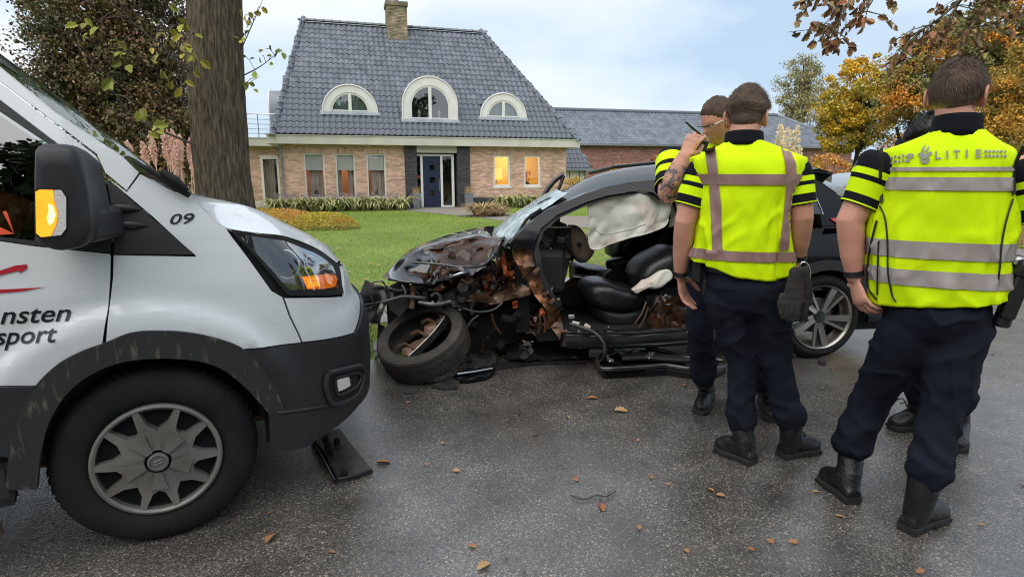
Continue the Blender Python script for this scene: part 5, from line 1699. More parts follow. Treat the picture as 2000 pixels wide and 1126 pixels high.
# --- roof, pillars, glass
near_r = [(1050, 428), (1075, 409), (1142, 378), (1211, 359), (1289, 351), (1400, 345), (1500, 339), (1580, 336), (1624, 339)]
top_r = [(1062, 398), (1098, 373), (1142, 351), (1176, 338), (1230, 327), (1289, 321), (1400, 317), (1500, 319), (1580, 324), (1626, 337)]
def resample(P, n):
    P = [np.array(p) for p in smooth_path([tuple(p) for p in P], 6)]
    d = np.concatenate([[0], np.cumsum([np.linalg.norm(P[i + 1] - P[i]) for i in range(len(P) - 1)])])
    A = np.array(P)
    return [V((np.interp(x, d, A[:, 0]), np.interp(x, d, A[:, 1]), np.interp(x, d, A[:, 2]))) for x in np.linspace(0, d[-1], n)]
E1 = resample([cpx(u, v, .24) for u, v in near_r], 30)
E2 = resample([cpx(u, v, .72) for u, v in top_r], 30)
R = []
for p, q in zip(E1, E2):
    u, v = proj(q)
    c2 = CR.at(u, v, 1.2) - V((0, 0, .02)); c3 = CR.at(u, v, 1.52) - V((0, 0, .10))
    R.append([V(x) for x in smooth_path([tuple(p), tuple(p.lerp(q, .5) + V((0, 0, .012))), tuple(q), tuple(c2), tuple(c3)], 4)])
b = MB(); b.rings(R, closed=False, caps=(False, False)); roof_c = b.obj('roof', 'car_black', car, smooth=60)
b = MB(); P = [cpx(u, v, .34) + V((0, 0, .02)) for u, v in ((1150, 343), (1200, 331), (1289, 322), (1400, 318), (1500, 319), (1570, 323))]
b.tube(P, .014, 6); b.obj('roof_rail', 'car_black_dusty', roof_c, smooth=60)
cpanel('door_arch', [(990, 482), (1012, 457), (1035, 436), (1072, 409), (1142, 378), (1211, 359), (1289, 352), (1340, 349), (1345, 420), (1330, 420), (1322, 395), (1289, 386), (1276, 376), (1252, 371), (1191, 380), (1146, 394), (1089, 419), (1056, 446), (1046, 470), (1036, 488)], 'car_black', o=.0, th=.09)
cpanel('door_seal', [(1056, 447), (1089, 420), (1146, 395), (1191, 381), (1252, 372), (1276, 377), (1290, 390), (1283, 392), (1272, 382), (1250, 377), (1192, 386), (1148, 400), (1092, 426), (1062, 452), (1052, 480), (1060, 530), (1078, 568), (1096, 596), (1088, 600), (1068, 568), (1050, 532), (1042, 492)], 'trim_black', o=-.03, th=.03, step=.03)
ws = MB()
A1 = resample([cpx(u, v, .30) for u, v in ((998, 486), (1016, 452), (1032, 428), (1056, 412), (1108, 377))], 14)
A2 = resample([cpx(u, v, 1.5) for u, v in ((955, 460), (1004, 431), (1053, 402), (1103, 374))], 14)
ws.rings([[p.lerp(q, t) + CR.s * (.10 * sin(pi * t)) + V((0, 0, .03 * sin(pi * t))) + rv() * .004 for t in [k / 12 for k in range(13)]] for p, q in zip(A1, A2)], closed=False, caps=(False, False))
ws.obj('windscreen', 'cracked_glass', car, smooth=30)
b = MB(); b.tube([p + V((0, 0, .005)) for p in A2], .022, 6); b.tube([p + V((0, 0, .012)) for p in A1[:9]], .012, 6); b.obj('windscreen_seal', 'trim_black', car, smooth=60, kind='stuff')
b = MB(); b.tube([V(p) for p in smooth_path([tuple(cpx(u, v, w_)) for u, v, w_ in ((986, 486, .35), (1008, 452, .45), (1030, 420, .6), (1049, 394, .75))], 4)], [.014] * 13, 6, flat=(1, .5)); b.obj('hanging_trim', 'trim_black', car, smooth=60)
b = MB()
for a_, c_ in (((1103, 376), (1085, 392)), ((1085, 392), (1062, 414)), ((1104, 377), (1070, 388)), ((1070, 388), (1050, 398))):
    b.tube([cpx(*a_, .5), cpx(*c_, .5)], .006, 5)
b.obj('trim_strip', 'trim_black', car, smooth=60, kind='stuff')
# --- rear: quarter panel, rear door, spoiler, arch, window, lamp
arch_pts = [(.39 * cos(t), .34 + .39 * sin(t)) for t in [pi * k / 14 for k in range(15)]]
body = [(-.74, .30), (-.70, .55), (-.66, .85), (-.58, 1.0)] + [cq(u, v) for u, v in ((1652, 390), (1632, 378), (1600, 359), (1560, 346))] + [(.30, 1.40), (.5, 1.0), (.95, .97), (.98, .6), (1.0, .26), (.42, .24)] + arch_pts
body = [(-.74, .30), (-.40, .28)] 
lower = [(.98, .25), (.40, .25)] + arch_pts + [(-.40, .28), (-.74, .31), (-.72, .55), (-.66, .85), (-.52, 1.0), (0, .975), (.5, .96), (.98, .95), (1.0, .6)]
panel(lower, lambda x, y: CS(x, y), .045, .03, CR.w).obj('rear_side_panel', 'car_black', car, smooth=45)
cpanel('rear_pillar', [(1540, 341), (1577, 344), (1605, 359), (1632, 378), (1655, 394), (1700, 428), (1690, 440), (1606, 441), (1598, 400), (1588, 374), (1560, 362), (1500, 360)], 'car_black', extra=[(.5, .955), (.98, .95), (1.02, 1.0), (.62, 1.0), (.55, 1.36), (.3, 1.40)] if 0 else (), th=.05)
cpanel('rear_door_frame', [(1.02, .94), (.5, .955), (.05, .975), (.02, 1.02), (.9, 1.0), (.96, 1.30), (.6, 1.37), (.2, 1.39), (.18, 1.43), (.62, 1.43), (1.1, 1.40)], 'car_black', sz=True, th=.04)
cpanel('quarter_window', [(1572, 366), (1588, 376), (1598, 402), (1606, 418), (1560, 417)], 'dark_glass', o=.004, th=.006, step=.03)
cpanel('rear_window', [(.9, 1.0), (.22, 1.02), (.24, 1.37), (.6, 1.36), (.94, 1.29)], 'dark_glass', sz=True, o=-.01, th=.006)
cpanel('window_strip', [(1604, 408), (1607, 418), (1609, 418), (1600, 396), (1590, 374), (1587, 374)], 'silver_trim', o=.008, th=.004, step=.02)
sp = MB()
for p in (0,):
    a_ = [cpx(u, v, .3) for u, v in ((1560, 335), (1600, 329), (1628, 338), (1604, 358), (1575, 344))]
    sp.prism(a_, CR.w * 1.2)
sp.obj('spoiler', 'car_black', car)
b = MB(); b.tube([cpx(1575, 345, .27), cpx(1605, 360, .24), cpx(1632, 379, .2)], .012, 6); b.obj('tailgate_gap', 'cavity', car, smooth=60)
b = MB()
tg = [cpx(1604, 359, .26), cpx(1655, 392, .2), CR(-.5, .12, 1.0), CR(-.72, .14, .75), CR(-.78, .2, .3)]
b.rings([[p for p in tg], [CR(CR.inv(p)[0] - .06, CWID / 2, p.z) for p in tg], [CR(CR.inv(p)[0], CWID - CR.inv(p)[1], p.z) for p in tg]], closed=False, caps=(False, False)); b.obj('tailgate', 'car_black', car, smooth=50)
cpanel('tail_lamp', [(1622, 427), (1640, 424), (1690, 428), (1690, 452), (1640, 440)], 'tail_red', o=.012, th=.03, step=.02)
cpanel('bumper_line', [(1606, 442), (1690, 442), (1690, 446), (1606, 446)], 'cavity', o=.003, th=.002, step=.03)
tr = [(.45 * cos(t), .335 + .45 * sin(t)) for t in [pi * k / 16 for k in range(17)]]
ti = [(.375 * cos(t), .335 + .375 * sin(t)) for t in [pi * (16 - k) / 16 for k in range(17)]]
cpanel('arch_cladding', tr + ti, 'trim_black', sz=True, o=.02, th=.05, step=.03)
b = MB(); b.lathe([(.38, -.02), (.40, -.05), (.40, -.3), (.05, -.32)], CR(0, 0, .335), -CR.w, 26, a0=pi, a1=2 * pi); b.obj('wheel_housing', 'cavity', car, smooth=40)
# --- rear wheel: five twin spokes, black behind
def car_wheel(s, w_, sign, rot=.35):
    c = CR(s, w_, .335); A = -CR.w * sign
    X = A.cross(V((0, 0, 1))).normalized(); Y = A.cross(X)
    pt = lambda r, t, h: c + A * h + (X * cos(t) + Y * sin(t)) * r
    t_ = MB(); wheel_tyre(t_, c, A, R=.335, r=.245, wd=.21); tread(t_, c, A, .333, .21)
    rm = MB(); rm.lathe([(.247, -.19), (.235, -.12), (.232, -.03), (.238, -.008), (.250, .002), (.252, -.012), (.247, -.02)], c, A, 48)
    o = rm.obj('wheel', 'alloy', car, smooth=40)
    t_.obj('tyre', 'rubber', o, smooth=40)
    bk = MB(); bk.lathe([(.24, -.075), (.2, -.07)], c, A, 40)
    bk.lathe([(.14, -.09), (.135, -.085), (.0, -.085)], c, A, 30)
    bk.obj('brake_disc', 'junk_grey', o, smooth=40)
    for k in range(5):
        t0 = 2 * pi * k / 5 + rot
        sp_ = MB()
        sp_.hexa([pt(.04, t0 - .5, -.045), pt(.04, t0 + .5, -.045), pt(.236, t0 + .32, -.03), pt(.236, t0 + .10, -.03), pt(.04, t0 - .5, -.03), pt(.04, t0 + .5, -.02), pt(.236, t0 + .32, -.006), pt(.236, t0 + .10, -.006)])
        sp_.hexa([pt(.05, t0 - .7, -.045), pt(.05, t0 - .2, -.045), pt(.236, t0 - .16, -.03), pt(.236, t0 - .24, -.03), pt(.05, t0 - .7, -.03), pt(.05, t0 - .2, -.025), pt(.236, t0 - .16, -.008), pt(.236, t0 - .24, -.008)])
        sp_.obj('spoke', 'alloy', o)
        sk = MB()
        sk.hexa([pt(.06, t0 - .3, -.06), pt(.06, t0 + .2, -.06), pt(.236, t0 + .10, -.06), pt(.236, t0 - .15, -.06), pt(.06, t0 - .3, -.05), pt(.06, t0 + .2, -.05), pt(.236, t0 + .1, -.02), pt(.236, t0 - .15, -.02)])
        sk.obj('spoke_inset', 'alloy_black', o)
    hb = MB(); hb.lathe([(.05, -.05), (.045, -.015), (.03, -.012), (0, -.012)], c, A, 20); hb.obj('hub', 'alloy_black', o, smooth=40)
car_wheel(0, .02, 1)
car_wheel(0, CWID - .02, -1)
car_wheel(2.6, CWID - .1, -1)
# --- floor pan, sills, far side, bulkhead
def cbox(b, s0, s1, w0, w1, z0, z1):
    return b.hexa([CR(s0, w0, z0), CR(s1, w0, z0), CR(s1, w1, z0), CR(s0, w1, z0), CR(s0, w0, z1), CR(s1, w0, z1), CR(s1, w1, z1), CR(s0, w1, z1)])
b = MB(); cbox(b, -.7, 2.2, .12, CWID - .1, .2, .27); b.obj('floor_pan', 'cavity', car)
sill_px = [(1100, 652), (1125, 646), (1200, 652), (1262, 650), (1345, 642)]
b = MB(); P = [cpx(u, v, .05) for u, v in ((1098, 662), (1135, 664), (1200, 663), (1270, 658), (1345, 653), (1420, 647))]
b.tube([V(p) + rv() * .004 for p in smooth_path([tuple(p) for p in P], 3)], .062, 10, flat=(1, .8)); sill = b.obj('sill', 'car_black_dusty', car, smooth=60)
b = MB(); P = [cpx(u, v, .0) for u, v in ((1100, 650), (1150, 653), (1230, 651), (1345, 643))]; b.tube(P, .009, 6)
P = [cpx(u, v, -.03) for u, v in ((1108, 676), (1200, 677), (1280, 673), (1345, 668))]; b.tube(P, .02, 6); b.obj('sill_edge', 'car_black', sill, smooth=60, kind='stuff')
wsheet('sill_plate', [(1112, 636), (1132, 642), (1200, 646), (1202, 652), (1140, 652), (1122, 648)], .12, 'silver_trim', sill, step=.02, crump=.01)
b = MB(); cbox(b, -.7, .98, CWID - .08, CWID, .25, .95); cbox(b, .98, 1.02, CWID - .1, CWID - .02, .25, 1.40); cbox(b, 2.15, 3.0, CWID - .12, CWID - .02, .30, .55); o = b.obj('far_side', 'car_black', car, kind='stuff')
b = MB(); b.tube([CR(-.5, CWID - .1, 1.0), CR(-.2, CWID - .3, 1.38)], .05, 6); b.tube([CR(-.45, CWID - .1, 1.0), CR(.98, CWID - .08, 1.0)], .02, 6); b.obj('far_pillar', 'car_black', car, smooth=60, kind='stuff')
# far front door standing open: curved window frame above the windscreen
fd = MB()
P = [cpx(u, v, 1.95) for u, v in ((1056, 394), (1068, 372), (1082, 354), (1096, 343), (1101, 342))]
fd.tube([V(p) for p in smooth_path([tuple(p) for p in P], 4)], .026, 8, flat=(1, .7))
fd.tube([cpx(1101, 343, 1.95), cpx(1094, 362, 1.95), cpx(1089, 375, 1.95)], .02, 6)
o = fd.obj('far_door', 'car_black_dusty', car, smooth=60)
wsheet('door_skin', [(1036, 398), (1094, 376), (1094, 470), (1090, 560), (1030, 570)], 2.0, 'car_black', o, crump=.02)
b = MB(); P = [cpx(950, 425, 1.95), cpx(1010, 418, 1.95)]
b.rings([[cpx(u, v, 1.9 + k) for u, v in ((1000, 420), (1004, 414), (1016, 413), (1019, 418), (1014, 424), (1003, 426))] for k in (0, .12)]); b.obj('door_mirror', 'trim_black', o, smooth=40)
# --- dashboard and steering column, seats, console
wsheet('dash_side', [(1046, 462), (1058, 440), (1085, 430), (1106, 436), (1114, 470), (1112, 520), (1100, 560), (1092, 590), (1074, 560), (1054, 520)], .42, 'trim_black', crump=.06, fq=9)
b = MB(); cbox(b, 1.95, 2.3, .3, CWID - .15, .5, .86); o = b.obj('dashboard', 'trim_black', car); bevel(o, .06, 3)
b = MB(); cbox(b, 2.25, 2.35, .2, CWID - .1, .25, .9); b.obj('bulkhead', 'cavity', car)
for (u, v, s_) in ((1083, 497, .05), (1068, 478, .05), (1095, 468, .06), (1078, 520, .05)):
    b = MB(); b.box(cpx(u, v, .38), (s_, .04, s_ * .8), Matrix.Rotation(rnd(-.6, .6), 3, 'Y')); o = b.obj('switch_block', 'junk_dark', car); bevel(o, .008)
b = MB(); b.box(cpx(1076, 486, .36), (.016, .006, .014)); b.obj('switch_label', 'airbag_white', car)
b = MB(); b.lathe([(.17 + .014 * cos(t), .014 * sin(t)) for t in [2 * pi * k / 8 for k in range(9)]], cpx(1098, 470, .55), axis=-CR.s + V((0, 0, .5)), n=28); b.tube([cpx(1098, 470, .55), cpx(1072, 500, .55)], .045, 8); b.obj('steering_wheel', 'trim_black', car, smooth=60)
def soft(name, px, w0, w1, m, parent=car, puff=.06, fold=.012, n=7, **k):
    """a soft bag or cushion: the outline bulges between w0 and w1"""
    P = [CR.pix(u, v, w0) for u, v in px]
    P = smooth_path([*P, P[0]], 4)[:-1]
    cx = sum(p[0] for p in P) / len(P); cz = sum(p[1] for p in P) / len(P)
    R = []
    for i in range(2 * n + 1):
        t = i / (2 * n)
        k_ = max(.02, sin(pi * min(max(t, .0), 1))) ** .42
        R.append([CR(cx + (x - cx) * k_, w0 + (w1 - w0) * (.5 - .5 * cos(pi * t)), cz + (z - cz) * k_) for x, z in P])
    b = MB(); b.rings(R)
    b.v = [tuple(V(p) + CR.w * (fold * fbm(V(p) * 9, 3)) + V((0, 0, fold * .7 * fbm(V(p) * 8 + V((3, 1, 2)), 3)))) for p in b.v]
    return b.obj(name, m, parent, smooth=70, **k)
soft('steering_airbag', [(1116, 441), (1132, 443), (1146, 456), (1151, 474), (1164, 488), (1163, 500), (1150, 514), (1136, 514), (1122, 503), (1114, 480), (1112, 456)], .40, .58, 'airbag_tan', fold=.018)
b = MB(); p = cpx(1131, 478, .395); b.lathe([(.022, .0), (.018, .006), (.012, .003), (0, .003)], p, -CR.w, 14); b.obj('airbag_vent', 'cavity', car, smooth=40)
b = MB(); b.tube([cpx(1070, 443, .36), cpx(1090, 444, .38), cpx(1116, 443, .42)], .006, 5); b.obj('airbag_strap', 'airbag_white', car, smooth=60)
# curtain airbag: hanging cloth with folds
CUR = [(1146, 392), (1190, 382), (1252, 373), (1278, 378), (1290, 391), (1309, 394), (1306, 428), (1292, 446), (1262, 455), (1215, 468), (1180, 483), (1156, 486), (1150, 470), (1149, 420)]
P = smooth_path([CR.pix(u, v, .24) for u, v in CUR + CUR[:1]], 4)[:-1]
def cur_fn(x, y):
    t = x * 3.1 + y * .9 + .35 * fbm((x * 2.5, y * 2.5, 0), 2)
    f = .05 * (1 - 2 * abs(t - math.floor(t + .5))) ** 2 * min(1, (1.36 - y) * 3.5) + .035 * (1 - abs(fbm((x * 4 + y * 2, y * 3, 4), 2)) * 2) * (1.36 - y) * 2 + .02 * crease((x * 3.5 + y * 2.5, y * 3.5 - x * 1.5, 2.2)) + .008 * fbm((x * 12, y * 12, 2), 3)
    return CR(x, .22 + f - .05 * (1.3 - y), y)
cab_ = panel(P, cur_fn, .02, .012, CR.w).obj('curtain_airbag', 'airbag_white', car, smooth=70)
b = MB(); b.tube([cur_fn(*p) - CR.w * .004 for p in P[24:] + P[:2]], .006, 6)
for px in (((1152, 420), (1165, 450), (1190, 457), (1225, 448), (1260, 436)), ((1270, 440), (1284, 415), (1296, 396))):
    b.tube([cur_fn(*CR.pix(u, v, .24)) - CR.w * .003 for u, v in smooth_path(px, 4)], .003, 5)
b.obj('airbag_seam', 'airbag_white', cab_, smooth=60, kind='stuff')
wsheet('airbag_patch', [(1310, 395), (1345, 392), (1345, 440), (1308, 445)], .3, 'airbag_white', crump=.06)
soft('seat_cushion', [(1146, 572), (1158, 557), (1190, 553), (1222, 563), (1262, 572), (1272, 590), (1262, 612), (1215, 618), (1172, 610), (1150, 592)], .22, .72, 'leather', fold=.006)
soft('seat_base', [(1160, 602), (1215, 608), (1262, 606), (1262, 640), (1225, 650), (1180, 640)], .24, .7, 'trim_black', fold=.003)
soft('seat_backrest', [(1248, 545), (1262, 520), (1290, 500), (1330, 485), (1345, 520), (1320, 560), (1285, 585), (1258, 575)], .22, .72, 'leather', fold=.006)
soft('seat_bolster', [(1268, 500), (1276, 470), (1300, 430), (1330, 400), (1345, 430), (1340, 500), (1300, 540), (1276, 530)], .85, 1.3, 'leather', fold=.006)
soft('passenger_backrest', [(1202, 505), (1206, 478), (1216, 450), (1228, 436), (1250, 428), (1276, 432), (1282, 470), (1270, 520), (1230, 520)], 1.0, 1.5, 'leather', fold=.006)
soft('passenger_cushion', [(1128, 560), (1128, 524), (1145, 520), (1200, 530), (1240, 540), (1240, 575), (1150, 575)], 1.0, 1.5, 'leather', fold=.006)
soft('armrest', [(1188, 518), (1194, 509), (1225, 503), (1258, 506), (1266, 514), (1260, 526), (1225, 528), (1196, 531)], .82, .98, 'leather', fold=.003)
b = MB()
b.rings([[cpx(u, v, w_) for u, v in ((1090, 560), (1125, 536), (1160, 538), (1195, 522), (1260, 525), (1262, 585), (1100, 600))] for w_ in (.80, 1.0)]); o = b.obj('console', 'trim_black', car); bevel(o, .015)
b = MB(); b.tube([cpx(u, v, .79) for u, v in ((1120, 541), (1150, 545), (1172, 542), (1194, 527))], .012, 6); b.tube([cpx(u, v, .86) for u, v in ((1150, 541), (1170, 538), (1190, 524))], .008, 6); b.obj('console_trim', 'silver_trim', o, smooth=60, kind='stuff')
b = MB(); b.box(cpx(1232, 538, .78), (.05, .012, .022)); b.obj('belt_buckle', 'tail_red', car)
b = MB(); b.tube([cpx(1098, 562, .78), cpx(1120, 555, .78), cpx(1142, 548, .78)], .004, 4); b.obj('stitching', 'red_stitch', car)
soft('airbag_bag', [(1240, 570), (1252, 560), (1268, 548), (1290, 536), (1312, 526), (1318, 548), (1290, 562), (1262, 568), (1246, 577)], .16, .3, 'airbag_white', fold=.03)
wsheet('pillar_stump', [(1264, 640), (1272, 600), (1284, 578), (1300, 582), (1318, 576), (1345, 590), (1345, 645), (1300, 648)], .08, 'scraped_dark', crump=.05, fq=9)
b = MB()
for (a_, c_) in (((1262, 590), (1240, 632)), ((1266, 598), (1248, 640)), ((1285, 580), (1268, 606))):
    b.tube([cpx(*a_, .1), cpx((a_[0] + c_[0]) / 2 + 3, (a_[1] + c_[1]) / 2, .08), cpx(*c_, .1)], .008, 5)
b.obj('torn_edge', 'bent_tan', car, smooth=60, kind='stuff')
b = MB()
for k in range(9):
    c = cpx(rnd(1276, 1310), rnd(576, 600), .05)
    b.add([c, c + rv() * .04, c + rv() * .04, c + rv() * .03], [(0, 1, 2), (0, 2, 3)])
b.obj('torn_metal', 'junk_grey', car, fix=False, kind='stuff')
b = MB(); b.tube([V(p) for p in smooth_path([tuple(cpx(u, v, w_)) for u, v, w_ in ((1112, 632, .05), (1140, 640, .02), (1162, 650, -.02), (1178, 668, -.06), (1181, 690, -.06), (1178, 702, -.02))], 4)], .013, 7); b.obj('torn_cable', 'junk_dark', car, smooth=60)
for (u, v, m, s_) in ((1116, 618, 'silver_trim', .03), (1124, 632, 'airbag_white', .035), (1147, 637, 'airbag_white', .03), (1188, 638, 'silver_trim', .012), (1134, 652, 'silver_trim', .04)):
    b = MB(); b.box(cpx(u, v, .06), (s_ * 1.6, .02, s_), Matrix.Rotation(rnd(-1, 1), 3, 'Y')); o = b.obj('broken_bit', m, car); bevel(o, .006)
# --- hinge pillar and inner wing, bent and bare
wsheet('hinge_pillar', [(1002, 486), (1038, 486), (1042, 508), (1054, 532), (1072, 562), (1092, 596), (1100, 640), (1092, 660), (1076, 640), (1066, 602), (1044, 574), (1028, 548), (1014, 522), (1004, 506)], .06, 'bent_brown', crump=.045, fq=8, th=.05, step=.02)
b = MB()
for (u, v, r) in ((1023, 541, .014), (1031, 557, .014), (1064, 566, .016), (1052, 534, .012), (1047, 520, .009), (1042, 507, .009), (1078, 594, .012)):
    b.lathe([(r, 0), (r * .9, .012), (0, .012)], cpx(u, v, .035), -CR.w, 10)
b.obj('bolt_holes', 'cavity', car, smooth=40, kind='stuff')
b = MB()
for (u, v) in ((1066, 572), (1078, 588), (1048, 528)):
    b.box(cpx(u, v, .04), (.05, .03, .03), Matrix.Rotation(-.8, 3, 'Y'))
o = b.obj('hinges', 'bent_tan', car, kind='stuff'); bevel(o, .006)
wsheet('inner_wing', [(905, 560), (930, 540), (962, 520), (990, 500), (1004, 500), (1018, 530), (1030, 560), (1034, 572), (960, 594), (908, 586)], .30, 'bent_brown', crump=.11, fq=7, step=.018)
wsheet('chassis_rail', [(908, 572), (960, 580), (1020, 556), (1036, 560), (1036, 574), (1000, 584), (958, 594), (930, 590), (906, 586)], .16, 'bent_tan', crump=.035, fq=9, th=.06, step=.018)
wsheet('scuttle_panel', [(996, 486), (1018, 452), (1036, 438), (1042, 452), (1036, 486)], .10, 'scraped_dark', crump=.03, th=.03, step=.02)
for (px, w_) in (([(983, 488), (988, 506), (991, 535), (984, 536), (980, 512)], .2), ([(948, 538), (962, 530), (958, 546), (950, 566), (944, 560)], .26), ([(1000, 590), (1010, 586), (1012, 600), (1002, 604)], .12), ([(1054, 606), (1060, 600), (1066, 612), (1056, 618)], .08), ([(985, 530), (1000, 532), (1002, 540), (986, 538)], .18)):
    wsheet('bare_metal_shred', px, w_, 'orange_metal', crump=.03, fq=14, step=.012)
for (u0, v0, u1, v1) in ((1054, 612, 1052, 650), (1062, 614, 1064, 648), (1068, 600, 1070, 640)):
    b = MB(); b.tube([cpx(u0, v0, .1), cpx((u0 + u1) / 2 + 3, (v0 + v1) / 2, .08), cpx(u1, v1, .1)], .010, 6); b.obj('bent_rod', 'bent_brown', car, smooth=60)
wsheet('footwell_metal', [(1040, 600), (1075, 604), (1098, 640), (1112, 662), (1050, 664), (1020, 650)], .28, 'scraped_dark', crump=.10, fq=8)
# --- bonnet: smooth and glossy on the far half, buckled on the near half
NH = 40
he = resample([cpx(u, v, .10) for u, v in ((746, 542), (775, 547), (828, 554), (880, 541), (922, 530), (950, 513), (968, 492), (983, 468))], NH)
hm = resample([cpx(u, v, .34) for u, v in ((746, 541), (785, 512), (812, 500), (850, 494), (890, 482), (930, 474), (960, 470), (984, 464))], NH)
hk = resample([cpx(u, v, .52) for u, v in ((746, 540), (780, 505), (815, 484), (855, 470), (900, 460), (935, 456), (965, 462), (986, 462))], NH)
hc_ = resample([cpx(u, v, 1.05) for u, v in ((747, 537), (789, 494), (832, 472), (885, 455), (925, 446), (945, 444), (958, 452), (975, 458))], NH)
hf = [p + CR.w * .55 - V((0, 0, .08)) for p in hc_]
R = []
for i in range(NH):
    row = [V(p) for p in smooth_path([tuple(x[i]) for x in (he, hm, hk, hc_, hf)], 8)]
    t = i / (NH - 1)
    for j, p in enumerate(row):
        k_ = max(0, 1 - j / 17) * min(1, max(0, (t - .12) * 4)) 
        n_ = fbm((t * 7, j * .28, 3.3), 4)
        sharp = abs(fbm((t * 5 + 4, j * .22, 8), 3))
        row[j] = p + CR.w * ((.12 * n_ - .16 * sharp) * k_) + V((0, 0, (.03 * fbm((t * 8, j * .3, 1), 3) - .09 * sharp * k_ + .02) * k_)) 
    R.append(row)
b = MB(); b.rings(R, closed=False, caps=(False, False))
nrow = len(R[0])
for k in range(len(b.f)):
    i, j = divmod(k, nrow - 1)
    t = i / NH
    if t > .40 + .12 * fbm((j * .5, 3, 1), 2) and 1 < j < 12.5 - 5 * abs(t - .75) + 2.5 * fbm((t * 9, 5, 2), 2): b.m[k] = 1
bn = b.obj('bonnet', ['bonnet_black', 'scraped_dark'], car, smooth=75)
wsheet('bonnet_underside', [(930, 462), (936, 450), (950, 442), (966, 441), (962, 456), (946, 464)], .95, 'cavity', bn)
wsheet('torn_bracket', [(941, 452), (948, 446), (953, 452), (956, 462), (946, 464)], .8, 'bent_brown', bn, crump=.03, step=.015)
wsheet('wing_fold', [(830, 548), (880, 530), (925, 524), (950, 520), (955, 526), (930, 545), (885, 560), (845, 562)], .2, 'scraped_dark', crump=.07, fq=9, step=.018)
b = MB(); b.tube([cpx(876, 541, .08), cpx(900, 534, .06), cpx(917, 532, .08)], [.004, .012, .004], 6); b.obj('wing_edge', 'silver_trim', car, smooth=60)
b = MB(); b.tube([V(p) for p in smooth_path([tuple(cpx(u, v, w_)) for u, v, w_ in ((806, 512, .04), (838, 514, .0), (868, 517, -.01), (892, 521, -.01), (930, 521, -.02), (950, 514, .0), (964, 497, .04))], 4)], .009, 6); b.obj('fold_edge', 'bonnet_black', bn, smooth=60)
b = MB(); b.tube([V(p) for p in smooth_path([tuple(cpx(u, v, w_)) for u, v, w_ in ((758, 545, .08), (790, 550, .05), (830, 553, .03), (872, 544, .03), (915, 531, .04))], 4)], .008, 6); b.obj('fold_edge', 'bonnet_black', bn, smooth=60)
# --- engine bay: dark body of the engine, hoses, brackets and loose blocks
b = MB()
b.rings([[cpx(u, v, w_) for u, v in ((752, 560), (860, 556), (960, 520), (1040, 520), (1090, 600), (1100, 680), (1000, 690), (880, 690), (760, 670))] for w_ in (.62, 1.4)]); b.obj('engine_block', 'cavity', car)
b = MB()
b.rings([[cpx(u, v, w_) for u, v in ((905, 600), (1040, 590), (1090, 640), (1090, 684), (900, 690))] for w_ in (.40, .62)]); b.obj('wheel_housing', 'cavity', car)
random.seed(21)
for k in range(48):
    u, v = rnd(752, 925), rnd(560, 655)
    w_ = rnd(.18, .6)
    if u < 915: v = 556 + (v - 560) * .42
    s_ = rnd(.03, .11)
    b = MB(); b.box(cpx(u, v, w_), (s_ * rnd(.6, 1.6), s_, s_ * rnd(.5, 1.3)), Matrix.Rotation(rnd(-.9, .9), 3, 'Y') @ Matrix.Rotation(rnd(-.7, .7), 3, 'Z'))
    if k % 3 == 0:
        b.lathe([(s_ * .5, 0), (s_ * .5, .03), (s_ * .3, .035), (0, .035)], cpx(u, v, w_ - s_ * .5), -CR.w + rv() * .4, 12)
    o = b.obj('engine_part', random.choice(['junk_dark', 'junk_dark', 'junk_grey', 'trim_black']), car, smooth=40); bevel(o, .006)
for k in range(34):
    u, v = rnd(748, 930), rnd(560, 660)
    if u < 918: v = 558 + (v - 560) * .4
    P = [cpx(u, v, rnd(.15, .45))]
    for j in range(3):
        u += rnd(-30, 34); v += rnd(-16, 24)
        if u < 918: v = min(v, 598)
        P.append(cpx(u, v, rnd(.12, .5)))
    b = MB(); b.tube([V(p) for p in smooth_path([tuple(p) for p in P], 4)], rnd(.004, .013), 6); b.obj('hose', random.choice(['junk_dark', 'junk_dark', 'trim_black', 'junk_grey']), car, smooth=60)
for pts, r, m, w_ in (([(808, 556), (807, 572), (806, 588), (804, 602)], .022, 'bent_tan', .3), ([(785, 556), (792, 570), (790, 590)], .010, 'junk_grey', .25), ([(746, 566), (752, 582), (748, 594), (744, 604), (742, 612)], .022, 'junk_grey', .35), ([(748, 590), (768, 584), (790, 579), (830, 582)], .014, 'junk_dark', .2), ([(818, 590), (850, 594), (880, 588)], .015, 'junk_grey', .2), ([(842, 578), (850, 572), (858, 576), (858, 588), (850, 594), (844, 588)], .010, 'junk_grey', .16), ([(900, 545), (915, 552), (925, 545)], .012, 'bent_tan', .2), ([(735, 560), (728, 552), (745, 549), (752, 556)], .006, 'junk_grey', .4), ([(905, 602), (935, 609), (965, 604), (982, 590)], .008, 'junk_dark', .1), ([(912, 640), (922, 625), (935, 615)], .007, 'junk_dark', .15), ([(960, 612), (966, 635), (978, 650)], .012, 'scraped_dark', .3), ([(980, 620), (1000, 624), (1012, 612)], .03, 'cavity', .35)):
    b = MB(); b.tube([V(p) for p in smooth_path([tuple(cpx(u, v, w_ * .5 - .02 + rnd(-.02, .02))) for u, v in pts], 4)], r, 7); b.obj('hose' if r < .015 else 'strut', m, car, smooth=60)
o = wsheet('coolant_tank', [(886, 584), (904, 580), (910, 596), (900, 606), (886, 602)], .2, 'junk_grey', crump=.03, th=.08)
for (u, v) in ((836, 552), (962, 560), (946, 552), (934, 570), (915, 575)):
    b = MB(); b.lathe([(.02, 0), (.018, .02), (.01, .024), (0, .024)], cpx(u, v, .24), -CR.w, 12); b.obj('engine_bolt', 'junk_grey', car, smooth=40)
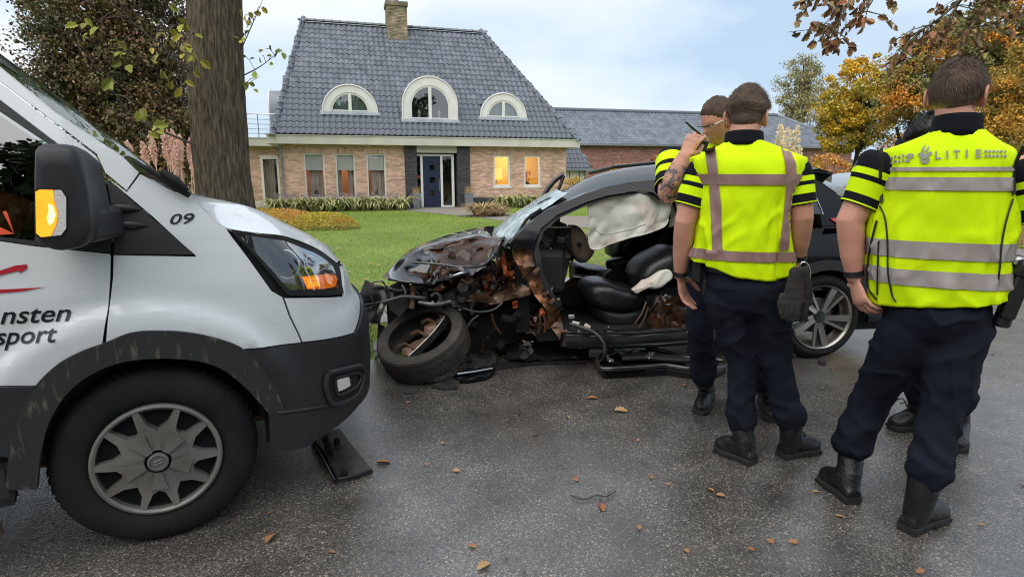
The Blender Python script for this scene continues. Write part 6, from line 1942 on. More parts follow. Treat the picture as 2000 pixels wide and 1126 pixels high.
# --- sharp torn sheet round the crushed corner
random.seed(33)
def shard(u, v, w_, s_, m, n=5, asp=.5, parent=car):
    b = MB()
    d = V((rnd(-1, 1), rnd(-.5, .5), rnd(-.8, .8))).normalized(); x = d.orthogonal().normalized()
    x = (x + rv() * .5).normalized()
    p = cpx(u, v, w_)
    vs = []
    for i in range(n + 1):
        wd = s_ * asp * rnd(.4, 1.0) * (1 - .6 * i / n)
        vs += [p - x * wd, p + x * wd]
        d = (d + rv() * .75).normalized()
        p = p + d * (s_ * 1.6 / n)
    b.add(vs, [(2 * i, 2 * i + 1, 2 * i + 3, 2 * i + 2) for i in range(n)])
    o = b.obj('torn_sheet', m, parent, fix=False)
    so = o.modifiers.new('thickness', 'SOLIDIFY'); so.thickness = .003
for k in range(16): shard(rnd(800, 985), rnd(486, 556), rnd(.02, .16), rnd(.05, .12), random.choice(['car_black', 'scraped_dark', 'scraped_dark', 'bent_brown']))
for k in range(22): shard(rnd(905, 1030), rnd(500, 600), rnd(.08, .34), rnd(.04, .11), random.choice(['bent_brown', 'scraped_dark', 'bent_tan', 'orange_metal', 'junk_dark']))
for k in range(16): shard(rnd(745, 900), rnd(560, 596), rnd(.12, .4), rnd(.04, .10), random.choice(['junk_dark', 'junk_grey', 'trim_black', 'car_black']))
for k in range(10): shard(rnd(1045, 1110), rnd(560, 660), rnd(.02, .2), rnd(.03, .08), random.choice(['bent_brown', 'scraped_dark', 'junk_grey']))
for k in range(10): shard(rnd(925, 1100), rnd(640, 690), rnd(.1, .3), rnd(.04, .10), random.choice(['junk_dark', 'cavity', 'scraped_dark']))
# --- bumper skin hanging off the nose
bs = wsheet('bumper_skin', [(713, 546), (734, 556), (752, 562), (750, 600), (742, 632), (715, 630), (699, 626), (696, 588), (705, 566)], .62, 'trim_black', crump=.05, fq=6, th=.015)
b = MB(); b.lathe([(.028, 0), (.024, .02), (.014, .022), (0, .012)], cpx(707, 601, .58), -CR.w, 14); b.obj('parking_sensor', 'junk_grey', bs, smooth=40)
b = MB(); b.tube([V(p) for p in smooth_path([tuple(cpx(u, v, .58)) for u, v in ((712, 603), (728, 598), (742, 590), (758, 582))], 4)], .006, 6); b.tube([V(p) for p in smooth_path([tuple(cpx(u, v, .56)) for u, v in ((722, 575), (730, 590), (724, 605))], 4)], .007, 6); b.obj('wiring', 'junk_dark', bs, smooth=60, kind='stuff')
wsheet('bumper_lower', [(738, 630), (752, 640), (756, 690), (742, 692), (736, 660)], .5, 'cavity', crump=.03)
# ================================================================ things strewn on the road
# the torn-off tyre, leaning back with a piece of its broken rim inside
tc_ = PZ(828, 668, .235)
tax = V((-.24, -.42, .875)).normalized()
tyre = thing('loose_tyre', 'torn-off car tyre lying tilted in front of the smashed car nose', 'tyre', (tc_.x, tc_.y, 0))
b = MB()
prof = [(.245, -.095), (.262, -.108), (.30, -.108), (.326, -.096), (.337, -.07), (.340, 0), (.337, .07), (.326, .096), (.30, .108), (.262, .108), (.245, .095), (.252, .07), (.305, .06), (.315, 0), (.305, -.06), (.252, -.07), (.245, -.095)]
prof = [(r * .96, h * .95) for r, h in prof]
b.lathe(prof, tc_, tax, 72); 
b.obj('carcass', 'tyre_brown', tyre, smooth=40)
b = MB()
X = tax.orthogonal().normalized(); Yx = tax.cross(X)
for k in range(72):
    for j, (h0, h1, off) in enumerate(((-.09, -.052, 0), (-.044, -.004, .5), (.004, .044, 0), (.052, .09, .5))):
        t0 = 2 * pi * (k + off) / 72; t1 = t0 + 2 * pi / 72 * .72
        r0, r1 = .320, .3290 if abs(h0 + h1) < .08 else .3235; h0 *= .95; h1 *= .95
        b.hexa([tc_ + tax * h + (X * cos(t) + Yx * sin(t)) * r for r in (r0, r1) for t, h in ((t0, h0), (t1, h0), (t1, h1), (t0, h1))])
b.obj('tread_blocks', 'tyre_brown', tyre, kind='stuff')
rim = thing('broken_rim', 'broken piece of alloy rim lying inside the torn-off tyre', 'rim', (tc_.x, tc_.y, .1))
ry = tc_.y + .01
P = [V(p) for p in smooth_path([tuple(PY(u, v, ry + dy)) for u, v, dy in ((798, 694, -.04), (822, 672, .0), (846, 647, .04), (862, 626, .08), (868, 617, .1))], 5)]
b = MB(); b.tube(P, .0065, 8, flat=(1, 1.5)); b.obj('rim_lip', 'alloy', rim, smooth=60)
b = MB(); b.rings([[p + V((.004, .0, -.004)) for p in P], [p + V((.05, .03, -.02)) for p in P]], closed=False, caps=(False, False)); b.obj('rim_barrel', 'junk_dark', rim, smooth=60)
b = MB()
Q = [p + V((-.05 - .03 * sin(i * .7), .03, .012)) + rv() * .006 for i, p in enumerate(P)]
b.rings([P, [p.lerp(q, .5) + V((0, -.015, 0)) + rv() * .006 for p, q in zip(P, Q)], Q], closed=False, caps=(False, False))
for i in (3, 8, 13):
    b.tube([P[i], P[i] + V((-.08, .04, .03)), P[i] + V((-.13, .06, .0))], [.016, .013, .018], 7)
o = b.obj('rim_spokes', 'bent_tan', rim, smooth=40, kind='stuff')

# cut-off front door lying flat beside the car
DRF = Frame((.64, 4.16, 0), radians(0))
dr = thing('car_door', 'torn-off black car door lying on the asphalt beside the sill, inner side up', 'car door', (1.1, 4.3, 0))
gz = lambda u, v, z: PZ(u, v, z)
out_px = [(1166, 708), (1176, 696), (1205, 686), (1240, 681), (1300, 690), (1345, 702), (1400, 706), (1420, 712), (1400, 722), (1350, 724), (1300, 717), (1260, 720), (1178, 724)]
P = [gz(u, v, .06) for u, v in out_px]
b = MB(); b.prism([p - V((0, 0, .06)) for p in P], V((0, 0, .055))); o = b.obj('door_skin', 'car_black', dr); bevel(o, .012, 2)
b = MB(); b.tube([V(p) for p in smooth_path([tuple(p + V((0, 0, .015))) for p in P] + [tuple(P[0] + V((0, 0, .015)))], 3)], .018, 8); b.obj('door_rim', 'car_black_dusty', dr, smooth=60)
b = MB(); b.prism([gz(u, v, .075) for u, v in ((1210, 692), (1250, 688), (1330, 703), (1395, 709), (1330, 709), (1262, 704), (1215, 706))], V((0, 0, .03))); o = b.obj('door_card', 'trim_black', dr); bevel(o, .01)
b = MB(); b.prism([gz(u, v, .1) for u, v in ((1200, 684), (1222, 678), (1260, 674), (1261, 682), (1225, 687))], V((0, 0, .012))); b.obj('glass_crumbs_tray', 'cracked_glass', dr)
for (u, v) in ((1193, 683), (1216, 688), (1240, 685), (1268, 696), (1272, 690), (1183, 694), (1192, 702)):
    b = MB(); b.box(gz(u, v, .11), (.05, .02, .02), Matrix.Rotation(rnd(0, 3), 3, 'Z')); b.tube([gz(u, v, .11), gz(u + rnd(-10, 10), v + 4, .1)], .006, 5); b.obj('latch_piece', random.choice(['silver_trim', 'junk_grey']), dr)
def debris(name, label, px, z0, m, th=.02, crump=.03, cat='debris', step=.02, lift=0.0, bend=0.0):
    P = [gz(u, v, z0) for u, v in px]
    cx = sum(p.x for p in P) / len(P); cy = sum(p.y for p in P) / len(P)
    t = thing(name, label, cat, (cx, cy, 0))
    q = [(p.x, p.y) for p in P]
    ay = min(p[1] for p in q)
    fn = lambda x, y: V((x, y, max(th + .002, z0 + lift * (y - ay) + bend * (1 - ((x - cx) / .25) ** 2) + crump * fbm((x * 9, y * 9, 2), 3))))
    panel(q, fn, step, th, V((0, 0, -1))).obj('shell', m, t, smooth=40)
    return t
t = debris('wheel_arch_liner', 'curved black plastic wheel arch liner lying behind the torn-off tyre', [(965, 672), (985, 652), (1020, 643), (1060, 646), (1078, 660), (1062, 668), (1030, 664), (1000, 672), (975, 684)], .10, 'junk_dark', crump=.04, bend=.06, cat='car part')
b = MB(); b.tube([gz(u, v, .13) for u, v in ((985, 672), (1010, 664), (1040, 662), (1060, 668))], .012, 6); b.obj('liner_rib', 'trim_black', t, smooth=60)
t = debris('suspension_bracket', 'holed black metal bracket lying at the foot of the torn-off tyre', [(898, 700), (925, 686), (950, 682), (972, 690), (968, 706), (935, 716), (905, 718)], .05, 'junk_dark', crump=.03, cat='car part')
b = MB()
for (u, v) in ((916, 702), (918, 716), (940, 687)): b.lathe([(.028, 0), (.026, .012), (0, .006)], gz(u, v, .07), (0, -.3, 1), 14)
b.obj('bracket_holes', 'cavity', t, smooth=40, kind='stuff')
t = debris('lamp_unit', 'flat glossy black lamp housing lying on the road nearest the torn-off tyre', [(886, 733), (896, 725), (930, 719), (965, 716), (968, 722), (950, 734), (915, 740), (893, 740)], .035, 'car_black', crump=.008, cat='car part')
b = MB(); b.tube([gz(u, v, .05) for u, v in ((893, 730), (930, 725), (962, 719))], .008, 6); b.obj('lamp_edge', 'silver_trim', t, smooth=60)
debris('plastic_shard', 'broken black plastic shard on the asphalt below the lamp housing', [(844, 752), (868, 740), (882, 734), (898, 742), (896, 754), (870, 758)], .02, 'junk_dark', crump=.015, cat='car part')
debris('plastic_shard', 'small flat black plastic shard lying on the road in front of the torn-off tyre', [(786, 764), (800, 758), (818, 757), (812, 766), (795, 768)], .008, 'junk_dark', th=.006, crump=.004, cat='car part')
debris('plastic_shard', 'black plastic shard beside the rear wheel of the wrecked car', [(1598, 700), (1610, 694), (1622, 700), (1614, 708), (1602, 708)], .02, 'junk_dark', crump=.01, cat='car part')
debris('plastic_shard', 'grey plastic shard wedged between the van bumper and the torn-off tyre', [(728, 668), (738, 662), (740, 690), (732, 700)], .08, 'junk_grey', crump=.02, cat='car part')
t = debris('sill_moulding', 'long thin black sill moulding on the road along the wrecked car', [(940, 716), (1000, 703), (1060, 698), (1130, 700), (1165, 697), (1175, 690), (1180, 696), (1160, 706), (1100, 706), (1030, 709), (960, 720)], .02, 'trim_black', th=.015, crump=.01, cat='car part')
debris('underbody_panel', 'dark crumpled underbody panel hanging to the road below the car door opening', [(985, 690), (1040, 676), (1100, 674), (1150, 682), (1150, 694), (1060, 698), (1000, 702)], .05, 'cavity', crump=.04, cat='car part')
# the trim strip under the van bumper
t = debris('trim_strip', 'black plastic trim strip with clips sticking out from under the van bumper', [(606, 848), (662, 836), (728, 918), (700, 928), (656, 938)], .015, 'junk_dark', th=.012, crump=.004, cat='car part')
b = MB(); b.tube([gz(u, v, .022) for u, v in ((608, 848), (634, 893), (657, 937))], .012, 6); b.tube([gz(u, v, .02) for u, v in ((657, 936), (690, 930), (727, 917))], .007, 6); b.obj('strip_lip', 'car_black', t, smooth=60)
for (u, v) in ((641, 872), (658, 862), (645, 883), (672, 924), (636, 858)):
    b = MB(); b.box(gz(u, v, .032), (.028, .022, .025), Matrix.Rotation(.5, 3, 'Z')); b.lathe([(.01, 0), (.012, .02), (0, .022)], gz(u, v, .04), n=8); b.obj('clip', 'cavity', t)
# ================================================================ the police officers
mat('skin', (0.65, 0.325, 0.235), 0.5, sss=0.12, col2=(0.53, 0.25, 0.18), vscale=9, bump=0.12, bscale=160, spec=0.4)
mat('skin_tattoo', (0.52, 0.27, 0.19), 0.5, sss=0.08, col2=(0.14, 0.115, 0.115), vscale=38, vdetail=4, vlo=.50, vhi=.56, bump=0.1, bscale=160)
mat('skin_dark', (0.33, 0.17, 0.11), 0.5, sss=0.1)
mat('hair_brown', (0.06, 0.036, 0.024), 0.6, spec=.25, isl=0.55, col2=(0.11, 0.07, 0.045), vscale=14)
mat('hair_black', (0.008, 0.007, 0.007), 0.5, isl=0.4)
mat('hair_fade', (0.10, 0.064, 0.047), 0.6, col2=(0.07, 0.046, 0.035), vscale=60, bump=0.2, bscale=500)
mat('hair_fade_mid', (0.20, 0.115, 0.083), 0.6, col2=(0.14, 0.085, 0.062), vscale=60, bump=0.2, bscale=500)
mat('hair_fade_low', (0.36, 0.19, 0.135), 0.6, col2=(0.27, 0.15, 0.105), vscale=60, bump=0.2, bscale=500)
mat('hivis', (0.70, 0.95, 0.002), 0.7, spec=0.15, bump=0.25, bscale=420, col2=(0.64, 0.88, 0.002), vscale=6)
mat('tape_grey', (0.36, 0.315, 0.295), 0.42, col2=(0.31, 0.27, 0.255), vscale=9, bump=0.1, bscale=600)
mat('tape_pink', (0.30, 0.185, 0.165), 0.45, col2=(0.26, 0.155, 0.14), vscale=8, bump=0.1, bscale=600)
mat('print_grey', (0.23, 0.235, 0.22), 0.5)
mat('navy_cloth', (0.0085, 0.0105, 0.019), 0.9, spec=.15, sheen=0.0, col2=(0.0115, 0.0138, 0.0225), vscale=9, bump=0.3, bscale=500)
mat('shirt_black', (0.008, 0.009, 0.014), 0.85, spec=.15, bump=0.25, bscale=450)
mat('boot_leather', (0.0065, 0.0065, 0.007), 0.36, spec=.4, col2=(0.012, 0.012, 0.012), vscale=12, bump=0.35, bscale=90)
mat('boot_sole', (0.014, 0.014, 0.014), 0.75)
mat('glove_cloth', (0.016, 0.014, 0.014), 0.8, col2=(0.03, 0.024, 0.022), vscale=12, bump=0.3, bscale=200)
mat('holster', (0.008, 0.008, 0.009), 0.45)
mat('badge_blue', (0.02, 0.05, 0.16), 0.5)
mat('badge_gold', (0.55, 0.36, 0.16), 0.5)
mat('eye_white', (0.7, 0.68, 0.65), 0.1)
mat('yellow_print', (0.75, 0.62, 0.02), 0.6)

def remesh(mb, voxel, name, mats, sm=4, disp=None, fac=.5, assign=None):
    me0 = mb.mesh('tmp', [])
    fix_normals(me0)
    o = bpy.data.objects.new('tmp', me0)
    COL.objects.link(o)
    r = o.modifiers.new('r', 'REMESH'); r.mode = 'VOXEL'; r.voxel_size = voxel
    if sm:
        s = o.modifiers.new('s', 'SMOOTH'); s.factor = fac; s.iterations = sm
    dg = bpy.context.evaluated_depsgraph_get()
    me = bpy.data.meshes.new_from_object(o.evaluated_get(dg))
    me.name = name
    bpy.data.objects.remove(o); bpy.data.meshes.remove(me0)
    me.materials.clear()
    for m in (mats if isinstance(mats, (list, tuple)) else [mats]):
        me.materials.append(MATS[m])
    if disp:
        nv = len(me.vertices)
        co = np.empty(nv * 3, np.float32); me.vertices.foreach_get('co', co)
        no = np.empty(nv * 3, np.float32); me.vertices.foreach_get('normal', no)
        co = co.reshape(-1, 3); no = no.reshape(-1, 3)
        d = np.array([disp(V(p)) for p in co], np.float32)
        co += no * d[:, None]
        me.vertices.foreach_set('co', co.ravel())
    if assign:
        me.polygons.foreach_set('material_index', [assign(p.center) for p in me.polygons])
    me.polygons.foreach_set('use_smooth', [True] * len(me.polygons))
    me.update()
    return me
def capsule(mb, pts, rad, n=16, flat=(1, 1), up=None):
    """tube with rounded ends"""
    pts = [V(p) for p in pts]
    rad = list(rad)
    d0, d1 = (pts[0] - pts[1]).normalized(), (pts[-1] - pts[-2]).normalized()
    P = [pts[0] + d0 * rad[0] * .55, pts[0] + d0 * rad[0] * .35] + pts + [pts[-1] + d1 * rad[-1] * .35, pts[-1] + d1 * rad[-1] * .55]
    R_ = [rad[0] * .35, rad[0] * .75] + rad + [rad[-1] * .75, rad[-1] * .35]
    mb.tube(P, R_, n, True, flat, up)
def spath(pts, rad, k=4):
    q = smooth_path([(*p, r) for p, r in zip(pts, rad)], k)
    return [V(x[:3]) for x in q], [float(x[3]) for x in q]
def basis(f, up=(0, 0, 1)):
    f = V(f).normalized(); r = f.cross(V(up)).normalized(); u = r.cross(f)
    return r, f, u                                    # right, forward, up
def skull_r(x, y, z):
    """radius of the head along a unit direction (x right, y forward, z up)"""
    r = 1 / sqrt((x / .076) ** 2 + (y / .098) ** 2 + (z / .122) ** 2)
    if z < 0 and y > -.2:
        r *= 1 - .16 * min(1, -z) * abs(x) * 1.4
    if y < 0 and z < -.25:
        r *= 1 - .22 * min(1, (-z - .25) * 1.6) * min(1, -y * 1.5)
    g = lambda a, b, c, s: math.exp(-((x - a) ** 2 + (y - b) ** 2 + (z - c) ** 2) / s)
    r += .024 * g(0, .985, -.17, .012) + .010 * g(0, .995, -.02, .010) + .008 * g(0, .80, -.72, .05) + .006 * (g(.3, .93, .2, .02) + g(-.3, .93, .2, .02))
    r -= .009 * (g(.36, .92, .06, .018) + g(-.36, .92, .06, .018))
    r += .006 * g(0, .92, -.43, .012) - .004 * g(0, .91, -.49, .004) + .005 * g(0, .88, -.54, .008)
    return r
def sph(n, m):
    for j in range(m + 1):
        for i in range(n):
            t, p = 2 * pi * i / n, pi * j / m
            yield V((sin(p) * sin(t), sin(p) * cos(t), cos(p)))
def head_mb(mb, c, B, k=1.0):
    r, f, u = B
    n, m = 44, 34
    vs = [V(c) + (r * d.x + f * d.y + u * d.z) * skull_r(*d) * k for d in sph(n, m)]
    fs = [(j * n + i, j * n + (i + 1) % n, (j + 1) * n + (i + 1) % n, (j + 1) * n + i) for j in range(m) for i in range(n)]
    mb.add(vs, fs)
    for sx in (-1, 1):                                # ears
        e = V(c) + r * (sx * .073 * k) + f * (-.012) + u * (-.012)
        ol = [(.008, .032), (-.012, .034), (-.026, .018), (-.026, -.004), (-.014, -.024), (.002, -.034), (.010, -.022), (.012, .0)]
        out = r * sx + f * -.55
        P = [e + f * a + u * b + out.normalized() * (.012 + .010 * (1 if a < 0 else .2)) for a, b in ol]
        mb.tube([V(q) for q in smooth_path([tuple(p) for p in P + [P[0]]], 3)], .0062, 8)
        cen = e + out.normalized() * .008 + f * -.004
        mb.rings([[cen + (p - cen) * q + out.normalized() * (-.012 + h) for p in P] for q, h in ((.95, -.006), (1.0, .004), (.8, .004), (.3, .0))])
def hair_obj(parent, c, B, style, m='hair_brown', k=1.0, top=.024, side=.008, n_str=7500, name='hair'):
    r, f, u = B
    n, mm = 60, 46
    mb = MB()
    def thick(d):
        x, y, z = d
        az = atan2(abs(x), y)                          # 0 front, pi back
        line = itp(az, [0, .6, 1.1, 1.5, 1.75, 2.1, pi], [.60, .55, .25, .18, .05, -.50, -.74])
        line += .05 * fbm((x * 9, y * 9, z * 9), 2)
        if z < line: return -.012, 0, 0
        h = min(1, (z - line) / .12)
        zone = min(1, max(0, (z - style[0]) / style[1]))
        t = (.0025 + (side - .0025) * min(1, max(0, (z - line) / .5))) * (1 - zone) + top * zone
        return t * (h ** .5), zone, (z - line) / .3
    info = [thick(d) for d in sph(n, mm)]
    vs = []
    for d, (t, z_, _l) in zip(sph(n, mm), info):
        p = V(c) + (r * d.x + f * d.y + u * d.z) * (skull_r(*d) * k + t + (.0045 * z_ + .0012) * fbm((d.x * 7, d.y * 7, d.z * 7 + k), 3) * (1 if t > 0 else 0))
        vs.append(p)
    fs = [(j * n + i, j * n + (i + 1) % n, (j + 1) * n + (i + 1) % n, (j + 1) * n + i) for j in range(mm) for i in range(n)]
    mb.add(vs, fs)
    for q in range(len(fs)):
        a = fs[q]
        g_ = sum(info[i][2] for i in a) / 4 + rnd(-.22, .22)
        mb.m[q] = 0 if sum(info[i][1] for i in a) / 4 + rnd(-.05, .05) > .05 else (1 if g_ > .85 else 2 if g_ > .42 else 3)
    for _ in range(n_str):                            # single strands lying along the growth
        q = random.randrange(len(fs)); i = fs[q][0]
        if info[i][0] <= 0 or info[i][1] < .02: continue
        p = V(vs[i]).lerp(V(vs[fs[q][2]]), random.random())
        nrm = (p - V(c)).normalized()
        flow = (style[2][0] * r + style[2][1] * f + style[2][2] * u + rv() * style[3])
        flow = (flow - nrm * flow.dot(nrm)).normalized()
        Ls = style[4] * rnd(.5, 1.2)
        w_ = nrm.cross(flow) * .0011
        tip = p + flow * Ls + nrm * (style[5] * rnd(.3, 1.3))
        b0 = p - nrm * .002
        mb.add([b0 - w_, b0 + w_, tip], [(0, 1, 2)], 0)
    return mb.obj(name, [m, 'hair_fade', 'hair_fade_mid', 'hair_fade_low'] if m == 'hair_brown' else [m] * 4, parent, smooth=60, fix=False)
def hand_mb(mb, wr, fd, pn, th, curl, thumb=.5, k=1.06, spread=.2):
    """wrist, direction to the fingers, palm normal, side the thumb is on (vector), curl per finger"""
    fd = V(fd).normalized(); pn = (V(pn) - fd * V(pn).dot(fd)).normalized(); sd_ = fd.cross(pn)
    if sd_.dot(V(th)) < 0: sd_ = -sd_
    k_ = k
    wr = V(wr)
    capsule(mb, [wr - fd * .02, wr + fd * .02 * k_, wr + fd * .055 * k_, wr + fd * .082 * k_], [.024 * k_, .030 * k_, .0385 * k_, .038 * k_], 16, (1.0, .38), up=sd_)
    L_ = [(.043, .026, .021), (.048, .030, .022), (.045, .028, .021), (.035, .021, .019)]
    for i in range(4):
        off = (.0305 - .0205 * i) * k_
        base = wr + fd * ((.086, .090, .087, .078)[i]) * k_ + sd_ * off
        d = (fd + sd_ * (spread * (1.5 - i) * .5)).normalized()
        P = [base - d * .03 * k_, base]
        a = 0.0
        for j, ln in enumerate(L_[i]):
            a += curl[i] * (.75, 1.0, .7)[j]
            q = P[-1] + (d * cos(a) + pn * sin(a)) * ln * k_
            P.append(q)
        rr = [.0095, .0095, .0086, .0080, .0068]
        capsule(mb, P, [x * k_ * (.88 if i == 3 else 1) for x in rr], 10)
    b = wr + fd * .022 * k_ + sd_ * .026 * k_ + pn * .006
    d1 = (fd * .62 + sd_ * (.62 * (1 - thumb) + .25) + pn * (.35 + .5 * thumb)).normalized()
    d2 = (fd * .85 + sd_ * (.25 - .45 * thumb) + pn * (.35 + .3 * thumb)).normalized()
    p1 = b + d1 * .045 * k_; p2 = p1 + d2 * .034 * k_; p3 = p2 + d2 * .026 * k_
    capsule(mb, [b - d1 * .015, b + d1 * .01, p1, p2, p3], [.015 * k_, .0155 * k_, .0112 * k_, .0105 * k_, .0085 * k_], 10)
def boot(parent, heel, toe, ankle, m='boot_leather', shaft=.16, lace=False):
    heel, toe, ankle = V(heel), V(toe), V(ankle)
    heel.z = toe.z = 0
    d = (toe - heel); Ln = d.length; d.normalize()
    x = V((d.y, -d.x, 0))
    prof = [(0, .030), (.04, .036), (.12, .034), (.3, .032), (.5, .037), (.68, .046), (.82, .045), (.92, .036), (1.0, .015)]
    def ring(z, g=0.0, back=0.0):
        right = [heel + d * (Ln * t + (back if t < .1 else 0)) + x * (w_ + g) + V((0, 0, z)) for t, w_ in prof]
        left = [heel + d * (Ln * t + (back if t < .1 else 0)) - x * (w_ + g) + V((0, 0, z)) for t, w_ in reversed(prof)]
        return right + left
    so_ = MB(); so_.rings([ring(.002, .002), ring(.010, .006), ring(.028, .006), ring(.034, .003)])
    for t in (.02, .12, .22, .46, .56, .66, .76, .86):
        so_.box(heel + d * (Ln * t + .01) + V((0, 0, .012)), (.012, .100 if t > .4 else .082, .014), Matrix((d, x, V((0, 0, 1)))).transposed())
    up = MB()
    up.rings([ring(.03, .0), ring(.045, .002), ring(.062, -.002)])
    an0 = heel + d * (Ln * .22)
    capsule(up, [an0 + V((0, 0, .05)), an0.lerp(V((ankle.x, ankle.y, 0)), .3) + V((0, 0, .10)), V((ankle.x, ankle.y, .10 + shaft * .5)), ankle + V((0, 0, .02))], [.046, .050, .054, .058], 18)
    capsule(up, [an0 + d * .02 + V((0, 0, .085)), heel + d * (Ln * .55) + V((0, 0, .062)), heel + d * (Ln * .80) + V((0, 0, .048)), heel + d * (Ln * .90) + V((0, 0, .042))], [.048, .046, .040, .032], 16)
    me = remesh(up, .007, 'boot', m, 5, disp=lambda p: .0022 * fbm(p * 30, 3))
    o = link('boot', me, parent)
    so_.obj('sole', 'boot_sole', o, smooth=40)
    lc = MB()
    for q in range(6):
        t = q / 5
        p = (heel + d * (Ln * (.62 - .28 * t)) + V((0, 0, .075 + .085 * t)))
        lc.tube([p - x * .026 + d * .0, p + d * .018 + V((0, 0, .010)), p + x * .026], .0032, 5)
    lc.obj('laces', 'holster', o, smooth=60, kind='stuff')
    return o
class Person:
    def __init__(s, label, o, yaw):
        s.fr = Frame(o, -radians(yaw))
        s.root = thing('person', label, 'person', o)
        s.skin = MB()
    def P(s, u, v, w=0.0):
        return s.fr.at(u, v, w)
    def arm(s, sh, el, wr, r=(.060, .056, .053, .047, .045, .040, .030, .026)):
        p = [sh, sh.lerp(el, .33), sh.lerp(el, .7), el, el.lerp(wr, .28), el.lerp(wr, .6), el.lerp(wr, .88), wr]
        capsule(s.skin, p, r, 16)
    def legs(s, lh, lk, la, rh, rk, ra, pel, wst, rthigh=.098, hip=(.175, .125), name='trousers', rk_=.074, rc=.070, rh_=.082):
        mb = MB()
        for h, k, a in ((lh, lk, la), (rh, rk, ra)):
            P_, R_ = spath([h + V((0, 0, .06)), h, h.lerp(k, .45), k, k.lerp(a, .45), k.lerp(a, .85), a], [rthigh * .92, rthigh, rthigh * .9, rk_, rc, rh_, rh_ * .78], 4)
            capsule(mb, P_, R_, 22, (1, 1.06))
        fr = s.fr
        rings = []
        for t, a, b in ((-.55, hip[0] * .55, hip[1] * .55), (-.3, hip[0] * .8, hip[1] * .85), (0, hip[0] * .95, hip[1] * 1.0), (.3, hip[0], hip[1] * 1.05), (.6, hip[0] * .92, hip[1] * .9), (1, hip[0] * .82, hip[1] * .76)):
            c = pel.lerp(wst, t)
            rings.append([c + fr.s * (a * math.copysign(abs(cos(q)) ** .85, cos(q))) + fr.w * (b * math.copysign(abs(sin(q)) ** .85, sin(q))) for q in [2 * pi * i / 28 for i in range(28)]])
        mb.rings(rings)
        ks = (lk, rk); as_ = (la, ra)
        def disp(p):
            d = .005 * fbm(V((p.x * 8, p.y * 8, p.z * 5)), 3) + .011 * crease((p.x * 5 + p.z * 2, p.y * 5, p.z * 5.5 - p.x * 2), 2) - .005
            for k, a, h in zip(ks, as_, (lh, rh)):
                # creases gather behind the knee, above the hem and below the seat
                for q, amp, wd, fq in ((k, .009, .13, 62), (a + V((0, 0, .09)), .014, .12, 70), (h + V((0, 0, -.10)), .006, .10, 60)):
                    r = (p - q).length
                    if r < .3:
                        d += .75 * amp * math.exp(-(r / wd) ** 2) * (.45 + .9 * NZ.noise(p * 7 + V((5, 2, 1)))) * sin((p.z + .5 * (p - q).dot(fr.s) * math.copysign(1, (q - pel).dot(fr.s))) * fq * (1 + .25 * NZ.noise(p * 3)) + 4.5 * NZ.noise(p * 6))
            return d
        me = remesh(mb, .0085, name, 'navy_cloth', 3, disp)
        tr = link(name, me, s.root)
        s.tr_bvh = BVHTree.FromPolygons([v.co for v in me.vertices], [tuple(q.vertices) for q in me.polygons])
        return tr
    def stick(s, poly, direc, name, m, parent, off=.004, th=.006, step=.02, c0=None):
        """a patch of cloth on the trousers: a 2-D outline in (s, z) cast along direc"""
        def fn(x, y):
            o = s.fr(x, 0, y) - V(direc) * .8
            h = s.tr_bvh.ray_cast(o, V(direc))
            return (h[0] - V(direc) * off) if h[0] is not None else s.fr(x, 0, y)
        return panel(poly, fn, step, th, V(direc)).obj(name, m, parent, smooth=60)
    def vest(s, rows, name, m='hivis', n=128, fold=.006, seed=0.0, hem=None, parent=None, expo=.78):
        """rows: z, half width, half depth, sideways shift, forward shift, droop at the shoulder"""
        rr = smooth_path(rows, 6)
        fr = s.fr
        R = []
        for ri, (z, a, b, cx, cy, dp) in enumerate(rr):
            ring = []
            low = min(1, max(0, (rr[0][0] + .55 - z) / .45))
            for i in range(n):
                q = 2 * pi * i / n
                ca, sa = cos(q), sin(q)
                x = a * math.copysign(abs(ca) ** expo, ca); y = b * math.copysign(abs(sa) ** expo, sa)
                f_ = fold * (.35 + low) * (sin(q * 9 + 2.4 * fbm((ca * 1.5, sa * 1.5, z * 1.6 + seed), 2) * 3) * .55 + 1.9 * fbm((ca * 2.6 + seed, sa * 2.6, z * 4.5), 3)) + fold * .6 * fbm((ca * 5 + z * 3, sa * 5 + seed, z * 9), 3) + fold * 1.5 * (crease((ca * 1.6 + z * 2.2 * (1 if ca > 0 else -1), sa * 2 + seed, z * 4.2)) - .3) * (.5 + .8 * low)
                g = 1 + f_ / max(a, b)
                zz = z - dp * (abs(ca) ** 1.6)
                if hem and ri < 8: zz += hem(q, x) * (1 - ri / 8)
                ring.append(fr(cx + x * g, cy + y * g, zz))
            R.append(ring)
        mb = MB(); mb.rings(R, True, (False, False))
        s.vb = bvh_of(mb)
        s.vax = (rr, )
        nv = len(mb.v)
        o = mb.obj(name, m, parent or s.root, smooth=180, fix=True)
        so = o.modifiers.new('thickness', 'SOLIDIFY'); so.thickness = .004; so.offset = -1
        s.rows = rr
        return o
    def hit_ring(s, q, z):
        zs = [r[0] for r in s.rows]
        cx = itp(z, zs, [r[3] for r in s.rows]); cy = itp(z, zs, [r[4] for r in s.rows])
        d = s.fr.s * cos(q) + s.fr.w * sin(q)
        c = s.fr(cx, cy, z)
        h = s.vb.ray_cast(c + d * .6, -d)
        return (h[0] + d * .0055, d) if h[0] is not None else (None, d)
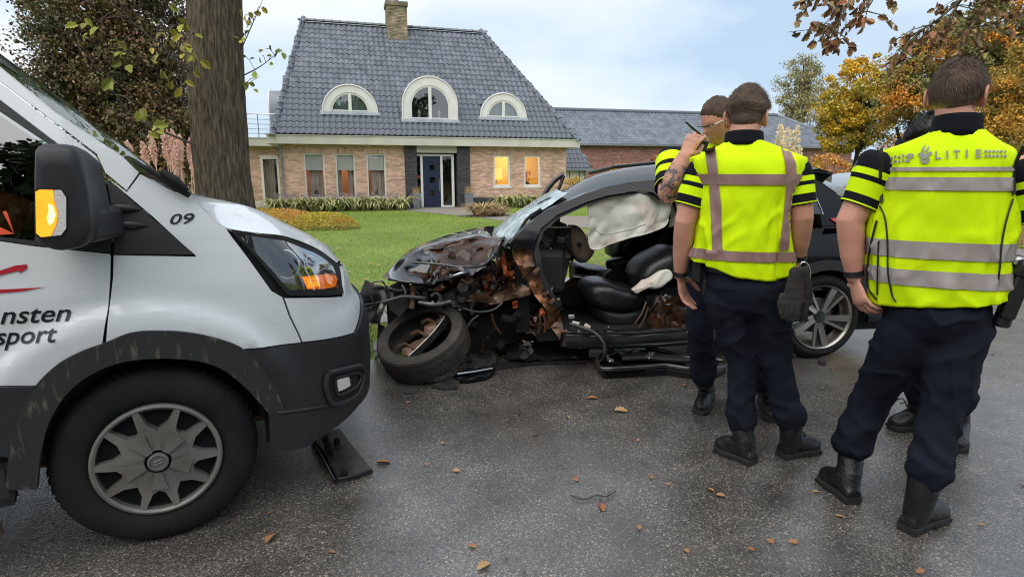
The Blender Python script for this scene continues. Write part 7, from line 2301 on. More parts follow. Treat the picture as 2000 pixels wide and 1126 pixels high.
    def band(s, z0, z1, name, m, parent, q0=-pi, q1=0.0, n=170, k=6, sl=0.0):
        """tape round the vest between two heights; angles -pi..0 are the back"""
        mb = MB()
        ok, G = {}, []
        for j in range(k + 1):
            for i in range(n + 1):
                q = q0 + (q1 - q0) * i / n
                p = s.hit_ring(q, z0 + (z1 - z0) * j / k + sl * cos(q))[0]
                if p is not None:
                    ok[(j, i)] = len(G); G.append(p)
        fs = []
        for j in range(k):
            for i in range(n):
                c = [(j, i), (j, i + 1), (j + 1, i + 1), (j + 1, i)]
                if all(x in ok for x in c) and (G[ok[c[0]]] - G[ok[c[1]]]).length < .06:
                    fs.append(tuple(ok[x] for x in c))
        mb.add(G, fs)
        return mb.obj(name, m, parent, smooth=180)
    def back(s, x, z, off=.005):
        o = s.fr(x, -1.0, z)
        h = s.vb.ray_cast(o, s.fr.w)
        return (h[0] - s.fr.w * off) if h[0] is not None else s.fr(x, -.15, z)
    def backpanel(s, poly, name, m, parent, off=.0055, step=.011):
        return panel(poly, lambda x, y: s.back(x, y, off), step).obj(name, m, parent, smooth=180, fix=False)
    def sz(s, u, v):
        """pixel -> (s, z) on the back of the vest"""
        w_ = -.13
        for _ in range(3):
            x, z = s.fr.pix(u, v, w_)
            h = s.vb.ray_cast(s.fr(x, -1, z), s.fr.w)
            if h[0] is None: break
            w_ = s.fr.inv(h[0])[1]
        return x, z
    def sleeve(s, sh, el, t1, r0=.080, r1=.066, bands=(), patch=None, hemline=True):
        ax = [sh.lerp(el, t) for t in (-.12, 0, t1 * .35, t1 * .7, t1)]
        rr = [r0 * .75, r0, (r0 + r1) / 2 * 1.03, r1 * 1.02, r1]
        P_, R_ = spath(ax, rr, 4)
        mb = MB(); mb.tube(P_, R_, 26, False)
        mb.v = [tuple(V(p) + (V(p) - min(P_, key=lambda c: (c - V(p)).length)).normalized() * .005 * fbm(V(p) * 16, 3)) for p in mb.v]
        o = mb.obj('sleeve', 'shirt_black', s.root, smooth=180)
        so = o.modifiers.new('thickness', 'SOLIDIFY'); so.thickness = .004; so.offset = -1
        bv = bvh_of(mb)
        X, Y, T = frames(P_)[len(P_) // 2]
        d = (el - sh)
        def wrap(t0, t1_, m, name, n=36):
            b = MB(); G = []
            for j in range(3):
                t = t0 + (t1_ - t0) * j / 2
                c = sh + d * t
                row = []
                for i in range(n):
                    q = 2 * pi * i / n
                    dd = X * cos(q) + Y * sin(q)
                    h = bv.ray_cast(c + dd * .4, -dd)
                    row.append((h[0] + dd * .0025) if h[0] is not None else c + dd * R_[0])
                G.append(row)
            b.rings(G, True, (False, False))
            return b.obj(name, m, o, smooth=180)
        for t0, t1_ in bands: wrap(t0, t1_, 'hivis', 'sleeve_band')
        if hemline: wrap(t1 - .035, t1 - .012, 'hivis', 'hem_piping')
        s.sl_bvh = bv
        return o
    def finish_skin(s, m=('skin',), voxel=.0043, assign=None):
        me = remesh(s.skin, voxel, 'body', list(m), 2, assign=assign)
        return link('body', me, s.root)
    def collar(s, c, r, z0, z1, m='shirt_black', up=(0, 0, 1)):
        mb = MB()
        R = []
        for t, k in ((0, 1.06), (.35, 1.02), (.8, .98), (1, .97)):
            R.append([c + s.fr.s * (r * k * cos(q)) + s.fr.w * (r * 1.02 * k * sin(q)) + V((0, 0, z0 + (z1 - z0) * t - .010 * sin(q) * t)) for q in [2 * pi * i / 30 for i in range(30)]])
        mb.rings(R, True, (False, False))
        o = mb.obj('collar', m, s.root, smooth=180)
        so = o.modifiers.new('thickness', 'SOLIDIFY'); so.thickness = .006; so.offset = 0
        return o
    def strap(s, c, axis, r, m='holster', name='watch', wd=.022):
        mb = MB(); mb.lathe([(r, -wd / 2), (r + .004, -wd / 2), (r + .004, wd / 2), (r, wd / 2), (r, -wd / 2)], c, axis, 20)
        return mb.obj(name, m, s.root, smooth=40)
def torso_skin(p, neck, chest, pel):
    capsule(p.skin, [neck, neck.lerp(chest, .4), chest], [.056, .060, .10], 16)
    capsule(p.skin, [chest + p.fr.s * -.11, chest, chest + p.fr.s * .11], [.075, .10, .075], 14)
    capsule(p.skin, [chest, chest.lerp(pel, .4), chest.lerp(pel, .75)], [.115, .105, .08], 16)
# ---------------------------------------------------------------- officer with the lettered vest, nearest
A = Person('nearest police officer seen from behind, yellow vest lettered across the shoulders', (1.62, 2.28, 0), 29)
P = A.P
hd = P(1869, 187, .02)
B_ = basis((sin(radians(44)), cos(radians(44)), -.04))
head_mb(A.skin, hd, B_, .98)
nk = P(1868, 252, -.015)
capsule(A.skin, [hd - B_[2] * .05 - B_[1] * .02, nk, P(1862, 300, -.01)], [.060, .061, .066], 18)
shl, shr = P(1722, 318, -.005), P(2000, 322, .0)
ell, wrl = P(1660, 432, -.04), P(1668, 545, -.03)
elr, wrr = P(2040, 452, .02), P(2018, 530, .22)
A.arm(shl, ell, wrl, (.062, .060, .058, .052, .049, .044, .032, .028)); A.arm(shr, elr, wrr)
hand_mb(A.skin, wrl, P(1684, 600, -.05) - wrl, A.fr.s * .75 + A.fr.w * .5, A.fr.w * 1 - A.fr.s * .2, (.75, .7, .62, .5), .8)
hand_mb(A.skin, wrr, V((-.3, .6, -.4)), V((-1, 0, 0)), V((0, .4, 1)), (.5, .5, .5, .5), .5)
pel, wst = P(1822, 628, .0), P(1838, 545, .0)
torso_skin(A, nk, P(1855, 340, .02), pel)
tr = A.legs(P(1768, 655, .0), P(1706, 770, .10), P(1660, 882, .11), P(1872, 650, .0), P(1842, 790, -.04), P(1808, 938, -.13), pel, wst, rthigh=.105, hip=(.178, .128), rk_=.078, rc=.072, rh_=.086)
capsule(A.skin, [pel.lerp(P(1706, 770, .10), .25), P(1706, 770, .10), P(1660, 882, .11)], [.05, .05, .04]); capsule(A.skin, [pel.lerp(P(1842, 790, -.04), .25), P(1842, 790, -.04), P(1808, 938, -.13)], [.05, .05, .04])
boot(A.root, PZ(1668, 985), PZ(1606, 935), P(1664, 872, .12), shaft=.17)
boot(A.root, PZ(1768, 1040), PZ(1840, 1006), P(1806, 925, -.13), shaft=.17)
A.finish_skin()
hair_obj(A.root, hd, B_, (-.20, .4, (.25, .15, -.85), .22, .030, .003), k=.98, top=.020, side=.012)
cN = A.fr.inv(nk)
zc = lambda u, v, w_=-.13: A.fr.pix(u, v, w_)
vz = [zc(1840, v) for v in (588, 545, 500, 460, 420, 380, 340, 300)]
def wid(u0, u1, v):
    a, b = A.fr.pix(u0, v, 0), A.fr.pix(u1, v, 0)
    return (b[0] - a[0]) / 2, (a[0] + b[0]) / 2
rows = []
for v, u0, u1, dep, dp in ((590, 1694, 1968, .142, 0), (560, 1689, 1970, .145, 0), (520, 1687, 1970, .145, 0), (470, 1686, 1985, .142, 0), (430, 1694, 1986, .142, 0), (390, 1708, 1984, .144, 0), (340, 1717, 1984, .142, 0), (305, 1718, 1985, .130, .0), (282, 1722, 1982, .112, .018), (262, 1762, 1958, .092, .03), (250, 1808, 1932, .076, .018), (246, 1822, 1922, .066, .01)):
    a, cx = wid(u0, u1, v)
    z = A.fr.pix((u0 + u1) / 2, v, -.08)[1]
    rows.append((z, a, dep, cx, .012, dp))
vestA = A.vest(rows, 'hivis_vest', fold=.0065, seed=2.0, hem=lambda q, x: -.012 * max(0, -sin(q)) - .03 * max(0, -cos(q)) + .03 * max(0, cos(q)))
A.collar(P(1868, 250, .0), .076, -.03, .040)
for (v0, v1, nm) in ((334, 326, 'thin_stripe'), (372, 346, 'reflective_stripe'), (507, 473, 'reflective_stripe'), (562, 530, 'reflective_stripe')):
    z0, z1 = zc(1838, v0)[1], zc(1838, v1)[1]
    A.band(z0, z1, nm, 'tape_grey', vestA, q0=-pi - .5, q1=.5)
# lettering, emblem and checker marks across the shoulders
def on_back(vs2, p0, p1, hpx, fs_, name, m, parent, per=A, sag=0.0):
    x0, x1 = min(v[0] for v in vs2), max(v[0] for v in vs2)
    h = max(v[1] for v in vs2)
    pts = []
    for x, y in vs2:
        t = (x - x0) / (x1 - x0)
        u = p0[0] + (p1[0] - p0[0]) * t; v = p0[1] + (p1[1] - p0[1]) * t - y / h * hpx - sag * 4 * t * (1 - t)
        pts.append(per.back(*per.sz(u, v), .006))
    return MB().add(pts, fs_).obj(name, m, parent, fix=False)
vl = lambda u: 322 + (308 - 322) * (u - 1728) / (1963 - 1728) - 5.5 * 4 * ((u - 1728) / 235) * (1 - (u - 1728) / 235)
for ch, u0, u1 in (('P', 1773, 1785), ('L', 1826, 1838), ('I', 1848, 1851.5), ('T', 1862, 1875), ('I', 1886, 1889.5), ('E', 1905, 1917)):
    vs2, fs2 = text_2d(ch, 0.0, .022)
    on_back(vs2, (u0, vl(u0)), (u1, vl(u1)), 15.5, fs2, 'letter', 'print_grey', vestA)
def sq(u, v, w_, h):
    q = [A.sz(u - w_ / 2, v - h / 2), A.sz(u + w_ / 2, v - h / 2), A.sz(u + w_ / 2, v + h / 2), A.sz(u - w_ / 2, v + h / 2)]
    return [A.back(*p, .006) for p in q]
ck = MB()
for i in range(6):
    for j in (0, 1):
        u = 1733 + i * 7.6
        ck.add(sq(u, vl(u) - 3 - 9 * j + (1 if i % 2 else -1), 4.2 + .35 * i * (1 if j == i % 2 else .2), 4.6), [(0, 1, 2, 3)])
        u = 1925 + i * 7.6
        ck.add(sq(u, vl(u) - 3 - 9 * j, 5.6 - .45 * i * (1 if j == i % 2 else .3), 4.8), [(0, 1, 2, 3)])
ck.obj('checker_marks', 'print_grey', vestA, fix=False, kind='stuff')
def em(px, name='emblem'):
    return A.backpanel([A.sz(u, v) for u, v in px], name, 'print_grey', vestA, .006, .006)
ring_o = [(1806 + 9.5 * cos(t), 311 + 8.5 * sin(t)) for t in [-.2 + (pi + .4) * i / 12 for i in range(13)]]
ring_i = [(1806 + 4.6 * cos(t), 310 + 4.0 * sin(t)) for t in [pi + .2 - (pi + .4) * i / 12 for i in range(13)]]
em(ring_o + ring_i)
em([(1791, 301), (1800, 296.5), (1807, 301), (1817, 295), (1821, 299), (1808, 311), (1803, 311)])
em([(1801, 296), (1799, 291), (1804, 286), (1808, 280.5), (1807, 286), (1804, 290), (1806, 296)])
em([(1808, 298), (1807, 293), (1812, 288), (1813, 284), (1815, 289), (1811, 293), (1812, 296)])
# black piping along the armholes, sides and hem
def piping(px, r=.0032):
    mb = MB(); pts = [A.back(*A.sz(u, v), .008) for u, v in px]
    mb.tube([V(p) for p in smooth_path([tuple(p) for p in pts], 3)], r, 6)
    mb.obj('piping', 'holster', vestA, smooth=60)
piping([(1721, 290), (1719, 320), (1720, 360), (1722, 395)], .006); piping([(1981, 286), (1980, 330), (1980, 380)], .006)
piping([(1718, 402), (1728, 425), (1733, 470), (1734, 530), (1742, 575), (1750, 588)]); piping([(1712, 430), (1702, 470), (1694, 520), (1695, 560), (1712, 584)], .004)
piping([(1716, 470), (1714, 520), (1713, 575)]); piping([(1978, 388), (1966, 425), (1958, 460), (1954, 490), (1952, 520), (1948, 555)])
sl = A.sleeve(shl, ell, .74, .084, .070, bands=((.18, .28), (.36, .58)))
A.sleeve(shr, elr, .80, .082, .070, bands=((.18, .28), (.36, .58)))
A.strap(wrl + (ell - wrl) * .10, (ell - wrl), .033)
# shoulder badge on the sleeve, belt, holster
b = MB(); c = shl.lerp(ell, .10); n_ = -A.fr.s
b.lathe([(.03, 0), (.028, .003), (0, .004)], c + n_ * .080 + V((0, 0, .01)), n_ + V((0, 0, .3)), 6); b.obj('shoulder_badge', 'badge_blue', sl, smooth=40)
b = MB(); hz = P(1958, 560, -.02)
b.box(hz + A.fr.s * .035 + V((0, 0, -.03)), (.05, .085, .17), A.fr.rot() @ Matrix.Rotation(.18, 3, 'Y')); b.box(hz + A.fr.s * .05 + V((0, 0, .075)), (.055, .11, .06), A.fr.rot() @ Matrix.Rotation(.3, 3, 'Y'))
b.tube([hz + A.fr.s * .02 + V((0, 0, -.09)), hz + A.fr.s * .012 + V((0, 0, -.15))], [.028, .03], 12)
ho = b.obj('holster', 'holster', A.root, smooth=40); bevel(ho, .012, 3)
b = MB(); b.lathe([(.018, 0), (.02, .012), (.012, .02), (0, .022)], hz + A.fr.s * .03 + V((0, 0, .1)), A.fr.w * -1 + V((0, 0, .4)), 14); b.obj('holster_button', 'silver_trim', ho, smooth=40)
mb = MB(); mb.rings([[wst + V((0, 0, dz)) + A.fr.s * (.160 * k * cos(q)) + A.fr.w * (.105 * k * sin(q)) for q in [2 * pi * i / 32 for i in range(32)]] for dz, k in ((-.07, 1.03), (-.02, 1.03))], True, (False, False)); mb.obj('belt', 'holster', A.root, smooth=60)
q = [A.fr.pix(u, v, -.1) for u, v in ((1856, 700), (1896, 690), (1902, 760), (1860, 775))]
A.stick(q, A.fr.w, 'cargo_pocket', 'navy_cloth', tr)
q = [A.fr.pix(u, v, -.05) for u, v in ((1708, 660), (1722, 650), (1720, 720), (1708, 722))]
A.stick(q, A.fr.w, 'cargo_pocket', 'navy_cloth', tr)
b = MB(); e_ = hd + B_[0] * .075 - V((0, 0, .04)); b.tube([V(p) for p in smooth_path([tuple(e_), tuple(e_ - B_[1] * .02 - V((0, 0, .03))), tuple(e_ - B_[1] * .05 - B_[0] * .02 - V((0, 0, .055)))], 3)], .003, 5); b.obj('earpiece_cord', 'airbag_white', A.root, smooth=60)
# ---------------------------------------------------------------- officer with the cross-striped vest
Bp = Person('police officer seen from behind in the middle, yellow vest with crossed pinkish bands, arms hanging', (1.17, 2.79, 0), 19)
P = Bp.P
hd = P(1458, 229, .02)
B_ = basis((sin(radians(27)), cos(radians(27)), -.06))
head_mb(Bp.skin, hd, B_, .98)
nk = P(1452, 272, -.015)
capsule(Bp.skin, [hd - B_[2] * .045 - B_[1] * .02, nk, P(1452, 305, -.01)], [.066, .068, .072], 18)
shl, shr = P(1374, 328, 0), P(1553, 328, 0)
ell, wrl = P(1338, 432, -.03), P(1328, 540, .06)
elr, wrr = P(1566, 425, -.02), P(1560, 505, .05)
Bp.arm(shl, ell, wrl, (.064, .062, .058, .050, .050, .045, .034, .030)); Bp.arm(shr, elr, wrr, (.064, .062, .056, .05, .048, .042, .032, .028))
hand_mb(Bp.skin, wrl, P(1338, 590, .09) - wrl, Bp.fr.s * 1.0 - Bp.fr.w * .35, Bp.fr.w * 1.0 + Bp.fr.s * .4, (.26, .34, .40, .42), .25)
hand_mb(Bp.skin, wrr, V((0, .15, -1)), -Bp.fr.s, Bp.fr.w, (.5, .5, .5, .5), .4)
pel, wst = P(1458, 578, 0), P(1455, 500, 0)
torso_skin(Bp, nk, P(1456, 345, .02), pel)
kL, aL, kR, aR = P(1448, 700, .04), P(1447, 838, .0), P(1516, 700, .03), P(1543, 830, .03)
trB = Bp.legs(P(1420, 592, 0), kL, aL, P(1500, 592, 0), kR, aR, pel, wst, rthigh=.100, hip=(.182, .128), rk_=.075, rc=.068, rh_=.073)
capsule(Bp.skin, [pel.lerp(kL, .25), kL, aL], [.05, .05, .04]); capsule(Bp.skin, [pel.lerp(kR, .25), kR, aR], [.05, .05, .04])
boot(Bp.root, PZ(1472, 908), PZ(1398, 876), P(1450, 828, 0), shaft=.15)
boot(Bp.root, PZ(1524, 894), PZ(1596, 878), P(1546, 820, .03), shaft=.15)
Bp.finish_skin()
hair_obj(Bp.root, hd, B_, (.06, .35, (.35, .7, .1), .6, .030, .008), k=.98, top=.030, side=.007, n_str=7500)
rows = []
for v, u0, u1, dep, dp in ((524, 1350, 1546, .146, 0), (500, 1350, 1546, .148, 0), (460, 1357, 1545, .148, 0), (430, 1362, 1547, .148, 0), (395, 1365, 1551, .148, 0), (365, 1364, 1562, .148, 0), (335, 1354, 1574, .145, 0), (312, 1349, 1578, .132, .0), (296, 1352, 1572, .112, .022), (280, 1386, 1540, .094, .03), (270, 1412, 1500, .078, .018), (267, 1420, 1488, .068, .01)):
    f0, f1 = Bp.fr.pix(u0, v, 0), Bp.fr.pix(u1, v, 0)
    rows.append((Bp.fr.pix((u0 + u1) / 2, v, -.08)[1], (f1[0] - f0[0]) / 2, dep, (f0[0] + f1[0]) / 2, .012, dp))
vestB = Bp.vest(rows, 'hivis_vest', fold=.0075, seed=5.0, hem=lambda q, x: -.035 * max(0, -sin(q)) * (.5 + 1.2 * max(0, cos(q + .5))) + .035 * max(0, -cos(q)))
Bp.collar(P(1453, 270, 0), .083, -.03, .024)
def bpx(px, m='tape_pink', nm='reflective_stripe'):
    q = []
    for i in range(len(px)):
        a, c = px[i], px[(i + 1) % len(px)]
        for j in range(6):
            q.append((a[0] + (c[0] - a[0]) * j / 6, a[1] + (c[1] - a[1]) * j / 6))
    return Bp.backpanel([Bp.sz(u, v) for u, v in q], nm, m, vestB)
bpx([(1376, 291), (1397, 287), (1402, 340), (1408, 400), (1411, 490), (1391, 490), (1387, 400), (1383, 340)])
bpx([(1525, 287), (1544, 294), (1555, 320), (1556, 345), (1549, 400), (1540, 488), (1521, 490), (1530, 420), (1537, 350), (1533, 315)])
zz = lambda u, v: Bp.fr.pix(u, v, -.13)[1]
Bp.band(zz(1462, 361), zz(1462, 340), 'reflective_stripe', 'tape_pink', vestB, q0=-pi - .35, q1=.35).location = Bp.fr.w * -.0012
Bp.band(zz(1462, 511), zz(1462, 491), 'reflective_stripe', 'tape_pink', vestB, q0=-pi - .4, q1=.4).location = Bp.fr.w * -.0012
Bp.sleeve(shl, ell, .72, .070, .072, bands=((.20, .30), (.38, .54)))
Bp.sleeve(shr, elr, .74, .068, .068, bands=((.20, .30), (.38, .54)))
Bp.strap(wrl + (ell - wrl) * .08, (ell - wrl), .035)
Bp.strap(wrr + (elr - wrr) * .05, (elr - wrr), .033)
b = MB(); c = shl.lerp(ell, .12); n_ = -Bp.fr.s
b.lathe([(.034, 0), (.032, .003), (0, .004)], c + n_ * .080, n_ + V((0, 0, .2)), 6); b.obj('shoulder_badge', 'badge_blue', Bp.root, smooth=40)
mb = MB(); mb.rings([[wst + V((0, 0, dz)) + Bp.fr.s * (.172 * k * cos(q)) + Bp.fr.w * (.12 * k * sin(q)) for q in [2 * pi * i / 32 for i in range(32)]] for dz, k in ((-.075, 1.03), (-.02, 1.03))], True, (False, False)); mb.obj('belt', 'holster', Bp.root, smooth=60)
for (u, v, s0, s1, s2) in ((1362, 525, .05, .09, .12), (1378, 560, .035, .06, .09)):
    b = MB(); b.box(P(u, v, .02), (s0, s1, s2), Bp.fr.rot()); o = b.obj('belt_pouch', 'holster', Bp.root); bevel(o, .012, 3)
q = [Bp.fr.pix(u, v, -.1) for u, v in ((1390, 572), (1440, 576), (1446, 640), (1398, 640))]
Bp.stick([Bp.fr.pix(u, v, -.1) for u, v in ((1392, 548), (1440, 552), (1438, 566), (1394, 564))], Bp.fr.w, 'pocket_flap', 'navy_cloth', trB)
Bp.stick([Bp.fr.pix(u, v, -.08) for u, v in ((1378, 572), (1398, 574), (1412, 640), (1392, 640))], Bp.fr.w, 'cargo_pocket', 'navy_cloth', trB)
# work gloves clipped to the belt
gl = thing('gloves', 'pair of black work gloves hanging from the belt of the officer in the cross-striped vest', 'gloves', P(1550, 575, -.14))
for k, (du, dw) in enumerate(((0, -.15), (16, -.11))):
    g = MB()
    capsule(g, [P(1556 + du * .6, 528, dw), P(1552 + du, 560, dw), P(1550 + du, 590, dw)], [.030, .040, .048], 18, (1, .5), up=Bp.fr.s)
    for j in range(4):
        x = -30 + 15 * j
        capsule(g, [P(1549 + du + x * .62, 590, dw - .012), P(1547 + du + x * .72, 612, dw - .014), P(1548 + du + x * .62, 628 - abs(j - 1.6) * 4, dw - .008)], [.013, .0125, .011], 10)
    capsule(g, [P(1528 + du, 575, dw), P(1523 + du, 592, dw - .01), P(1524 + du, 604, dw - .01)], [.014, .0135, .011], 10)
    me = remesh(g, .0045, 'glove', 'glove_cloth', 2, disp=lambda p: .002 * fbm(p * 40, 3)); link('glove', me, gl)
b = MB(); b.tube([P(u, v, -.12) for u, v in ((1530, 584), (1552, 577), (1572, 576), (1573, 585), (1553, 588), (1530, 594))], .003, 5); b.obj('glove_cuff', 'bent_tan', gl, smooth=60)
b = MB(); b.tube([V(p) for p in smooth_path([tuple(P(u, v, -.10)) for u, v in ((1560, 526), (1566, 512), (1577, 515), (1582, 530), (1582, 548))], 3)], .0035, 6); b.tube([P(1577, 518, -.1), P(1580, 560, -.1), P(1579, 596, -.1)], .004, 5); b.obj('carabiner', 'steel', gl, smooth=60)
# ---------------------------------------------------------------- tattooed officer facing this way, behind
Cp = Person('tattooed police officer with shaved head facing this way, holding a pen up to the face', (1.09, 3.32, 0), 205)
P = Cp.P
hd = PY(1406, 236, 3.22)
B_ = basis((-.86, -.30, -.42))
head_mb(Cp.skin, hd, B_, 1.02)
nk = PY(1402, 285, 3.30)
capsule(Cp.skin, [hd - B_[2] * .05 - B_[1] * .02, nk, PY(1390, 310, 3.32)], [.064, .066, .09], 18)
sR, sL = PY(1312, 312, 3.22), PY(1450, 320, 3.42)
eR, wR = PY(1305, 378, 3.02), PY(1337, 302, 3.0)
eL, wL = PY(1470, 430, 3.45), PY(1460, 480, 3.3)
Cp.arm(sR, eR, wR, (.062, .062, .060, .054, .056, .050, .036, .031)); Cp.arm(sL, eL, wL)
hand_mb(Cp.skin, wR, PY(1362, 258, 3.02) - wR, V((.45, .9, -.1)), V((.6, .1, -.5)), (.75, .8, .85, .9), .75)
hand_mb(Cp.skin, wL, V((-.5, -.4, -.5)), V((-.3, .5, -.4)), V((0, 0, 1)), (.6, .6, .6, .6), .5)
pel, wst = PY(1405, 545, 3.34), PY(1395, 480, 3.33)
torso_skin(Cp, nk, PY(1385, 345, 3.30), pel)
kA, aA, kB, aB = PY(1368, 640, 3.24), PY(1374, 742, 3.36), PY(1475, 650, 3.22), PY(1492, 755, 3.27)
trC = Cp.legs(PY(1375, 560, 3.30), kA, aA, PY(1440, 560, 3.36), kB, aB, pel, wst, rthigh=.092, hip=(.17, .12), rk_=.074, rc=.07, rh_=.078)
capsule(Cp.skin, [pel.lerp(kA, .25), kA, aA], [.05, .05, .04]); capsule(Cp.skin, [pel.lerp(kB, .25), kB, aB], [.05, .05, .04])
boot(Cp.root, PZ(1384, 776), PZ(1366, 811), PY(1377, 728, 3.40), shaft=.16)
boot(Cp.root, PZ(1490, 785), PZ(1510, 826), PY(1494, 745, 3.30), shaft=.16)
fa0, fa1 = eR, wR
def tat(c):
    t = max(0, min(1, (c - fa0).dot(fa1 - fa0) / (fa1 - fa0).length_squared))
    return 1 if (c - fa0.lerp(fa1, t)).length < .075 and (c - fa1).length > .07 and (c - hd).length > .16 else 0
Cp.finish_skin(('skin', 'skin_tattoo'), assign=tat)
hair_obj(Cp.root, hd, B_, (.35, .4, (0, -.5, -.4), .5, .006, .002), k=1.02, top=.006, side=.003, n_str=2500)
rows = []
for v, u0, u1, dep, dp in ((505, 1318, 1460, .15, 0), (470, 1316, 1462, .155, 0), (420, 1318, 1464, .155, 0), (380, 1316, 1468, .155, 0), (340, 1310, 1470, .15, 0), (312, 1306, 1470, .135, 0), (298, 1310, 1462, .11, .025), (286, 1340, 1440, .09, .03), (280, 1362, 1428, .075, .01)):
    p0, p1 = Cp.fr.inv(PY(u0, v, 3.3)), Cp.fr.inv(PY(u1, v, 3.3))
    rows.append((PY((u0 + u1) / 2, v, 3.25).z, abs(p1[0] - p0[0]) / 2, dep, (p0[0] + p1[0]) / 2, .0, dp))
vestC = Cp.vest(rows, 'hivis_vest', fold=.006, seed=9)
for v0, v1 in ((402, 380), (470, 448)):
    Cp.band(PY(1320, v0, 3.15).z, PY(1320, v1, 3.15).z, 'reflective_stripe', 'tape_grey', vestC, q0=-pi, q1=pi, n=110)
Cp.collar(PY(1402, 288, 3.31), .075, -.02, .03)
Cp.sleeve(sR, eR, .86, .082, .072, bands=((.08, .34), (.46, .62)))
Cp.sleeve(sL, eL, .7, .080, .068, bands=((.2, .3), (.38, .52)))
b = MB(); c = sR.lerp(eR, .35); n_ = (V((-.75, -.66, 0))).normalized(); b.lathe([(.036, 0), (.034, .004), (0, .005)], c + n_ * .076, n_, 6); bd = b.obj('shoulder_badge', 'badge_blue', Cp.root, smooth=40)
b = MB(); b.lathe([(.02, 0), (.018, .003), (0, .004)], c + n_ * .081 - V((0, 0, .012)), n_, 5); b.obj('badge_crest', 'badge_gold', bd, smooth=40)
b = MB()
for (u, v, s_) in ((1358, 292, .06), (1372, 284, .05), (1348, 302, .05)):
    b.box(PY(u, v, 3.12), (s_, .03, s_ * 1.1), Matrix.Rotation(rnd(-.4, .4), 3, 'Y'))
o = b.obj('chest_radio', 'holster', Cp.root, kind='stuff'); bevel(o, .008)
gs = MB(); ear = hd + B_[0] * -.078 * -1 * (1 if B_[0].dot(V((0, -1, 0))) > 0 else -1) 
sx = 1 if B_[0].y < 0 else -1
e0 = hd + B_[0] * (.080 * sx) + B_[1] * -.005 + B_[2] * .012; e1 = hd + B_[0] * (.068 * sx) + B_[1] * .088 + B_[2] * .012
gs.tube([e0, e1], .0028, 5); gs.obj('glasses_temple', 'airbag_white', Cp.root)
gs = MB(); gs.tube([e1, hd + B_[1] * .108 + B_[2] * .012, hd - B_[0] * (.068 * sx) + B_[1] * .09 + B_[2] * .012], .003, 5); gs.obj('glasses_frame', 'holster', Cp.root)
pen = thing('pen', 'short black pen held in the raised hand of the tattooed officer', 'pen', PY(1350, 248, 3.0))
b = MB(); b.tube([PY(1339, 238, 2.98), PY(1352, 250, 2.99), PY(1368, 262, 3.0)], [.004, .006, .005], 8); b.obj('barrel', 'holster', pen, smooth=60)
for sx_ in (-1, 1):
    b = MB(); b.lathe([(0, -.011), (.008, -.008), (.011, 0), (.008, .008), (0, .011)], hd + B_[0] * (sx_ * .032) + B_[1] * .078 + B_[2] * .006, B_[1], 10); b.obj('eye', 'eye_white', Cp.root, smooth=60)
# ---------------------------------------------------------------- officer almost hidden behind the nearest one
Dp = Person('police officer with curly black hair almost hidden behind the nearest officer', (2.25, 3.06, 0), 200)
hd = PY(1812, 280, 3.03)
B_ = basis((-.55, -.80, -.35))
head_mb(Dp.skin, hd, B_, 1.0)
nk = PY(1822, 315, 3.06)
capsule(Dp.skin, [hd - B_[2] * .05 - B_[1] * .02, nk, PY(1826, 335, 3.07)], [.06, .062, .085], 16)
sR, sL = PY(1775, 352, 3.0), PY(1895, 352, 3.12)
eR, wR = PY(1782, 450, 2.98), PY(1815, 505, 2.86)
eL, wL = PY(1905, 450, 3.1), PY(1880, 505, 2.92)
Dp.arm(sR, eR, wR); Dp.arm(sL, eL, wL)
for w_ in (wR, wL): hand_mb(Dp.skin, w_, V((.2 if w_ is wR else -.5, -.6, -.2)), V((0, 0, -1)), V((-.4, 0, .4)), (.6, .6, .6, .6), .5)
pel, wst = PY(1830, 575, 3.08), PY(1828, 520, 3.07)
torso_skin(Dp, nk, PY(1830, 390, 3.06), pel)
kA, aA, kB, aB = PY(1806, 680, 3.0), PY(1798, 780, 3.1), PY(1868, 690, 2.95), PY(1872, 800, 2.96)
Dp.legs(PY(1805, 600, 3.05), kA, aA, PY(1865, 600, 3.1), kB, aB, pel, wst, rthigh=.085, hip=(.16, .115))
capsule(Dp.skin, [pel.lerp(kA, .25), kA, aA], [.05, .05, .04]); capsule(Dp.skin, [pel.lerp(kB, .25), kB, aB], [.05, .05, .04])
bt = boot(Dp.root, PZ(1806, 835), PZ(1736, 838), PY(1798, 770, 3.1), shaft=.14)
boot(Dp.root, PZ(1872, 845), PZ(1868, 884), PY(1873, 790, 2.98), shaft=.14)
b = MB()
for a_ in (-.02, .025):
    q = PZ(1772, 795, .15); b.tube([V(p) for p in smooth_path([tuple(q), tuple(q + V((-.02, -.01 + a_, .045))), tuple(q + V((-.055, a_, .03)))], 4)], .0035, 5)
b.obj('loose_lace', 'holster', bt, smooth=60, kind='stuff')
Dp.finish_skin(('skin_dark',))
hair_obj(Dp.root, hd, B_, (-.5, .3, (.1, .4, .2), 1.6, .014, .016), m='hair_black', k=1.0, top=.03, side=.014, n_str=5000)
rows = []
for v, hw, dep, dp in ((545, .19, .14, 0), (500, .19, .145, 0), (440, .195, .145, 0), (390, .2, .145, 0), (352, .2, .13, 0), (338, .195, .11, .03), (326, .14, .09, .03), (318, .09, .075, .01)):
    q = Dp.fr.inv(PY(1830, v, 3.07))
    rows.append((q[2], hw, dep, q[0], q[1], dp))
Dp.vest(rows, 'hivis_vest', fold=.006, seed=13)
Dp.sleeve(sR, eR, .7, .08, .068, bands=((.2, .3), (.38, .52))); Dp.sleeve(sL, eL, .7, .08, .068, bands=((.2, .3), (.38, .52)))
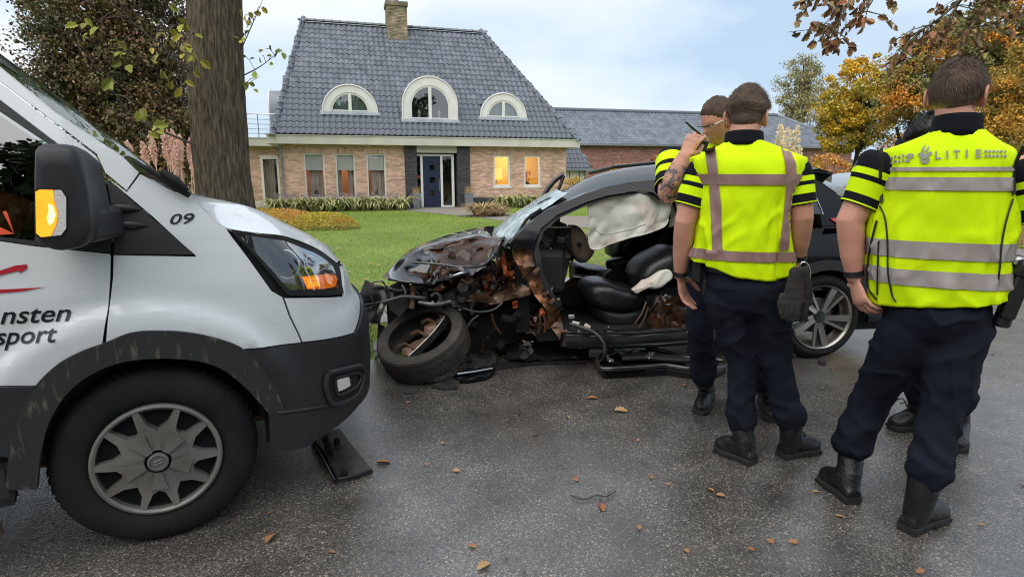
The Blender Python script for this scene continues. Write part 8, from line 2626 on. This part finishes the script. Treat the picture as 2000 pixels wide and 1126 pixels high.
b = MB(); q0, q1 = PY(1757, 275, 3.0), PY(1751, 248, 3.0); b.tube([q0, q1], [.008, .007], 8); b.box(PY(1760, 292, 3.0), (.05, .03, .09)); o = b.obj('shoulder_radio', 'holster', Dp.root, smooth=40)
# ================================================================ parked car, fallen leaves, crumbs
mat('silver_paint', (0.42, 0.45, 0.5), 0.25, metal=0.4, coat=0.6)
mat('leaf_fallen', (0.24, 0.10, 0.035), 0.7, col2=(0.32, 0.18, 0.07), vscale=20, isl=0.35, hue=0.015)
mat('leaf_fallen_pale', (0.42, 0.26, 0.12), 0.7, col2=(0.32, 0.17, 0.065), vscale=20, isl=0.25)
PC = Frame((15.6, 24.5, 0), radians(10))
pc = thing('parked_car', 'silver car parked on the driveway behind the wreck, dark side windows', 'car', PC(0, .9, 0))
Rr = []
for s_, zt, zb in ((-2.1, .75, .35), (-2.05, .95, .28), (-1.75, 1.0, .25), (-1.1, 1.02, .22), (0, 1.0, .22), (.9, .98, .22), (1.3, .95, .25), (1.95, .8, .28), (2.1, .6, .35)):
    Rr.append([PC(s_, .06, zb), PC(s_, 0, (zb + zt) / 2), PC(s_, .04, zt), PC(s_, .9, zt + .03), PC(s_, 1.74, zt), PC(s_, 1.78, (zb + zt) / 2), PC(s_, 1.72, zb)])
b = MB(); b.rings(Rr); b.obj('body', 'silver_paint', pc, smooth=50)
Rr = []
for s_, zt, zb in ((-1.95, 1.0, .98), (-1.6, 1.42, .98), (-1.2, 1.5, .98), (-.2, 1.52, .98), (.3, 1.44, .98), (1.15, 1.0, .96)):
    Rr.append([PC(s_, .05, zb), PC(s_, .05 + (zt - zb) * .38, zt - .03), PC(s_, .9, zt), PC(s_, 1.73 - (zt - zb) * .38, zt - .03), PC(s_, 1.73, zb)])
b = MB(); b.rings(Rr); b.obj('cabin', 'silver_paint', pc, smooth=50)
for px in ([(-1.55, 1.03), (-.72, 1.03), (-.72, 1.38), (-1.25, 1.40)], [(-.64, 1.03), (.85, 1.03), (.32, 1.30), (-.1, 1.38), (-.64, 1.385)]):
    panel(px, lambda x, y: PC(x, .035 + (y - .98) * .36, y), .1, .01, PC.w).obj('window', 'dark_glass', pc)
for s_ in (-1.3, 1.3):
    b = MB(); wheel_tyre(b, PC(s_, .02, .32), -PC.w, R=.32, r=.2, wd=.2, n=24); o = b.obj('wheel', 'rubber', pc, smooth=40)
    b = MB(); b.lathe([(.2, -.02), (.05, -.01), (0, -.01)], PC(s_, .02, .32), -PC.w, 16); b.obj('rim', 'alloy', o, smooth=40)
b = MB(); b.box(PC(-2.02, .12, .85), (.1, .2, .14), PC.rot()); b.obj('tail_lamp', 'tail_red', pc)
# leaves on the wet road
random.seed(5)
def leaf_thing(u, v, s_, label, m='leaf_fallen', group=None, curl=.22):
    p = PZ(u, v, .004)
    t = thing('fallen_leaf', label, 'leaf', p, group)
    a = rnd(0, 2 * pi)
    b = MB(); lobed_leaf(b, p + V((0, 0, .004)), (cos(a), sin(a), rnd(-.05, .12)), (rnd(-.3, .3), rnd(-.3, .3), 1), s_, curl)
    o = b.obj('leaf_blade', m, t, fix=False, smooth=60)
    b = MB(); d = V((cos(a), sin(a), 0)); b.tube([p + V((0, 0, .004)), p - d * s_ * .25 + V((0, 0, .01)), p - d * s_ * .4 + V((0, 0, .004))], .0012, 4); b.obj('stalk', 'twig', t)
leaf_thing(957, 1098, .062, 'pale tan curled fallen leaf nearest the bottom edge, in the middle of the road', 'leaf_fallen_pale')
leaf_thing(535, 1042, .065, 'brown curled fallen leaf on the asphalt to the right of the van wheel')
leaf_thing(1198, 800, .085, 'pale fallen leaf on the road between the door panel and the middle officer', 'leaf_fallen_pale')
leaf_thing(1168, 778, .075, 'brown fallen leaf just behind the pale one on the road')
leaf_thing(733, 903, .075, 'orange fallen leaf at the tip of the plastic trim strip')
leaf_thing(1172, 982, .06, 'small brown fallen leaf beside the twig on the asphalt')
gl_ = 'fallen leaves scattered on the wet road'
lab_ = 'small brown fallen leaf lying loose on the wet asphalt of the road'
for (u, v) in ((641, 1077), (828, 906), (883, 918), (1128, 940), (1276, 935), (1300, 947), (1382, 953), (1398, 966), (1993, 942), (1560, 1058), (1512, 1062), (1790, 1119), (1247, 862), (795, 788), (932, 1068), (1586, 960), (1600, 757), (1656, 719), (1622, 722), (1592, 771), (1686, 812), (1942, 656), (1976, 602), (1932, 690), (1880, 706), (1052, 848), (868, 863), (523, 1005), (1925, 1025), (1475, 1075), (1342, 752), (1106, 812), (1895, 760), (1962, 718), (1650, 1010), (1250, 1035), (1345, 1080)):
    leaf_thing(u, v, rnd(.022, .042), lab_, random.choice(['leaf_fallen', 'leaf_fallen', 'leaf_fallen_pale']), gl_, rnd(.05, .3))
t = thing('twig', 'thin bare dark twig lying on the asphalt in front of the middle officer', 'twig', PZ(1160, 968))
b = MB(); b.tube([V(p) for p in smooth_path([tuple(PZ(u, v, .012)) for u, v in ((1115, 966), (1140, 974), (1165, 966), (1185, 968), (1203, 957))], 4)], .0035, 5); b.tube([PZ(1185, 968, .012), PZ(1192, 958, .03)], .002, 4); b.obj('stick', 'twig', t, smooth=60)
def flakes(name, n, pos, size, m, z=.006, curl=1):
    pos = pos[:n]
    n = len(pos)
    a = RNG.uniform(0, 2 * pi, n); s_ = size * RNG.uniform(.6, 1.4, n)
    vs = np.zeros((n, 4, 3))
    for k in range(4):
        q = a + k * pi / 2
        r_ = s_ * (1 if k % 2 else .6)
        vs[:, k, 0] = pos[:, 0] + np.cos(q) * r_; vs[:, k, 1] = pos[:, 1] + np.sin(q) * r_
        vs[:, k, 2] = z + RNG.uniform(0, .4 * curl, n) * s_
    o = link(name, from_np(name, vs.reshape(-1, 3), np.arange(4 * n).reshape(-1, 4), m)); o['kind'] = 'stuff'
    return o
n = 900
pos = np.stack([RNG.uniform(-1.6, 5, n), RNG.uniform(1.3, 5.5, n)], 1)
pos = pos[((pos[:, 0] - RD.o.x) * RD.w.x + (pos[:, 1] - RD.o.y) * RD.w.y) < -.05]
flakes('road_crumbs', 420, pos, .006, 'junk_dark')
n = 4000
s = RNG.uniform(-9, 14, n); w_ = 2.7 + RNG.exponential(1.3, n)
pos = np.stack([RD.o.x + RD.s.x * s + RD.w.x * w_, RD.o.y + RD.s.y * s + RD.w.y * w_], 1)
flakes('lawn_leaves', 1100, pos, .045, 'leaf_fallen_pale', .02)
flakes('path_leaves', 1500, np.stack([RD.o.x + RD.s.x * s + RD.w.x * (1.1 + RNG.uniform(0, 1.8, n)), RD.o.y + RD.s.y * s + RD.w.y * (1.2 + RNG.uniform(0, 1.7, n))], 1), .04, 'leaf_fallen', .015)
# glass crumbs and dirt round the wreck
n = 700
c = [PZ(u, v) for u, v in zip(RNG.uniform(760, 1420, n), RNG.uniform(690, 760, n))]
flakes('glass_crumbs', 500, np.array([(p.x, p.y) for p in c]), .006, 'silver_trim', .004)
